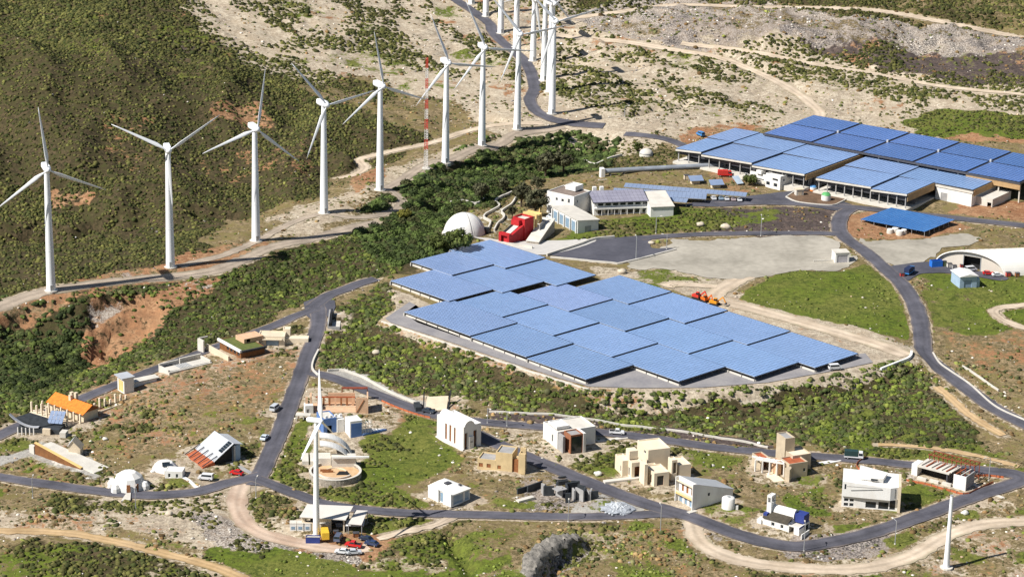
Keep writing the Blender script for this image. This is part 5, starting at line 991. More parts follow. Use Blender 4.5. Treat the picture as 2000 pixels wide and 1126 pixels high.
# white vaulted house with blue trim
f = Fr((1538,1039), (1557,1046)); f = Fr((1560,1046), (1595,1036), (1480,1031)); t = f.root('house', 'white vaulted house with blue block, dark lean-to roof and small tower'); Lb = f.l(1480,1031)[1]; W_ = f.L
blk(t, 0, W_, 0, Lb*.30, -1.5, 2.6, WHITE, {'f': [(W_*.5,W_-.4,.3,2.0)], 'l': [(Lb*.14,Lb*.27,-.2,2.3,'void')]}, roofm=PALEC); blk(t, W_*.5, W_-.02, .3, Lb*.28, 2.62, 5.2, NAVY, {'f': [(.8,1.6,.4+2.9,4.4)]}, par=.1)
blk(t, 0, W_*.9, Lb*.3+.02, Lb, -1.5, 2.9, WHITE, {'l': [(Lb*.12,Lb*.2,.9,2.1),(Lb*.36,Lb*.45,.9,2.1)]}, roof=None)
sheet4(t, [(-.4,Lb*.3,2.95),(W_*.42,Lb*.3,4.1),(W_*.42,Lb*.98,4.1),(-.4,Lb*.98,2.95)], .15, DARKT, 'lean_to_roof')
slab(t, W_*.42, W_*.88, Lb*.31, Lb*.97, 2.9, 3.8, WHITE, 'upper_wall'); vault(t, W_*.42, W_*.88, Lb*.28, Lb*.98, 3.7, 2.3, WHITE, 'vault'); b = MB(); b.extrude_y([(W_*.65+(W_*.2)*math.cos(math.pi*i/12), 2.6+3.2*math.sin(math.pi*i/12)) for i in range(13)], Lb*.285, Lb*.30); b.build('arch_wall', WHITE, t); MB().box(W_*.58, W_*.72, Lb*.27, Lb*.284, 2.7, 4.8).build('window', GLASS, t)
blk(t, W_*.3, W_*.3+2.6, Lb*.86, Lb*.98, 2.9, 9.2, WHITE, {'f': [(.5,2.1,7.0,8.6,'void')], 'l': [(.3,1.5,7.0,8.6,'void')]}, par=.1); slab(t, -.5, W_*.3, Lb+.02, Lb+1.5, -1.5, 2.0, WHITE, 'yard_wall'); slab(t, .5, 2.5, Lb*.9, Lb+.01, 2.9, 4.0, NAVY, 'blue_block'); MB().box(-.08, W_*.45, -.05, -.01, 2.0, 2.5).build('trim', NAVY, t)
slab(t, -1.2, W_*.55, -1.6, -1.3, -1.2, 1.2, WHITE, 'yard_wall'); f.foot(-2, W_+1, -2, Lb+2)
# white modern house
f = Fr((1643,988), (1752,996)); t = f.root('house', 'large white angular house with dark window bands and raised skylight roof'); L = f.L; Dp = 9.5
blk(t, 0, L, 0, Dp, -1.5, 3.6, WHITE, {'f': [(.7,2.0,.3,1.3),(2.4,3.6,.3,1.3),(.7,2.0,1.8,2.7),(2.4,3.6,1.8,2.7),(L*.43,L*.62,.2,2.2),(L*.66,L*.84,.1,2.4),(L*.86,L*.96,.1,3.2)]}, roof=None, fr=DSTEEL)
b = MB(); b.add([(0,-.6,3.62),(L*.86,-1.6,3.62),(L,-.4,3.62),(L,Dp,3.62),(0,Dp,3.62),(0,-.6,8.4),(L*.86,-1.6,7.6),(L,-.4,7.6),(L,Dp,8.0),(0,Dp,8.6)], [(4,3,2,1,0),(5,6,7,8,9),(0,1,6,5),(1,2,7,6),(2,3,8,7),(3,4,9,8),(4,0,5,9)]); b.build('upper_storey', WHITE, t)
slab(t, L+.02, L+.8, -.9, Dp+.3, -1.5, 8.0, CREAM, 'fin_wall'); MB().add([(L*.3,2,8.4),(L*.72,1.5,8.0),(L*.78,6,8.0),(L*.32,8,8.5),(L*.28,2.6,10.4),(L*.72,1.0,9.4),(L*.8,6,9.6),(L*.3,8,10.6)], [(3,2,1,0),(4,5,6,7),(0,1,5,4),(1,2,6,5),(2,3,7,6),(3,0,4,7)]).build('skylight_roof', WHITE, t)
MB().box(L*.89, L*.95, -.9, -.45, 4.2, 7.2).build('window', GLASS, t); MB().box(.6, 1.6, -.68, -.62, 6.0, 7.6).build('window', GLASS, t); MB().box(L*.08, L*.7, -1.75, -1.65, 7.2, 7.4).build('gutter', GREYC, t); slab(t, L*.5, L*.62, 1.2, 1.6, 8.5, 9.1, GLASS, 'skylight'); f.foot(-1, L+2, -3, Dp+1)
# unfinished low house with rusty frame
f = Fr((1780,925), (1862,946)); t = f.root('house_shell', 'unfinished low concrete house with dark glazing under a rust red steel frame', 'house shell'); L = f.L
slab(t, 0, 2.0, -.2, 4, -1.5, 3.6, WHITE, 'wall'); slab(t, 2.0, L-2.5, 3.0, 3.3, -1.5, 3.2, BLACK, 'glazing'); slab(t, 1.9, L-1.5, -.4, 7, 3.0, 3.5, PALEC, 'roof_slab'); slab(t, L-2.4, L-2.0, -.3, 4, -1.5, 3.2, DSTEEL, 'pier'); slab(t, L+.4, L+4.6, -1.2, -.8, -1.5, 4.0, WHITE, 'wall'); slab(t, L+4.2, L+4.6, -.78, 5, -1.5, 4.0, GREYC, 'wall'); slab(t, 2, L-1, 7.02, 7.4, -1.5, 3.3, CREAM, 'rear_wall')
for i in range(3): slab(t, 3+i*4, 6+i*4, -2.2+.4*i, -1.2+.4*i, -1.5, .5, PALEC, 'low_wall')
for i in range(11):
    x = 3+i*(L+1)/10
    for y in (6.0, 9.5): MB().bar((x, y, -1.5), (x, y, 5.0), .2).build('steel_post', RUST, t)
    MB().bar((x, 5.4, 5.1), (x, 10.2, 5.2), .18, .22).build('steel_rafter', RUST, t)
for y in (6, 9.5): MB().bar((2.5, y, 5.4), (4+L, y, 5.4), .22, .25).build('steel_beam', RUST, t)
for i in range(9): MB().bar((3+i*1.7, .2, 3.7), (3.6+i*1.7, 6, 3.9), .3, .3).build('timber_joist', REDT if i % 2 else PALEC, t)
f.foot(0, L+5, -3, 13)
# workshop
f = Fr((588,1036), (672,1041)); t = f.root('workshop', 'workshop shed with big pale sheet roof and dark doorway behind the white turbine', 'workshop'); L = f.L
b0 = f.l(585,1009,4.4); b1 = f.l(675,1015,4.4); b2 = f.l(690,988,5.6); b3 = f.l(600,984,5.6); PR = mat('pale_sheet_roof', (.62,.58,.52), .6, .07, .25)
sheet4(t, [(*b0,4.5),(*b1,4.5),(*b2,5.7),(*b3,5.7)], .2, PR); mb = MB(); y0 = b0[1]+.8
_panelwall(mb, lambda a, d, z: (a, y0+d, z), b0[0]+.5, b1[0]-.5, -1.2, 4.3, .25, [(b1[0]-4.4,b1[0]-.9,-1.2,3.9),(b0[0]+1.5,b0[0]+5,2.6,3.8)]); mb.build('wall', CREAM, t)
slab(t, b1[0]-.9, b1[0]-.6, y0+.3, b2[1]-.5, -1.2, 4.4, GREYC, 'wall'); slab(t, b0[0]+.5, b0[0]+.8, y0+.3, b3[1]-.5, -1.2, 4.4, GREYC, 'wall'); slab(t, b3[0]+1, b2[0]-1, b3[1]-.8, b3[1]-.5, -1.2, 5.4, GREYC, 'rear_wall'); slab(t, b1[0]-3.6, b1[0]-1.6, y0+3, y0+3.4, -1, 1.5, STEEL, 'workbench'); slab(t, b0[0]+5.5, b1[0]-5, y0-1.2, y0-.02, 2.7, 2.9, PALEC, 'awning')
c = [f.l(680,1022,3.4), f.l(706,1024,3.4), f.l(718,996,4.4), f.l(694,995,4.4)]; sheet4(t, [(*c[0],3.4),(*c[1],3.4),(*c[2],4.4),(*c[3],4.4)], .15, PR, 'lean_to_roof')
for q in c[:2]: slab(t, q[0]-.1, q[0]+.1, q[1]+.3, q[1]+.5, -1.5, 3.2, STEEL, 'post')
for q in c[2:]: slab(t, q[0]-.1, q[0]+.1, q[1]-.6, q[1]-.4, -1.5, 4.1, STEEL, 'post')
FOOT.append(([G(*p)[:2] for p in ((560,1042),(600,1000),(720,1005),(720,1050),(640,1062),(590,1065))], 0))
f2_ = Fr((675,1042), (713,1040)); t = f2_.root('awning', 'small white canopy on posts beside the workshop', 'awning'); sheet4(t, [(0,0,2.6),(5.2,-.4,2.5),(6.2,3.4,3.0),(.8,3.4,3.0)], .12, WHITE)
for q in ((.4,.3),(4.8,.1),(5.6,3.0),(1.2,3.0)): slab(t, q[0]-.06, q[0]+.06, q[1]-.06, q[1]+.06, -1, 2.45, STEEL, 'post')
for i, (px, lab) in enumerate([(566,'white box container at the far end of the workshop row'),(580,'white box container in the middle of the workshop row'),(594,'white box container nearest the white village turbine')]):
    p = G(px, 1036); t = thing('container', lab, 'container', tuple(p), .05); slab(t, 0, 1.9, 0, 2.2, -.5, 2.3, WHITE, 'body'); slab(t, -.05, 1.95, -.05, 2.25, 2.31, 2.42, PALEC, 'lid'); MB().box(.4, 1.5, -.05, -.01, .5, 1.4).build('window', GLASSB, t)
p = G(597, 1061); t = thing('container', 'dark blue open container at the foot of the white village turbine', 'container', tuple(p), .02); b = MB(); slab(t, 0, 4.1, 0, 1.8, -.3, .15, NAVY, 'floor'); slab(t, 0, 4.1, 0, .12, .16, 2.0, NAVY, 'side'); slab(t, 0, 4.1, 1.68, 1.8, .16, 2.0, NAVY, 'side'); slab(t, 0, .12, .13, 1.67, .16, 2.0, NAVY, 'end'); slab(t, 3.98, 4.1, .13, 1.67, .16, 2.0, NAVY, 'end'); slab(t, -.06, 4.16, -.06, .14, 2.01, 2.15, STEEL, 'rim'); slab(t, .13, 3.97, .13, 1.67, 1.5, 1.7, PALEC, 'load')
# stone ring house with white arched roofs
p = G(655, 930); t = thing('round_house', 'round stone walled house with orange court and two white arched roofs', 'house', tuple(p), 0.1)
MB().lathe([(8.0,-1.2),(8.0,1.9),(7.4,1.9),(7.4,1.2),(0.05,1.2)], 40).build('ring_wall', STONEW, t); MB().lathe([(8.05,1.91),(8.05,2.1),(7.35,2.1),(7.35,1.91)], 40).build('coping', PALEC, t); MB().lathe([(7.3,1.22),(.05,1.25)], 36).build('court', mat('terracotta_court', (.50,.31,.16), .9, .3, .6, rgb2=(.62,.42,.24)), t)
MB().prism([(.2,-1.8),(4.6,-1.8),(3.6,.9),(1.2,.9)], 1.0, 1.4).build('pit', BLACK, t); MB().lathe([(5.4,1.2),(5.4,1.75),(5.0,1.75),(5.0,1.2)], 24, 0, 0, R(200), R(330)).build('inner_wall', PALEC, t); MB().lathe([(3.6,1.2),(3.6,1.6),(3.3,1.6),(3.3,1.2)], 16, 0, 0, R(10), R(150)).build('inner_wall', CREAM, t); slab(t, -4.6, -1.2, 1.3, 1.6, 1.2, 1.9, WOOD, 'bench'); slab(t, -4.0, -.6, .3, .6, 1.2, 1.9, WOOD, 'bench'); slab(t, -1, 6.5, 4.5, 9.0, -1, 4.0, PALEC, 'rear_block'); slab(t, -6.5, -1.2, 6, 11, -1, 3.6, PALEC, 'rear_block'); slab(t, -1, 10.5, 3.8, 4.4, 4.4, 4.9, WHITE, 'beam')
for y0 in (7.0, 14.0):
    b = MB(); n = 14; th = .35; rad = 10.5; cx = -4.5; pr = []
    for i in range(n+1): a_ = math.pi*(.5-.44*i/n); pr.append((cx+rad*math.cos(a_), -1.5+rad*.86*math.sin(a_)))
    for i in range(n):
        (xa, za), (xb, zb) = pr[i], pr[i+1]; b.hexa([(xa,y0,za-th),(xb,y0,zb-th),(xb,y0+4.2,zb-th),(xa,y0+4.2,za-th)], [(xa,y0,za),(xb,y0,zb),(xb,y0+4.2,zb),(xa,y0+4.2,za)])
    b.build('arched_roof', WHITE, t); slab(t, 4.4, 5.0, y0+.3, y0+3.9, -1.2, 2.4, DSTEEL, 'glazed_end')
for x in (-7.5, -10): slab(t, x, x+2, 9, 16, -1, 1.6, PALEC, 'terrace_wall')
FOOT.append(([G(*p)[:2] for p in ((585,880),(620,845),(700,862),(715,930),(690,950),(610,950))], 0))
# blue and white house
f = Fr((684,855), (707,852)); t = f.root('house', 'white and deep blue cube house with scaffold stair behind the white turbine'); BW = BLUEW
Lq = 5; blk(t, 0, f.L, 0, Lq, -1.5, 5.6, WHITE, par=.2); MB().box(.3, f.L-.1, -.06, -.01, -.6, 4.8).build('blue_panel', BW, t); A = f.l(632,848); blk(t, A[0], -2.6, A[1], A[1]+7, -1.5, 5.2, BW, {'f': [(1.2,2.8,-.3,2.8,'void'),(4.6,6.2,-.3,2.8,'void')]}, par=.3, roofm=PALEC)
slab(t, A[0], -2.7, A[1]+3, A[1]+3.2, -1, 4, BLACK, 'inner_wall')
for i in range(4): slab(t, A[0]+.8+i*1.6, A[0]+1.6+i*1.6, A[1]+.4, A[1]+1.2, 5.2, 6.0, WHITE, 'chimney')
slab(t, -2.5, -.02, A[1]-.5, A[1]+4, -1.5, 4.6, WHITE, 'link_wall')
for i in range(4):
    for z in (1.2, 2.6, 4.0): MB().bar((f.L+.5+i*.9, .5, z), (f.L+.5+i*.9, 2.5, z), .15).build('scaffold_bar', MASTW, t)
    slab(t, f.L+.4+i*.9, f.L+.55+i*.9, .4, .55, -1.5, 5.2, MASTW, 'scaffold_post')
MB().prism([(f.L+.2,-.4),(f.L+9,1.6),(f.L+4,3.2),(f.L+.2,3.2)], -1, .9).build('ramp', BW, t); MB().prism([(f.L+.2,.1),(f.L+8,1.8),(f.L+4,3.1),(f.L+.2,3.1)], .9, 1.1).build('ramp_deck', WHITE, t); FOOT.append(([G(*p)[:2] for p in ((622,855),(630,820),(700,820),(750,842),(700,862))], 0))
# salmon ruin
f = Fr((640,806), (716,806)); t = f.root('house_shell', 'roofless salmon walled house shell beside the sloping stone bank', 'house shell'); L = f.L
slab(t, L*.72, L, 0, .4, -1, 5.2, PINKW, 'wall'); slab(t, L+.02, L+.5, 0, 6.5, -1, 5.0, PINKW, 'wall'); slab(t, 0, L*.7, 9, 9.4, -1, 3.6, PINKW, 'rear_wall'); slab(t, -7.2, -6.4, 1, 1.6, -1, 5.0, PINKW, 'pillar'); slab(t, -5.8, -5.2, 1, 5, -1, 5.2, PINKW, 'pillar'); slab(t, -5, L*.7, 5, 5.2, -1, .6, CREAM, 'low_wall'); slab(t, -4.9, L*.98, .6, 8.9, -1.2, .12, PINKW, 'floor')
for i in range(8): slab(t, -3.6+i*1.9, -3.0+i*1.9, 6.5, 7.1, .12, 2.9, WOOD if i % 3 else PINKW, 'column')
MB().bar((-4, 6.8, 3.0), (L*.7, 6.8, 3.0), .4, .4).build('lintel', REDT, t); MB().bar((L*.35, 11.5, 4.4), (L+.3, 11.5, 4.4), 1.2, .35).build('pergola_roof', RUST, t)
for x in (L*.36, L*.66, L+.2): slab(t, x-.12, x+.12, 11.4, 11.6, -1, 4.2, RUST, 'pergola_post')
MB().bar((L*.74, -.1, .2), (L*.93, -.1, 4.6), .18, .18).build('stair_rail', WOOD, t); FOOT.append(([G(*p)[:2] for p in ((598,792),(610,768),(720,762),(728,800),(640,812),(600,810))], 0))
f = Fr((596,809), (612,808)); t = f.root('shed', 'small white box shed beside the salmon house shell', 'shed'); blk(t, 0, f.L, 0, 3, -1, 3.0, WHITE, {'f': [(.5,1.4,-.5,1.8,'door')]}, par=.1, fr=GREYC)
f = Fr((577,822), (606,823)); t = f.root('pergola', 'low white flat roofed pergola beside the asphalt street', 'pergola'); slab(t, 0, f.L, 0, 2.4, 1.8, 2.1, PALEC, 'roof')
for x in (.1, f.L*.5, f.L-.4):
    for y in (.1, 2.0): slab(t, x, x+.3, y, y+.3, -1, 1.79, PALEC, 'post')
# sand coloured canopy house
f = Fr((832,806), (872,804)); t = f.root('house', 'sand coloured sloping canopy house between two dark slanted beams'); sheet4(t, [(0,0,.8),(f.L,0,.8),(f.L+1.8,7,3.0),(1.2,7,3.0)], .4, CREAM, 'sloping_roof'); MB().bar((-.9,-.4,.2), (.6,8,4.2), .4, .6).build('beam', BLACK, t); MB().bar((f.L+.3,-.4,.2), (f.L+2.8,8,4.6), .4, .6).build('beam', BLACK, t); slab(t, 1.4, f.L+1.5, 6.4, 6.8, -1, 2.5, CREAM, 'rear_wall'); slab(t, -3.2, -1.2, 1, 6, -1, 1.8, SLATE, 'side_block'); slab(t, .8, 3.0, -.3, -.05, -.6, 1.4, BLACK, 'entrance'); f.foot(-4, f.L+3, -1, 10)
# orange roofed house with columns
f = Fr((162,826), (180,818), (95,800)); t = f.root('house', 'house with bright orange tiled roof and a colonnade of pale pillars'); Lb = f.l(95,800)[1]; W_ = 7.5
rzv = 3.4; slab(t, .8, W_-.6, .5, Lb-.5, -1, 3.2, CREAM, 'wall'); sheet4(t, [(-.4,-.6,3.1),(W_*.5,-.6,5.4),(W_*.5,Lb,5.4),(-.4,Lb,3.1)], .18, ORANGE, 'roof'); sheet4(t, [(W_*.5+.02,-.6,5.4),(W_+.4,-.6,3.1),(W_+.4,Lb,3.1),(W_*.5+.02,Lb,5.4)], .18, REDT, 'roof')
sheet4(t, [(W_*.52,.2,5.52),(W_*.8,.2,4.2),(W_*.8,Lb*.75,4.2),(W_*.52,Lb*.75,5.52)], .06, DSTEEL, 'roof_panel'); b = MB(); b.extrude_y([(0,3.1),(W_,3.1),(W_/2,5.2)], .3, .6); b.build('gable', WOOD, t)
for i, (x, y) in enumerate([(2.6,Lb*.5),(4.6,Lb*.6),(5.2,Lb*.52)]): slab(t, x, x+1.0, y, y+1.0, 3, 6.6, CREAM, 'chimney')
for i in range(7):
    y = .4+i*(Lb+1)/6; slab(t, -.8, -.3, y, y+.5, -1.2, 3.1, LC, 'pillar')
for i in range(8):
    y = 2.5+i*(Lb)/7; slab(t, -4.4, -3.9, y, y+.55, -1.5, 2.9+.6*(i % 3), LC, 'pillar')
slab(t, -4.6, -3.7, 2, Lb+3, -1.6, .1, LC, 'terrace_wall'); slab(t, -3.7, -.9, 2, Lb+2, -1.6, -.05, CREAM, 'terrace')
for i in range(7): slab(t, W_+3+i*2.0, W_+3.5+i*2.0, 6.2-i*.3, 6.8-i*.3, -1, 2.2+.7*((i*5) % 3), LC, 'pillar')
slab(t, W_+2, W_+17, 2.6, 3.0, -1, .7, LC, 'yard_wall'); f.foot(-5, W_+3, -1, Lb+4)
# dark curved house with solar panel
f = Fr((28,852), (110,858)); t = f.root('house', 'dark sunken house with curved pale roof edge and tilted solar panel'); L = f.L
b = MB(); n = 10
for i in range(n):
    a0 = i/n; a1 = (i+1)/n; z = lambda q: 6.2-3.6*q+1.4*(2*q-1)**2-1.4; xa, xb = -2.5+9.5*a0, -2.5+9.5*a1
    b.hexa([(xa,3,z(a0)-.3),(xb,3,z(a1)-.3),(xb,4.2,z(a1)-.3),(xa,4.2,z(a0)-.3)], [(xa,3,z(a0)),(xb,3,z(a1)),(xb,4.2,z(a1)),(xa,4.2,z(a0))])
b.build('curved_roof', METALR, t); MB().hexa([(-2,4.3,3.9),(7,4.3,1.6),(13,9,1.6),(2,10,3.9)], [(-2,4.3,4.4),(7,4.3,2.2),(13,9,2.4),(2,10,4.6)]).build('dark_roof', SLATE, t); slab(t, 0, L, 3.2, 9, -1, 2.0, SLATE, 'wall'); slab(t, L*.62, L*.8, 2.2, 3.18, -1, 2.4, CREAM, 'porch')
for i in range(5): slab(t, .5+i*1.3, .8+i*1.3, 1.5, 1.8, -1, 2.6, MASTW, 'post')
b = MB()
for i in range(4):
    for j in range(3): xa, ya = L*.62+i*1.25, 7+j*1.6; za = 2.6+j*.85; b.hexa([(xa,ya,za),(xa+1.15,ya,za),(xa+1.15,ya+1.5,za+.8),(xa,ya+1.5,za+.8)], [(xa,ya,za+.06),(xa+1.15,ya,za+.06),(xa+1.15,ya+1.5,za+.86),(xa,ya+1.5,za+.86)])
b.build('solar_panel', PANELC, t); slab(t, L*.66, L*.96, 8.4, 8.7, 0, 3.4, STEEL, 'panel_frame'); slab(t, L+.6, L+2.6, 1.4, 4.4, -1, 1.9, PALEC, 'annex'); f.foot(-3, L+3, -1, 11)
# gable hut with brown retaining wall
f = Fr((134,892), (157,893)); t = f.root('hut', 'little beige gabled hut on a paved terrace', 'hut'); W_ = f.L; Lh = 4
b = MB(); b.extrude_y([(0,-1),(W_,-1),(W_,2.7),(W_*.35,5.4),(0,3.6)], 0, Lh); b.build('wall', CREAM, t); sheet4(t, [(-.3,-.3,3.6),(W_*.35,-.3,5.6),(W_*.35,Lh+.3,5.6),(-.3,Lh+.3,3.6)], .15, METALR, 'roof'); sheet4(t, [(W_*.35+.02,-.3,5.6),(W_+.3,-.3,2.8),(W_+.3,Lh+.3,2.8),(W_*.35+.02,Lh+.3,5.6)], .15, CREAM, 'roof'); MB().box(-.06, -.01, 1.2, 2.0, 0, 2.0).build('window', GLASS, t); f.foot(-1, W_+1, -1, 5)
a = G(68, 886); bq = gp(158, 918, a[2]); rz = math.atan2(bq[1]-a[1], bq[0]-a[0]); L = float(np.linalg.norm(bq-a)); t = thing('retaining_wall', 'long dark brown retaining wall below the gabled hut', 'wall', tuple(a), rz)
b = MB(); b.add([(0,0,-2),(L,0,-2),(L,.6,-2),(0,.6,-2),(0,0,3.6),(L,0,.6),(L,.6,.6),(0,.6,3.6)], [(3,2,1,0),(4,5,6,7),(0,1,5,4),(1,2,6,5),(2,3,7,6),(3,0,4,7)]); b.build('wall_body', BROWNW, t); b = MB(); b.add([(0,-.1,3.62),(L,-.1,.62),(L,.8,.62),(0,.8,3.62),(0,-.1,3.9),(L,-.1,.9),(L,.8,.9),(0,.8,3.9)], [(3,2,1,0),(4,5,6,7),(0,1,5,4),(1,2,6,5),(2,3,7,6),(3,0,4,7)]); b.build('coping', YELL, t); slab(t, -2.2, -.02, -.3, .8, -2, 2.6, PALEC, 'end_pier'); b = MB(); b.add([(1,.8,-1),(L+5,.8,-1),(L+5,7,-1),(1,6,-1),(1,.8,2.6),(L+5,.8,.3),(L+5,7,.3),(1,6,2.6)], [(3,2,1,0),(4,5,6,7),(0,1,5,4),(1,2,6,5),(2,3,7,6),(3,0,4,7)]); b.build('terrace', PALEC, t); FOOT.append(([a[:2]-[2,1], bq[:2]+[4,-2], bq[:2]+[5,6], a[:2]+[0,7]], 0))
# faceted white igloo
p = G(252, 950); t = thing('igloo_house', 'white faceted dome house with two brown doors beside the road', 'house', tuple(p), .3); rs = np.random.RandomState(4); b = MB()
b.lathe([(5.0,-1),(4.9,1.4),(4.0,3.6),(2.2,4.9),(.05,5.2)], 10); b.build('shell', WHITE, t)
for an in (-1.75, -1.2): 
    c_ = np.array([math.cos(an), math.sin(an)]); o = MB().box(-.55, .55, -.12, .12, 0, 2.6).build('door', WOOD, t); o.location = (c_[0]*4.75, c_[1]*4.75, -.1); o.rotation_euler = (0, 0, an+math.pi/2)
for an in (-2.6, -.5, 2.8): o = MB().lathe([(1.5,-1),(1.4,1.2),(.8,2.2),(.05,2.5)], 8).build('bay', WHITE, t); o.location = (5.1*math.cos(an), 5.1*math.sin(an), 0)
MB().prism([(-1.6,-5),(-.2,-5),(-1.2,-10.5),(-4.0,-10.5)], -1, .18).build('path', PALEC, t); FOOT.append(([p[:2]+np.array(q) for q in ((-6,-11),(6,-6),(6,6),(-6,6))], 0))
f = Fr((322,933), (356,935)); t = f.root('house', 'low white bermed house with small solar panels beside a footpath'); W_ = f.L; blk(t, 0, W_, 0, 4, -1, 2.4, WHITE, {'f': [(1,1.8,.3,1.6),(3.4,4.2,.3,1.6)]}, par=.1); MB().lathe([(4.2,-1),(3.8,1.2),(2.4,2.6),(.05,3.2)], 9, -1.5, 6.5).build('shell', WHITE, t); o = MB().box(-1.2, 1.2, -.9, .9, 0, .1).build('solar_panel', GLASS, t); o.location = (-.6, 4.4, 2.7); o.rotation_euler = (R(28), 0, 0.3); MB().lathe([(.8,-1),(.7,.8),(.05,1.2)], 8, -4.6, 3.2).build('vent_dome', WHITE, t); f.foot(-6, W_+1, -1, 10)
# metal roofed A frame house
f = Fr((432,906), (480,902), (383,884)); t = f.root('house', 'house with big sloping grey metal roof and red tiled apron'); L = f.L; GM = METALR
Lb = f.l(383,884)[1]
sheet4(t, [(-2.6,-.5,1.6),(4.2,-.5,6.2),(4.2,Lb,6.2),(-2.6,Lb,1.6)], .25, GM, 'roof'); b = MB(); b.extrude_y([(-1.5,-1),(4.0,-1),(4.0,5.8),(-1.5,2.2)], .6, Lb-.4); b.build('wall', BLACK, t); slab(t, 4.22, L-.5, .2, Lb*.7, -1, 5.2, PB, 'side_block'); sheet4(t, [(4.25,-.2,6.1),(L+.2,-.2,5.3),(L+.2,Lb*.8,5.3),(4.25,Lb*.8,6.1)], .15, GM, 'side_roof'); slab(t, 4.22, 4.7, -.6, .18, -1, 5.4, STEEL, 'corner_post')
b = MB(); b.add([(-6.4,0,-1),(-2.2,0,-1),(-2.2,Lb,-1),(-6.4,Lb,-1),(-6.4,0,.1),(-2.2,0,1.4),(-2.2,Lb,1.4),(-6.4,Lb,.1)], [(3,2,1,0),(4,5,6,7),(0,1,5,4),(1,2,6,5),(2,3,7,6),(3,0,4,7)]); b.build('tiled_apron', REDT, t)
for i in range(5): MB().bar((-6.4, .3+i*(Lb-.6)/4, .5), (-1.2, .3+i*(Lb-.6)/4, 2.9), .22, .25).build('rafter', DSTEEL, t)
b = MB()
for i in range(5):
    xa = .2+i*.75; za = 1.85+(xa+2.6)*.676; b.hexa([(xa,.2,za),(xa+.65,.2,za+.44),(xa+.65,2.2,za+.44),(xa,2.2,za)], [(xa,.2,za+.08),(xa+.65,.2,za+.52),(xa+.65,2.2,za+.52),(xa,2.2,za+.08)])
b.build('solar_panel', GLASS, t)['kind'] = 'stuff'; f.foot(-7, L+1, -1, Lb+1)
# white box house and its wing
f = Fr((243,769), (262,765)); t = f.root('house', 'small white box house with yellow wood side and flat overhanging roof'); Lb = f.l(229,761)[1]; blk(t, 0, f.L, 0, Lb, -1, 5.2, WHITE, {'l': [(.6,Lb-.8,.2,4.2,'door')]}, fr=YELL, par=.05); slab(t, -.8, f.L+.4, -.2, Lb+.8, 5.21, 5.5, METALR, 'roof_cap'); slab(t, f.L+.02, f.L+10, 3, 6, -1, 2.0, WHITE, 'wing'); slab(t, f.L, f.L+11, 2.7, 6.3, 2.01, 2.25, PALEC, 'wing_roof'); f.foot(-1, f.L+11, -1, 7)
# sunken house with pale walls
f = Fr((330,732), (414,712)); t = f.root('house', 'sunken house with pale walls and grey slatted roof beside the lane'); L = f.L; slab(t, 1, L-1, .6, 5, -1, 1.0, PALEC, 'roof_terrace')
for i in range(6): slab(t, L*.3+i*.8, L*.3+.5+i*.8, .9, 4.9, 1.01, 1.12, STEEL, 'roof_slat')
slab(t, 0, L, -.2, .4, -1, .9, PALEC, 'wall'); slab(t, 0, L*.45, 6, 6.5, -1, 2.2, PALEC, 'wall'); slab(t, L*.5, L, 6.6, 7.1, -1, 2.2, PALEC, 'wall'); slab(t, 0, .5, .42, 6, -1, 1.6, PALEC, 'wall'); slab(t, L-.5, L, .42, 6.6, -1, 1.6, PALEC, 'wall'); slab(t, .6, L*.28, 5.2, 5.9, -1, 1.2, BLACK, 'sunken_court'); f.foot(-1, L+1, -1, 8)
# green roofed house
f = Fr((471,700), (520,692), (424,678)); t = f.root('house', 'earth coloured house with planted green roof behind white parapet'); L = f.L; Lb = f.l(424,678)[1]; GR = mat('roof_grass', (.07,.10,.02), .95, .4, .8, rgb2=(.14,.15,.04))
blk(t, 0, L, 0, Lb, -1.5, 2.8, BROWNW, {'l': [(1+i*2.4,2.6+i*2.4,.4,2.0) for i in range(4)]}, roofm=GR, par=.1, fr=WOOD); slab(t, -.7, -.02, -.5, Lb+.5, 2.3, 3.2, WHITE, 'parapet'); slab(t, 0, L+.5, -.8, -.02, 2.2, 2.9, SLATE, 'parapet'); A = f.l(412,706); MB().hexa([(-4.5,1,-1.5),(-3.9,1,-1.5),(-3.9,Lb+2,-1.5),(-4.5,Lb+2,-1.5)], [(-4.5,1,1.4),(-3.9,1,1.4),(-3.9,Lb+2,1.4),(-4.5,Lb+2,1.4)]).build('garden_wall', CREAM, t); blk(t, L*.5, L+3, Lb*.4, Lb*.8, 2.81, 4.4, PINKW, {'f': [(1,2.5,3.0,4.2,'void')]}, par=.1); slab(t, -6.5, -6.0, Lb, Lb+4, -1.5, 3.4, PALEC, 'gate_post'); slab(t, -6.5, -2.6, Lb+3.6, Lb+4, 2.9, 3.4, PALEC, 'gate_lintel'); f.foot(-6, L+4, -1, Lb+3)
# cream house by the street
f = Fr((505,676), (556,677)); t = f.root('house', 'cream flat roofed house with glazed front beside the steep street'); L = f.L; blk(t, 0, L, 0, 6, -1.5, 3.8, LC, {'f': [(L*.28,L*.78,.3,2.4)], 'l': [(2,3,.5,2.4)]}, roofm=CREAM, glass=GLASSB, fr=WOOD, par=.3); slab(t, L*.15, L*.9, -.9, -.02, 2.6, 2.9, CREAM, 'awning'); blk(t, L+.05, L+8, 2, 5.5, -1.5, 2.4, LC, par=.2); blk(t, L-1, L+1.5, 5, 8, 2.4, 4.8, LC, par=.2); f.foot(-1, L+8, -1, 8)
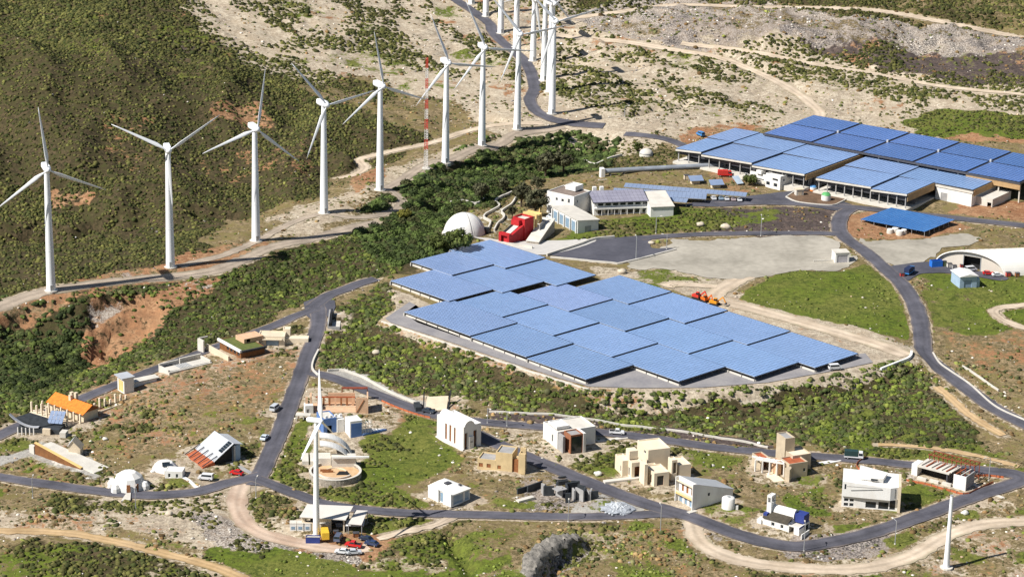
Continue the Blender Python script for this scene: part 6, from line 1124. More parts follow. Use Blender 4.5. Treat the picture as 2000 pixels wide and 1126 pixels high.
# lay-by with wall at the street junction
f = Fr((641,641), (664,637), (649,612), 3.0); t = f.root('bin_store', 'small open concrete enclosure with pale yard beside the street junction', 'enclosure'); Lb = max(4.0, f.l(649,612)[1]); slab(t, 0, f.L, -.2, .2, -1, .7, GREYC, 'wall'); slab(t, -.3, .2, .22, Lb, -1, 1.6, GREYC, 'wall'); slab(t, .5, 1.0, .6, Lb-.5, -1, 2.0, BLACK, 'bin_row'); slab(t, 1.2, f.L, .3, Lb, -1, .15, PALEC, 'yard'); f.foot(-1, f.L+1, -1, Lb)
# ---------------------------------------------------------------- vehicles
CARM = {}
def paint(name, rgb): return mat(name+'_car_paint', rgb, 0.35, 0.05, 0.5, spec=0.5, coat=0.3)
WH = {}
def wheel_mesh():
    if 'w' not in WH:
        b = MB(); b.tube((0,-.1,0), (0,.1,0), .34, .34, 14); WH['w'] = b.mesh('wheel', TYRE); b = MB(); b.tube((0,-.115,0), (0,.115,0), .19, .19, 10); WH['r'] = b.mesh('rim', STEEL)
    return WH['w'], WH['r']
PROF = {'car': ([(-2.1,.35),(2.1,.35),(2.12,.65),(1.95,.85),(.95,.98),(-1.75,1.0),(-2.1,.8)], [(.95,.98),(.35,1.45),(-1.1,1.47),(-1.75,1.0)], 1.72, (-1.3,1.3)),
 'van': ([(-2.3,.4),(2.3,.4),(2.32,.75),(2.1,1.05),(1.6,1.15),(-2.3,1.15)], [(1.6,1.15),(1.1,1.95),(-2.2,2.0),(-2.3,1.15)], 1.85, (-1.45,1.45)),
 'pickup': ([(-2.5,.45),(2.4,.45),(2.42,.8),(2.2,1.0),(1.2,1.08),(-2.5,1.08)], [(1.2,1.08),(.7,1.72),(-.5,1.74),(-.7,1.08)], 1.8, (-1.55,1.5)),
 'truck': ([(-3.2,.6),(2.8,.6),(2.85,1.2),(1.3,1.25),(1.3,1.0),(-3.2,1.0)], [(2.85,1.2),(2.6,2.4),(1.35,2.45),(1.3,1.2)], 2.1, (-2.0,1.9))}
def vehicle(px, py, ang, kind, rgb, label, cname, cargo=None, z=None):
    p = G(px, py); z = hz(p[0], p[1])+(.26 if z is None else z); body, cab, w, wx = PROF[kind]; pm = paint(cname, rgb)
    t = thing({'car':'car','van':'van','pickup':'pickup_truck','truck':'truck'}[kind], label, {'car':'car','van':'van','pickup':'pickup','truck':'truck'}[kind], (p[0], p[1], z), R(ang), 'parked vehicles')
    MB().extrude_y(body, -w/2, w/2).build('body', pm, t); n = len(cab); b = MB(); k = .86
    b.add([(x, -w/2*(1 if i in (0, n-1) else k), zz) for i, (x, zz) in enumerate(cab)]+[(x, w/2*(1 if i in (0, n-1) else k), zz) for i, (x, zz) in enumerate(cab)], [tuple(range(n)), tuple(range(2*n-1, n-1, -1))]+[((i+1) % n, i, i+n, (i+1) % n+n) for i in range(n)])
    b.build('cabin', pm, t)
    # side, front and rear glass just proud of the cabin
    g = MB(); x0, z0 = cab[0]; x1, z1 = cab[1]; x2, z2 = cab[-2]; x3, z3 = cab[-1]; q = lambda a, b_, f_: a+(b_-a)*f_
    for s in (-1, 1):
        c = [(q(x0,x3,.08), s*(w/2*.985+.012), q(z0,z1,.12)), (q(x3,x0,.06), s*(w/2*.985+.012), q(z3,z2,.12)), (q(x2,x1,.04), s*(w/2*k+.02), q(z2,z3,.14)), (q(x1,x2,.02), s*(w/2*k+.02), q(z1,z0,.14))]
        g.add(c, [(0,1,2,3) if s > 0 else (3,2,1,0)])
    for (a, za), (b_, zb), sg in (((x0,z0),(x1,z1),.03), ((x3,z3),(x2,z2),-.03)):
        g.add([(q(a,b_,.12)+sg, -w/2*.9, q(za,zb,.12)+.02), (q(a,b_,.12)+sg, w/2*.9, q(za,zb,.12)+.02), (q(a,b_,.88)+sg, w/2*.8, q(za,zb,.88)+.02), (q(a,b_,.88)+sg, -w/2*.8, q(za,zb,.88)+.02)], [(0,1,2,3) if sg > 0 else (3,2,1,0)])
    g.build('glazing', GLASS, t); wm, rm = wheel_mesh()
    for x in wx:
        for s in (-1, 1):
            o = bpy.data.objects.new('wheel', wm); COL.objects.link(o); o.parent = t; o.location = (x, s*(w/2-.08), .34); r_ = bpy.data.objects.new('rim', rm); COL.objects.link(r_); r_.parent = o
    fx = body[2][0]
    for s in (-1, 1): MB().box(fx-.02, fx+.03, s*w*.36-.14, s*w*.36+.14, .62 if kind != 'truck' else .8, .76 if kind != 'truck' else 1.0).build('headlight', FRAMEW, t)
    if kind == 'pickup': MB().box(-2.4, -.75, -w/2+.12, w/2-.12, 1.085, 1.1).build('load_bed', BLACK, t)
    if cargo: MB().box(-3.15, 1.2, -1.05, 1.05, 1.01, 2.7).build('cargo_box', cargo, t)
    FOOT.append(([p[:2]+np.array(q_) for q_ in ((-2.5,-1.5),(2.5,-1.5),(2.5,1.5),(-2.5,1.5))], .3)); return t
WHT = (.75,.75,.76)
vehicle(402,937,170,'van',WHT,'white estate van parked on sand beside the village road','white'); vehicle(462,927,160,'car',(.6,.02,.02),'small red car beside the grey footpath near the crossroads','red')
vehicle(537,801,70,'van',(.55,.57,.6),'silver van parked at the edge of the steep asphalt street','silver'); vehicle(517,858,75,'car',(.62,.68,.74),'pale blue car parked low on the steep asphalt street','pale_blue')
vehicle(1205,848,-6,'pickup',WHT,'white pickup on the road beside the dark stone bank','white'); vehicle(1631,722,15,'van',WHT,'white van on the perimeter road below the solar canopies','white')
vehicle(690,1068,165,'pickup',(.62,.015,.03),'bright red pickup on the reddish yard near the workshop','red'); vehicle(668,1081,170,'car',WHT,'white car at the edge of the reddish yard, beside stones','white'); vehicle(692,1082,10,'car',(.7,.74,.78),'silver white car just below the bright red pickup','silver')
vehicle(715,1056,150,'car',(.02,.03,.06),'black car at the end of the pale footpath','black'); vehicle(726,1065,155,'car',(.03,.05,.12),'dark blue car beside the bright red pickup','dark_blue'); vehicle(661,1055,80,'van',(.10,.12,.18),'dark grey van before the workshop doorway','dark_grey')
vehicle(1668,896,-8,'truck',(.72,.72,.72),'dark green lorry with white cab on the upper village road','white',mat('dark_green_box',(.02,.05,.05),.6)); vehicle(634,1050,100,'truck',(.72,.42,.03),'yellow lorry standing beside the workshop','yellow',mat('yellow_box',(.72,.45,.04),.6))
for k, (x, y, c) in enumerate([(1393,390,WHT),(1407,390,(.3,.4,.5)),(1418,391,WHT),(1431,392,(.5,.4,.4)),(1443,393,WHT)]): vehicle(x,y,100,'car',c,'%s car, %s from the open end of the rear carport' % (['white','blue grey','white','dull red','white'][k], ORD[4-k]), ['white','blue_grey','white','dull_red','white'][k])
vehicle(1896,530,20,'van',WHT,'white van before the hangar doorway','white'); vehicle(1776,535,60,'truck',(.05,.25,.6),'blue lorry parked at the hangar yard entrance','blue',mat('navy_box',(.02,.03,.08),.6)); vehicle(1368,266,120,'van',(.05,.14,.4),'blue van parked at the far corner of the warehouse','blue')
vehicle(1097,434,110,'car',WHT,'white car parked against the white hall','white'); vehicle(1078,428,140,'van',(.7,.73,.78),'pale van parked below the tall white block','pale'); vehicle(1930,537,0,'car',(.5,.03,.03),'red car beside the hangar wall','red'); vehicle(1948,540,10,'car',WHT,'white car beside the hangar wall','white')
vehicle(1416,345,0,'truck',(.6,.04,.03),'red lorry on bare ground below the warehouse','red',mat('red_box',(.55,.04,.03),.6)); vehicle(837,806,-30,'car',(.05,.06,.08),'dark car in the shade of the sand coloured canopy house','dark')
# skip and machines
p = G(1820, 523); t = thing('skip', 'bright blue skip container beside the hangar arch', 'skip', tuple(p), .3); SB = mat('skip_blue', (.02,.16,.6), .5); slab(t, 0, 4.5, 0, .15, 0, 2.6, SB, 'side'); slab(t, 0, 4.5, 2.2, 2.35, 0, 2.6, SB, 'side'); slab(t, 0, .15, .16, 2.19, 0, 2.6, SB, 'end'); slab(t, 4.35, 4.5, .16, 2.19, 0, 2.6, NAVY, 'end'); slab(t, .16, 4.34, .16, 2.19, 0, .3, SB, 'floor')
def digger(px, py, ang, label, c):
    p = G(px, py); t = thing('excavator', label, 'excavator', tuple(p), R(ang), 'orange diggers'); m = mat('digger_orange_%d' % c, [(.75,.16,.02),(.75,.30,.02),(.62,.05,.03)][c], .5)
    for s in (-1, 1): MB().extrude_y([(-1.5,0),(1.5,0),(1.75,.4),(1.5,.75),(-1.5,.75),(-1.75,.4)], s*1.05-.25, s*1.05+.25).build('track', TYRE, t)
    slab(t, -1.5, 1.1, -1.1, 1.1, .8, 1.7, m, 'body'); slab(t, -.1, 1.0, -1.0, 0, 1.71, 2.8, m, 'cab'); slab(t, .0, 1.05, -1.03, -.1, 1.9, 2.6, GLASS, 'cab_glass'); MB().bar((1.0,.4,1.5), (3.0,.4,3.4), .35, .45).build('boom', m, t); MB().bar((3.0,.4,3.4), (4.1,.4,1.4), .28, .35).build('arm', m, t); MB().extrude_y([(3.8,.6),(4.6,.8),(4.4,1.5),(4.0,1.5)], .0, .8).build('bucket', DSTEEL, t); slab(t, -1.9, -1.51, -1.0, 1.0, .8, 1.6, m, 'counterweight')
digger(1362,583,-40,'orange red digger at the end of the line by the solar canopies',2); digger(1378,589,-60,'orange digger in the middle of the line by the solar canopies',0); digger(1396,595,-30,'yellow orange digger where the dirt tracks meet by the canopies',1)
# ---------------------------------------------------------------- small things on the yards
for k, (px, py, r_) in enumerate([(1738,455,1.3),(1748,453,1.4),(1757,458,1.5),(1765,456,1.2)]):
    p = G(px, py); t = thing('drum', 'whitish drum on red soil before the bright blue array, %s along its row' % ORD[k], 'drum', tuple(p)); MB().lathe([(r_,-.3),(r_*1.04,.2),(r_,1.2),(r_*.9,1.7)], 16).build('shell', PALEC, t, True); MB().lathe([(r_*.9,1.7),(.02,1.75)], 16).build('lid', WHITE, t)
def crate(px, py, w, h, m, label, rz=.2):
    p = G(px, py); t = thing('crate', label, 'crate', (p[0], p[1], p[2]+.2), rz); slab(t, 0, w, 0, w*.8, 0, h, m, 'body'); slab(t, -.06, w+.06, -.06, w*.8+.06, h+.005, h+.12, DSTEEL, 'lid')
    for x in (.1, w-.25): slab(t, x, x+.15, -.05, -.005, .05, h-.05, DSTEEL, 'batten')
GN = mat('dull_green_paint', (.10,.14,.07), .6); BR = mat('dull_red_paint', (.42,.05,.04), .6)
crate(1841,521,1.6,1.9,GN,'dull green crate beside the blue skip at the hangar'); crate(1851,523,1.8,1.4,PALEC,'pale crate beside the dull green one at the hangar'); crate(1861,526,1.6,1.3,GREYC,'grey crate nearest the hangar doorway'); crate(1876,524,1.2,1.2,BR,'dull red crate at the edge of the hangar doorway'); crate(1966,541,1.8,1.5,BR,'dull red crate against the long hangar wall'); crate(1984,541,1.6,1.3,WOOD,'brown crate farthest along the hangar wall'); crate(1759,541,1.6,1.2,BR,'dull red crate on the road verge below the blue lorry')
crate(652,1046,1.4,1.2,WOOD,'brown crate beside the workshop doorway'); crate(690,1049,1.8,1.0,WOOD,'brown timber crate under the small white canopy'); crate(1337,352,2.2,1.8,CREAM,'cream crate beside the little blue roofed kiosk')
def kiosk(px, py, label):
    p = G(px, py); t = thing('kiosk', label, 'kiosk', tuple(p), .25); slab(t, 0, 3.6, .6, 3.0, -.5, 1.7, CREAM, 'wall'); sheet4(t, [(-1.0,-.4,1.8),(5.0,-.4,1.8),(5.4,4.2,2.9),(-.6,4.2,2.9)], .12, PANELC, 'solar_roof')
    for x in (-.6, 4.4): slab(t, x, x+.15, 3.6, 3.75, -.5, 2.6, STEEL, 'post')
    FOOT.append(([p[:2]+np.array(q) for q in ((-1,-1),(6,-1),(6,5),(-1,5))], .5))
kiosk(1352,361,'little kiosk with blue solar roof between duct and carports'); kiosk(1392,369,'lower little kiosk with blue solar roof near the rear carport')
p = G(1440, 362); t = thing('solar_table', 'pale tilted solar panel on legs beside the office annex', 'solar panel', tuple(p), .5); sheet4(t, [(0,0,.6),(3.2,0,.6),(3.2,4.4,2.9),(0,4.4,2.9)], .12, mat('pale_panel', (.42,.50,.58), .3), 'panel')
for q in ((.3,.3,.5),(2.8,.3,.5),(.3,4.0,2.6),(2.8,4.0,2.6)): slab(t, q[0]-.06, q[0]+.06, q[1]-.06, q[1]+.06, -.4, q[2], STEEL, 'leg')
# ---------------------------------------------------------------- street lamps
def lamp(px, py, h, ang, label, arm=1.6):
    p = G(px, py); t = thing('street_lamp', label, 'street lamp', tuple(p), R(ang), 'village street lamps'); MB().tube((0,0,-.5), (0,0,h), .15, .10, 8).build('pole', STEEL, t); MB().tube((0,0,h-.1), (arm,0,h+.25), .08, .07, 6).build('arm', STEEL, t); MB().extrude_x([(-.2,h+.15),(.2,h+.15),(.15,h+.4),(-.15,h+.4)], arm-.2, arm+.7).build('lamp_head', PALEC, t); MB().lathe([(.3,-.3),(.3,.25),(.05,.3)], 8).build('base', PALEC, t)
for a in [(64,972,6.4,90,'street lamp by the lower road nearest the brown retaining wall'),(265,992,6.4,90,'street lamp below the faceted white dome house'),(500,972,6.2,80,'street lamp just below the village crossroads'),(1110,1018,6.2,90,'street lamp below the black stone house shell'),(1290,1037,8.0,100,'street lamp by the meeting of the two village roads'),
          (1570,1076,8.5,90,'street lamp below the white vaulted house'),(1748,1062,7.4,120,'street lamp below the large white angular house'),(1931,938,7.5,200,'street lamp inside the orange fence by the road bend'),(952,826,5.2,-60,'street lamp on the upper road behind the tall white house'),(990,832,5.0,-60,'street lamp between tall white house and brown brick cube house'),
          (1242,507,9.0,100,'tall dark lamp post inside the car park'),(1302,487,6.0,180,'lamp post at the tip of the gravel beside the car park'),(1486,461,8.0,90,'lamp post on the dark brown field edge'),(1281,456,7.0,0,'white lamp post on grass below the long white building'),(1220,228,5.0,0,'pole on bare sand above the ravine')]: lamp(*a)
# ---------------------------------------------------------------- fences and kerb walls
def along(name, pts, h, m, label, cat, posts=True, w=.06, off=0.0, z0=.0):
    P = dense(wpts(pts), 2.0); c0 = P[0]; t = thing(name, label, cat, (c0[0], c0[1], 0)); b = MB(); pm = MB()
    for i in range(len(P)-1):
        za, zb = hz(*P[i])+z0, hz(*P[i+1])+z0; d = P[i+1]-P[i]; d = d/np.linalg.norm(d); n = np.array([-d[1], d[0]])*w/2; q0, q1 = P[i]-c0, P[i+1]-c0
        b.hexa([(*(q0-n),za-.3),(*(q1-n),zb-.3),(*(q1+n),zb-.3),(*(q0+n),za-.3)], [(*(q0-n),za+h),(*(q1-n),zb+h),(*(q1+n),zb+h),(*(q0+n),za+h)])
        if posts: pm.box(q0[0]-.06, q0[0]+.06, q0[1]-.06, q0[1]+.06, za-.3, za+h+.15)
    b.build('mesh_panel' if posts else 'wall_body', m, t)
    if posts: pm.build('post_row', DSTEEL, t)['kind'] = 'stuff'
along('fence', [(1692,893),(1674,905),(1678,916),(1710,925),(1740,934)], .7, FENCEO, 'orange mesh fence curving beside white rubble on the village road', 'fence'); along('fence', [(1770,938),(1810,948),(1850,958),(1885,966),(1905,958),(1940,942)], .7, FENCEO, 'orange mesh fence below the unfinished low house', 'fence'); along('fence', [(1893,931),(1925,929),(1960,933)], .7, FENCEO, 'short orange mesh fence beyond the unfinished low house', 'fence')
along('fence', [(745,783),(780,798),(815,810),(840,816)], .6, FENCEO, 'low orange red fence along the road below the stone bank', 'fence')
along('kerb_wall', [(1822,690),(1835,710),(1860,728),(1895,752),(1945,795),(2005,823),(2060,850)], .6, PALEC, 'pale kerb wall along the outer side of the curving road', 'wall', False, .5); along('kerb_wall', [(1780,688),(1778,698),(1760,708),(1720,722)], .9, WHITE, 'white wall at the tip of the solar terrace', 'wall', False, .8)
along('kerb_wall', [(622,735),(610,722),(612,706),(622,685)], .8, PALEC, 'pale curved kerb at the street corner above the stone bank', 'wall', False, .6); along('kerb_wall', [(640,724),(668,721),(705,734),(765,766),(825,793)], .7, PALEC, 'pale wall along the crest of the grey stone bank', 'wall', False, .5); along('kerb_wall', [(955,806),(1100,816),(1300,838),(1450,860),(1500,873)], .6, PALEC, 'pale wall along the crest of the dark stone bank', 'wall', False, .5)
along('kerb_wall', [(745,628),(850,663),(1000,715),(1090,744),(1150,762)], .45, PALEC, 'pale kerb along the perimeter road of the solar terrace', 'wall', False, .5); along('kerb_wall', [(1880,716),(1905,732),(1930,752),(1950,766)], .7, PALEC, 'short pale wall in scrub above the curving road', 'wall', False, .4); along('kerb_wall', [(1075,503),(1130,508),(1190,513),(1225,512),(1320,488)], .6, PALEC, 'rough pale stone edge below the car park', 'wall', False, .7)
along('footpath', [(355,933),(375,945),(398,960)], .12, WHITE, 'narrow white footpath from bermed house to road', 'path', False, 1.2)
along('footpath', [(452,903),(480,918),(498,926)], .12, GREYC, 'narrow grey footpath from metal roofed house to crossroads', 'path', False, 1.6)
along('footpath', [(1885,936),(1920,955),(1960,972)], .12, PALEC, 'narrow pale footpath leading down to the road bend', 'path', False, 1.2); along('footpath', [(1600,906),(1640,898)], .25, WHITE, 'white path slab beside the beige tower house', 'path', False, 2.0); along('footpath', [(1165,862),(1225,854)], .25, PALEC, 'pale path slab between white cube house and road', 'path', False, 1.8)

# trodden, pale ground round the houses
_tp = np.zeros(XX.shape)
for poly, mg in FOOT:
    if max(p_[1] for p_ in poly) < 900: _tp = np.maximum(_tp, polyw(XX+(WX-XX)*.35, YY+(WY-YY)*.35, poly, 6.0))
_tp = _tp*(.35+.5*fbm(XX, YY, 8, 3, 91)); CV[0] = np.maximum(CV[0], _tp); CV[1] *= 1-.7*_tp
for nm_, ch_ in (('cover_a', (0,1,2,3)), ('cover_b', (4,5,6,7))):
    gm.attributes[nm_].data.foreach_set('color', np.ascontiguousarray(np.stack([CV[q] for q in ch_], -1), np.float32).ravel())
gm.update()
# ---------------------------------------------------------------- plants and stones
# --- grey rock ridge at the bottom of the picture
P = dense(wpts([(1028,1142),(1045,1108),(1072,1086),(1105,1072),(1135,1062)]), .7); T = np.gradient(P, axis=0); T /= np.linalg.norm(T, axis=1)[:,None]; Nn = np.stack([-T[:,1], T[:,0]], 1); c0 = P[len(P)//2]
K = 15; an = np.linspace(0, math.pi, K); s_ = np.linspace(0, 1, len(P)); env = np.sin(math.pi*np.clip(s_*.94+.03, 0, 1))**.45; V = []
for i in range(len(P)):
    for a in an:
        q = P[i]+Nn[i]*math.cos(a)*3.2*env[i]; nz = float(fbm(np.array([q[0]+a*2]), np.array([q[1]-a*3]), 1.7, 5, 17, .7)[0])-.5
        V.append((q[0]-c0[0]+Nn[i][0]*nz*3.4, q[1]-c0[1]+Nn[i][1]*nz*3.4, hz(*P[i])-.6+math.sin(a)*(2.7+4.4*nz)*env[i]))
ii = np.arange(len(P)*K).reshape(-1, K); Fr_ = np.stack([ii[:-1,:-1], ii[1:,:-1], ii[1:,1:], ii[:-1,1:]], -1).reshape(-1, 4)
o = bpy.data.objects.new('rock_ridge', np_mesh('rock_ridge', np.array(V), Fr_, mat('weathered_rock', (.085,.08,.07), .95, .4, .9, .3, rgb2=(.33,.30,.26)))); COL.objects.link(o); o.location = (c0[0], c0[1], 0); tag(o, 'long jagged grey rock ridge rising from grass at the bottom edge', 'rock'); FOOT.append(([p_ for p_ in (P+Nn*2.6)]+[p_ for p_ in (P-Nn*2.6)[::-1]], .3))
rs = np.random.RandomState(7)
def cover_at(x, y):
    i = np.clip(np.searchsorted(GX, x), 0, len(GX)-1); j = np.clip(np.searchsorted(GY, y), 0, len(GY)-1); return [CV[k][j, i] for k in range(8)], RD[j, i], LOTM[j, i]
N0 = 840000
X = rs.uniform(-300, 300, N0); Y = rs.uniform(555, 1500, N0)
zq = HZ(X, Y); PX, PY = proj(np.stack([X, Y, zq], 1)); k = (PX > -330) & (PX < 2330) & (PY > -60) & (PY < 1290)
X, Y, zq, PX, PY = X[k], Y[k], zq[k], PX[k], PY[k]
cv, rd, lot = cover_at(X, Y); sand, grass, scrub, grav, red, stone, dark, pale = cv
cell = 600*945/N0
n1 = fbm(X, Y, 9, 3, 21); n2 = fbm(X, Y, 30, 3, 33)
blocked = (rd < .5) | (lot > .4) | (grav > .5) | (pale > .5) | (polyw(X, Y, PV_TERRACE, .5) > .5)
for poly, mg in FOOT: blocked |= polyw(X, Y, poly, max(.2, mg)) > .4
hz0 = polyw(X, Y, [Gt(*p)[:2] for p in [(-150,85),(150,112),(300,130),(450,165),(560,190),(700,230),(800,270),(700,325),(560,395),(430,435),(330,500),(100,552),(-150,600)]], 4) > .5
dens = .20+.40*(Y < 830)*np.clip((fbm(X, Y, 5, 2, 27)-.25)*2.2, .2, 1.4)+.42*scrub-.13*sand+.02*grass-.02*stone+.06*dark-.03*red
dens = np.maximum(dens, .03)*np.maximum(np.clip((n1-.28)*3.2, .12, 1.6)*np.clip((n2-.2)*2.4, .35, 1.4), np.where((scrub > .45) & hz0, .34, np.where(scrub > .45, .62, 0)))
dens = np.where(scrub > .3, dens*1.25, dens); dens *= np.where(rd < 2.0, .6, 1.0)
pit = polyw(X, Y, PIT, 2); dens *= 1-.93*(pit > .3); dens *= np.where((red > .5), .5, 1)
keep = (~blocked) & (rs.rand(len(X)) < dens*cell)
X, Y, zq, PX, PY = X[keep], Y[keep], zq[keep], PX[keep], PY[keep]; sand, grass, scrub, stone, dark = [c[keep] for c in (sand, grass, scrub, stone, dark)]
def zone(poly): return polyw(X, Y, [Gt(*p)[:2] for p in poly], 4) > .5
ravine = zone([(690,430),(830,335),(950,270),(1100,245),(1200,270),(1180,330),(1090,345),(1000,350),(960,400),(880,410),(900,470),(800,520),(740,500)])
slope = zone([(640,600),(740,560),(800,520),(880,480),(870,500),(770,560),(745,625),(950,712),(1150,775),(1500,765),(1780,705),(1850,760),(1900,860),(1700,880),(1450,850),(1250,830),(1000,800),(850,780),(720,740),(625,710)])
lower = zone([(-150,625),(100,590),(330,560),(500,510),(640,452),(800,425),(880,450),(880,490),(780,530),(700,550),(600,588),(450,645),(300,705),(150,765),(-150,860)])
gully = zone([(-120,585),(60,580),(150,592),(180,650),(160,720),(60,760),(-120,770)]); lower = lower & ~gully
hill = (scrub > .4) & ~ravine & ~slope & ~lower & ~gully
u = rs.rand(len(X)); rad = .30+.75*u**2.4
rad = np.where((Y < 830) & (u < .72), .20+.28*u, rad); rad = np.where(hill, .55+.55*u**1.5, rad); rad = np.where(lower, .5+1.05*u**2.2, rad); rad = np.where(slope, .42+1.25*u**2.6, rad); rad = np.where(gully, .7+1.2*u**2, rad); rad = np.where(ravine, .8+1.6*u**2, rad); rad = np.where(Y > 1150, rad*1.25, rad)
PAL = {'hill': [(.074,.074,.022),(.092,.086,.028),(.048,.052,.016),(.042,.05,.014),(.11,.108,.03)], 'lower': [(.075,.098,.02),(.055,.068,.017),(.13,.15,.032),(.095,.098,.04),(.06,.08,.018),(.045,.06,.016)], 'slope': [(.105,.13,.022),(.07,.09,.02),(.10,.10,.046),(.05,.066,.018),(.13,.148,.03),(.06,.076,.018),(.08,.075,.035),(.11,.13,.03),(.05,.065,.02)],
       'ravine': [(.05,.07,.02),(.035,.05,.016),(.065,.09,.024),(.085,.12,.03),(.06,.065,.024)], 'meadow': [(.095,.12,.022),(.12,.15,.028),(.075,.095,.02),(.14,.15,.04)], 'gully': [(.04,.055,.016),(.03,.042,.014),(.065,.085,.02),(.05,.06,.02)], 'flat': [(.10,.105,.04),(.14,.135,.06),(.075,.085,.028),(.15,.16,.04),(.19,.115,.05),(.22,.15,.07),(.14,.09,.04),(.06,.07,.025)]}  # gully greens are darkened: the hollow's shade is put into their colour
zid = np.where(gully, 5, np.where(ravine, 3, np.where(slope, 2, np.where(lower, 1, np.where(hill, 0, 4))))); names = ['hill', 'lower', 'slope', 'ravine', 'flat', 'gully', 'meadow']; zid = np.where((zid == 4) & (grass > .45), 6, zid); rad = np.where(zid == 6, rad*.8, rad)
pxr = rad*FPX/((np.stack([X, Y, zq-HC], 1))@_f)
infr = (PX > 0) & (PX < 2000) & (PY > 0) & (PY < 1126)
# --- prototypes
def ico(sub):
    bm = bmesh.new(); bmesh.ops.create_icosphere(bm, subdivisions=sub, radius=1.0); bm.verts.ensure_lookup_table(); V = np.array([v.co[:] for v in bm.verts]); F = np.array([[v.index for v in f_.verts] for f_ in bm.faces]); bm.free(); return V, F
I1, I2, I3 = ico(1), ico(2), ico(3)
def dome(base, cut, amp, seed):
    V, F = base; r_ = np.random.RandomState(seed); V = V.copy(); f_ = F[(V[F][:,:,2].mean(1) > cut)]; used = np.unique(f_); mp = -np.ones(len(V), int); mp[used] = np.arange(len(used)); V = V[used]*(1+r_.uniform(-amp, amp, (len(used), 1))); V[:,2] = V[:,2]*.82+.18; return V, mp[f_]
def clump(seed, n):
    r_ = np.random.RandomState(seed); vs, fs, off = [], [], 0
    for i in range(n):
        V, F = dome(I1, -.5, .3, seed*13+i); a = r_.rand()*6.28; d_ = 0 if i == 0 else r_.uniform(.45,.85); k_ = r_.uniform(.62,.8) if i == 0 else r_.uniform(.32,.6)
        V = V*np.array([k_,k_,k_*r_.uniform(.8,1.15)])+np.array([math.cos(a)*d_, math.sin(a)*d_, 0]); vs.append(V); fs.append(F+off); off += len(V)
    return np.concatenate(vs), np.concatenate(fs)
LO = [dome(I1, -.55, .34, s) for s in range(4)]+[clump(s+5, 2) for s in range(5)]; HI = [clump(s+30, 4+s % 3) for s in range(9)]
def bake(name, sel, m, protos, pal, squash=(.6,1.15)):
    Vs, Fs, Cs = [], [], []; off = 0; ids = np.nonzero(sel)[0]
    for v in range(len(protos)):
        ii = ids[v::len(protos)]
        if len(ii) == 0: continue
        V, F = protos[v]; n = len(ii); a = rs.rand(n)*6.283; ca_, sa_ = np.cos(a), np.sin(a); sx = rad[ii]*rs.uniform(.85,1.2,n); sy = rad[ii]*rs.uniform(.85,1.2,n); sz = rad[ii]*rs.uniform(squash[0],squash[1],n)
        vx = V[None,:,0]*sx[:,None]; vy = V[None,:,1]*sy[:,None]; W_ = np.stack([X[ii][:,None]+vx*ca_[:,None]-vy*sa_[:,None], Y[ii][:,None]+vx*sa_[:,None]+vy*ca_[:,None], zq[ii][:,None]-.05+V[None,:,2]*sz[:,None]], -1)
        c = np.array(pal)[rs.randint(0, len(pal), n)]*rs.uniform(.7,1.35,(n,1))*(.62+.75*fbm(X[ii], Y[ii], 45, 3, 55))[:,None]*np.where(rs.rand(n,1) < .06, 1.5, 1); C_ = c[:,None,:]*rs.uniform(.65,1.4,(n,len(V),1)); C_ = np.concatenate([C_, np.ones(C_.shape[:2]+(1,))], -1)
        Vs.append(W_.reshape(-1,3)); Fs.append((F[None]+off+(np.arange(n)*len(V))[:,None,None]).reshape(-1,3)); Cs.append(C_.reshape(-1,4)); off += n*len(V)
    if not Vs: return
    o = bpy.data.objects.new(name, np_mesh(name, np.concatenate(Vs), np.concatenate(Fs), m, False, {'tint': np.concatenate(Cs)})); COL.objects.link(o); o['kind'] = 'stuff'; return o
LEAF = mat('scrub_leaf', (.8,.8,.8), .8, .1, 2.5, rgb2=(1.25,1.25,1.2), spec=.15, attr='tint'); LEAF.node_tree.nodes['Principled BSDF'].inputs['Subsurface Weight'].default_value = 0
# --- the largest plants stand as individuals
order = np.argsort(-pxr*infr); top = order[:290]; ind = np.zeros(len(X), bool); ind[top] = True
def shrub_mesh(seed, m):
    r_ = np.random.RandomState(seed); V, F = clump(seed+50, 7); V = V*np.array([.95,.95,1.0]); vs = [V]; fs = [F]; off = len(V)
    n = 170; d = r_.normal(size=(n,3)); d[:,2] = np.abs(d[:,2])*.9+.05; d /= np.linalg.norm(d, axis=1)[:,None]; c = d*r_.uniform(.78,1.1,(n,1))*np.array([1,1,.85]); s = r_.uniform(.10,.22,n)
    t1 = np.cross(d, r_.normal(size=(n,3))); t1 /= np.linalg.norm(t1, axis=1)[:,None]; t2 = np.cross(d, t1)+d*r_.uniform(-.6,.9,(n,1)); q = np.stack([c-t1*s[:,None], c+t1*s[:,None], c+t2*s[:,None]*1.7], 1).reshape(-1,3)
    vs.append(q); fs.append(np.arange(n*3).reshape(-1,3)+off); V = np.concatenate(vs); F = np.concatenate(fs); lum = r_.uniform(.6,1.5,len(V)); return np_mesh('shrub', V, F, m, False, {'tint': np.stack([lum,lum,lum,np.ones(len(V))],1)})
SHM = {}
def shrub_variant(zn, c, v):
    key = (zn, c, v)
    if key not in SHM:
        rgb = PAL[zn][c]; m = mat('shrub_%s_%d' % (zn, c), [q*.8 for q in rgb], .8, .1, 2.0, rgb2=[q*1.25 for q in rgb], spec=.15, attr='tint'); SHM[key] = shrub_mesh(hash((len(zn), c, v)) % 1000, m)
    return SHM[key]
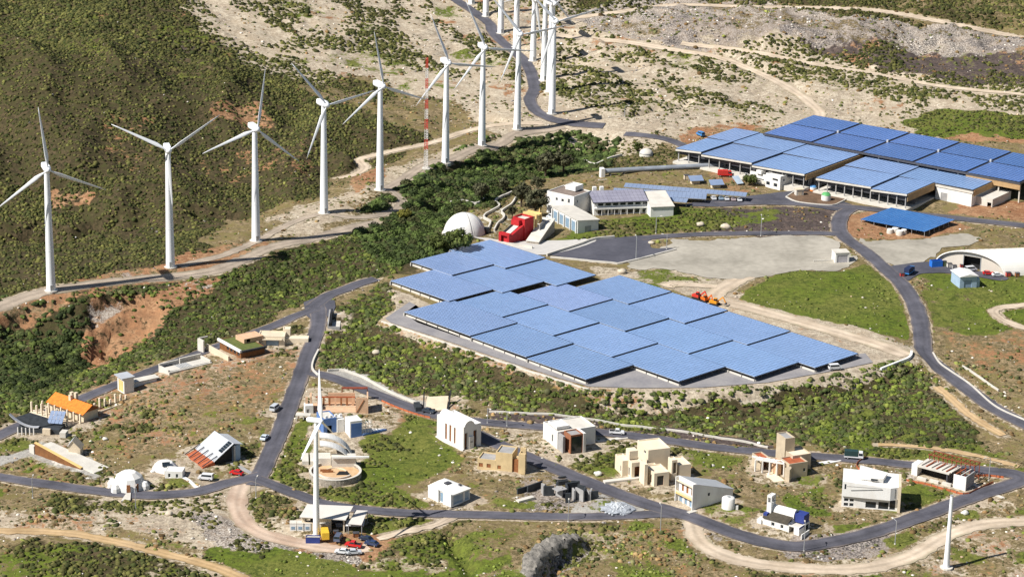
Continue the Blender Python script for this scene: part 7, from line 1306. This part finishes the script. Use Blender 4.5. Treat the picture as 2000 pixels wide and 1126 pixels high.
LABZ = {'hill': ('rounded olive shrub on the broad dark hillside behind the turbine row', 'olive shrubs of the hillside'), 'lower': ('rounded green shrub in the thicket between turbine ridge and village lane', 'shrubs below the turbine ridge'), 'slope': ('rounded yellow green shrub on the slope below the solar terrace', 'shrubs below the solar terrace'),
        'meadow': ('small green plant in open village grass', 'plants in open grass'), 'gully': ('green shrub tinted dark for shade in the hollow below the first turbine', 'shrubs in the shaded hollow'), 'ravine': ('dark green shrub in the thicket around and above the white dome', 'shrubs around the white dome'), 'flat': ('low dusty shrub scattered on open village ground', 'shrubs on open ground')}
for i in top:
    zn = names[zid[i]]; o = bpy.data.objects.new('shrub', shrub_variant(zn, rs.randint(len(PAL[zn])), rs.randint(3))); COL.objects.link(o); o.location = (X[i], Y[i], zq[i]-.05); o.rotation_euler = (0,0,rs.rand()*6.28); o.scale = (rad[i]*rs.uniform(.95,1.2), rad[i]*rs.uniform(.95,1.2), rad[i]*rs.uniform(.85,1.15)); tag(o, LABZ[zn][0], 'shrub', LABZ[zn][1])
for z_, nm in enumerate(['hillside_scrub', 'thicket_scrub', 'terrace_slope_scrub', 'ravine_scrub', 'dry_ground_scrub', 'hollow_scrub', 'meadow_plants']):
    s_ = (zid == z_) & ~ind
    if z_ in (1, 2, 3, 5): bake(nm, s_, LEAF, HI, PAL[names[z_]])
    else: bake(nm, s_, LEAF, LO, PAL[names[z_]])
print('plants', len(X), [(int(((zid == q)).sum())) for q in range(7)])
# --- stones
N1 = 120000; X = rs.uniform(-300,300,N1); Y = rs.uniform(600,1500,N1); zq = HZ(X, Y); PX, PY = proj(np.stack([X, Y, zq], 1)); k = (PX > -40) & (PX < 2040) & (PY > -30) & (PY < 1170); X, Y, zq, PX, PY = X[k], Y[k], zq[k], PX[k], PY[k]
cv, rd, lot = cover_at(X, Y); blocked = (rd < .3) | (lot > .4) | (polyw(X, Y, PV_TERRACE, .5) > .5)
for poly, mg in FOOT: blocked |= polyw(X, Y, poly, .3) > .5
bank = polyw(X, Y, PV_TERRACE, 9.0); bank = (bank > .02) & (bank < .98)
d = .02+.05*(Y < 820)+.22*cv[5]+.03*cv[0]+.03*cv[4]+.10*bank+.05*((rd > .3) & (rd < 2.5)); d *= np.clip((fbm(X, Y, 11, 3, 90)-.3)*3, .05, 1.8)
d *= (1-.6*np.clip(cv[1], 0, 1))*(1-.8*np.clip(cv[2], 0, 1)); keep = (~blocked) & (rs.rand(len(X)) < d*(600*900/N1)); X, Y, zq = X[keep], Y[keep], zq[keep]; rad = .14+.5*rs.rand(len(X))**3; rad = np.where(Y > 1150, rad*1.3, rad)
STO = mat('field_stone', (.8,.8,.8), .9, .2, 2.0, rgb2=(1.15,1.12,1.08), spec=.2, attr='tint'); SPR = [dome(I1, -2, .3, s+70) for s in range(4)]
bake('scattered_stones', np.ones(len(X), bool), STO, SPR, [(.50,.45,.38),(.60,.55,.48),(.34,.29,.24),(.42,.30,.21),(.70,.66,.60),(.2,.18,.17)], (.5,.9)); print('stones', len(X))
# --- boulders one can tell apart
def boulder(px, py, r_, label, rgb=(.55,.47,.36)):
    p = G(px, py); V, F = dome(I2, -2, .22, int(px)); o = bpy.data.objects.new('boulder', np_mesh('boulder', V*np.array([r_,r_*.8,r_*.8]), F, mat('boulder_%d' % int(rgb[0]*100), rgb, .9, .2, .8))); COL.objects.link(o); o.location = (p[0], p[1], p[2]+r_*.2); tag(o, label, 'boulder')
boulder(1215,533,1.8,'pale boulder on dry ground beside the solar canopies'); boulder(1418,446,2.0,'pale boulder at the edge of the dark brown field'); boulder(1368,441,1.7,'pale boulder in grass below the long white building'); boulder(1272,476,1.3,'pale boulder at the rounded tip of the car park'); boulder(330,1005,1.2,'pale boulder on sand below the street lamp'); boulder(1885,1003,1.2,'white boulder on the verge between road and dirt track', (.7,.67,.6)); boulder(1168,927,1.3,'white boulder in grass near the cream cubic house', (.7,.67,.6)); boulder(735,690,1.4,'orange boulder on the slope below the solar terrace', (.55,.27,.14)); boulder(205,858,.9,'white block on dry grass above the faceted dome house', (.7,.68,.64))
# --- rubble heap of blue grey stone
p = G(1205, 992); t = thing('rubble_heap', 'heap of pale blue grey rubble between the two village roads', 'rubble heap', tuple(p)); b = MB(); V, F = dome(I3, -.2, .16, 5); b.add(V*np.array([5.2,4.6,1.5])+np.array([0,0,-.5]), [tuple(q) for q in F]); b.build('mound', mat('blue_grey_rubble', (.34,.36,.39), .9, .3, 1.2, .2), t)
q_ = rs.normal(0, 2.0, (160,2)); Vs = []; Fs = []
for j in range(160):
    V, F = SPR[j % 4]; r_ = rs.uniform(.2,.5); h_ = max(0, 1.3-.3*np.hypot(*q_[j])); Vs.append(V*r_+np.array([q_[j,0],q_[j,1],h_])); Fs.append(F+len(V)*0+sum(len(a) for a in Vs[:-1]))
o = bpy.data.objects.new('loose_stones', np_mesh('loose_stones', np.concatenate(Vs), np.concatenate(Fs), mat('grey_rubble', (.46,.48,.50), .9, .3, 1.5))); COL.objects.link(o); o.parent = t; o['kind'] = 'stuff'
# ---------------------------------------------------------------- trees
BARK = mat('bark', (.09,.065,.045), .9, .3, 2)
def tree(px, py, h, r_, rgb, label, seed, flat_=.8):
    p = G(px, py); t = thing('tree', label, 'tree', tuple(p)); q = np.random.RandomState(seed); b = MB(); b.tube((0,0,-.6), (.1,.1,h*.45), r_*.09, r_*.055, 8); tips = []
    for i in range(7):
        a = i*2.4; e = (math.cos(a)*r_*.62, math.sin(a)*r_*.62, h*(.58+.28*q.rand())); b.tube((.1,.1,h*(.25+.03*i)), e, r_*.045, r_*.018, 6); tips.append(e)
    b.build('trunk', BARK, t); ncl = 26; Vs, Fs, Ls = [], [], []; off = 0
    for c in range(ncl):
        dd = q.normal(size=3); dd /= np.linalg.norm(dd); ce = dd*np.array([r_*.72,r_*.72,h*.30])*q.uniform(.45,1.0)+np.array([0,0,h*.64]); cr = r_*q.uniform(.22,.40); n = 60
        d = q.normal(size=(n,3)); d /= np.linalg.norm(d, axis=1)[:,None]; cc = ce+d*cr*q.uniform(.5,1.05,(n,1))*np.array([1,1,flat_]); s = r_*q.uniform(.045,.09,n); t1 = np.cross(d, q.normal(size=(n,3))); t1 /= np.linalg.norm(t1,axis=1)[:,None]; t2 = np.cross(d,t1)+d*q.uniform(-.5,.5,(n,1))
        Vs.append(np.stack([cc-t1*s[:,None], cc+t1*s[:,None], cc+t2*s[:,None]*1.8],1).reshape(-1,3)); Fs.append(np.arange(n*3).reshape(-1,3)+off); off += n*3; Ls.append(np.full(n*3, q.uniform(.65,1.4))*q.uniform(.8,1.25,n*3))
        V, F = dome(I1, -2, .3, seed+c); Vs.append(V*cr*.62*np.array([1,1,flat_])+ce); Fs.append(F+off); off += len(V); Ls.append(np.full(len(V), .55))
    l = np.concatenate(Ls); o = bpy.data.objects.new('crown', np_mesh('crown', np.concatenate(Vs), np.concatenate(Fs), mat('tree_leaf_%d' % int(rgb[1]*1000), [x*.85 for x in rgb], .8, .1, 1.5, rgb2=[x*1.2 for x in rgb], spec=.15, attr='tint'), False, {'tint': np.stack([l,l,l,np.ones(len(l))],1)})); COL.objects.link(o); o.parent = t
OL = (.085,.105,.028); DG = (.055,.085,.03); CA = (.085,.085,.045)
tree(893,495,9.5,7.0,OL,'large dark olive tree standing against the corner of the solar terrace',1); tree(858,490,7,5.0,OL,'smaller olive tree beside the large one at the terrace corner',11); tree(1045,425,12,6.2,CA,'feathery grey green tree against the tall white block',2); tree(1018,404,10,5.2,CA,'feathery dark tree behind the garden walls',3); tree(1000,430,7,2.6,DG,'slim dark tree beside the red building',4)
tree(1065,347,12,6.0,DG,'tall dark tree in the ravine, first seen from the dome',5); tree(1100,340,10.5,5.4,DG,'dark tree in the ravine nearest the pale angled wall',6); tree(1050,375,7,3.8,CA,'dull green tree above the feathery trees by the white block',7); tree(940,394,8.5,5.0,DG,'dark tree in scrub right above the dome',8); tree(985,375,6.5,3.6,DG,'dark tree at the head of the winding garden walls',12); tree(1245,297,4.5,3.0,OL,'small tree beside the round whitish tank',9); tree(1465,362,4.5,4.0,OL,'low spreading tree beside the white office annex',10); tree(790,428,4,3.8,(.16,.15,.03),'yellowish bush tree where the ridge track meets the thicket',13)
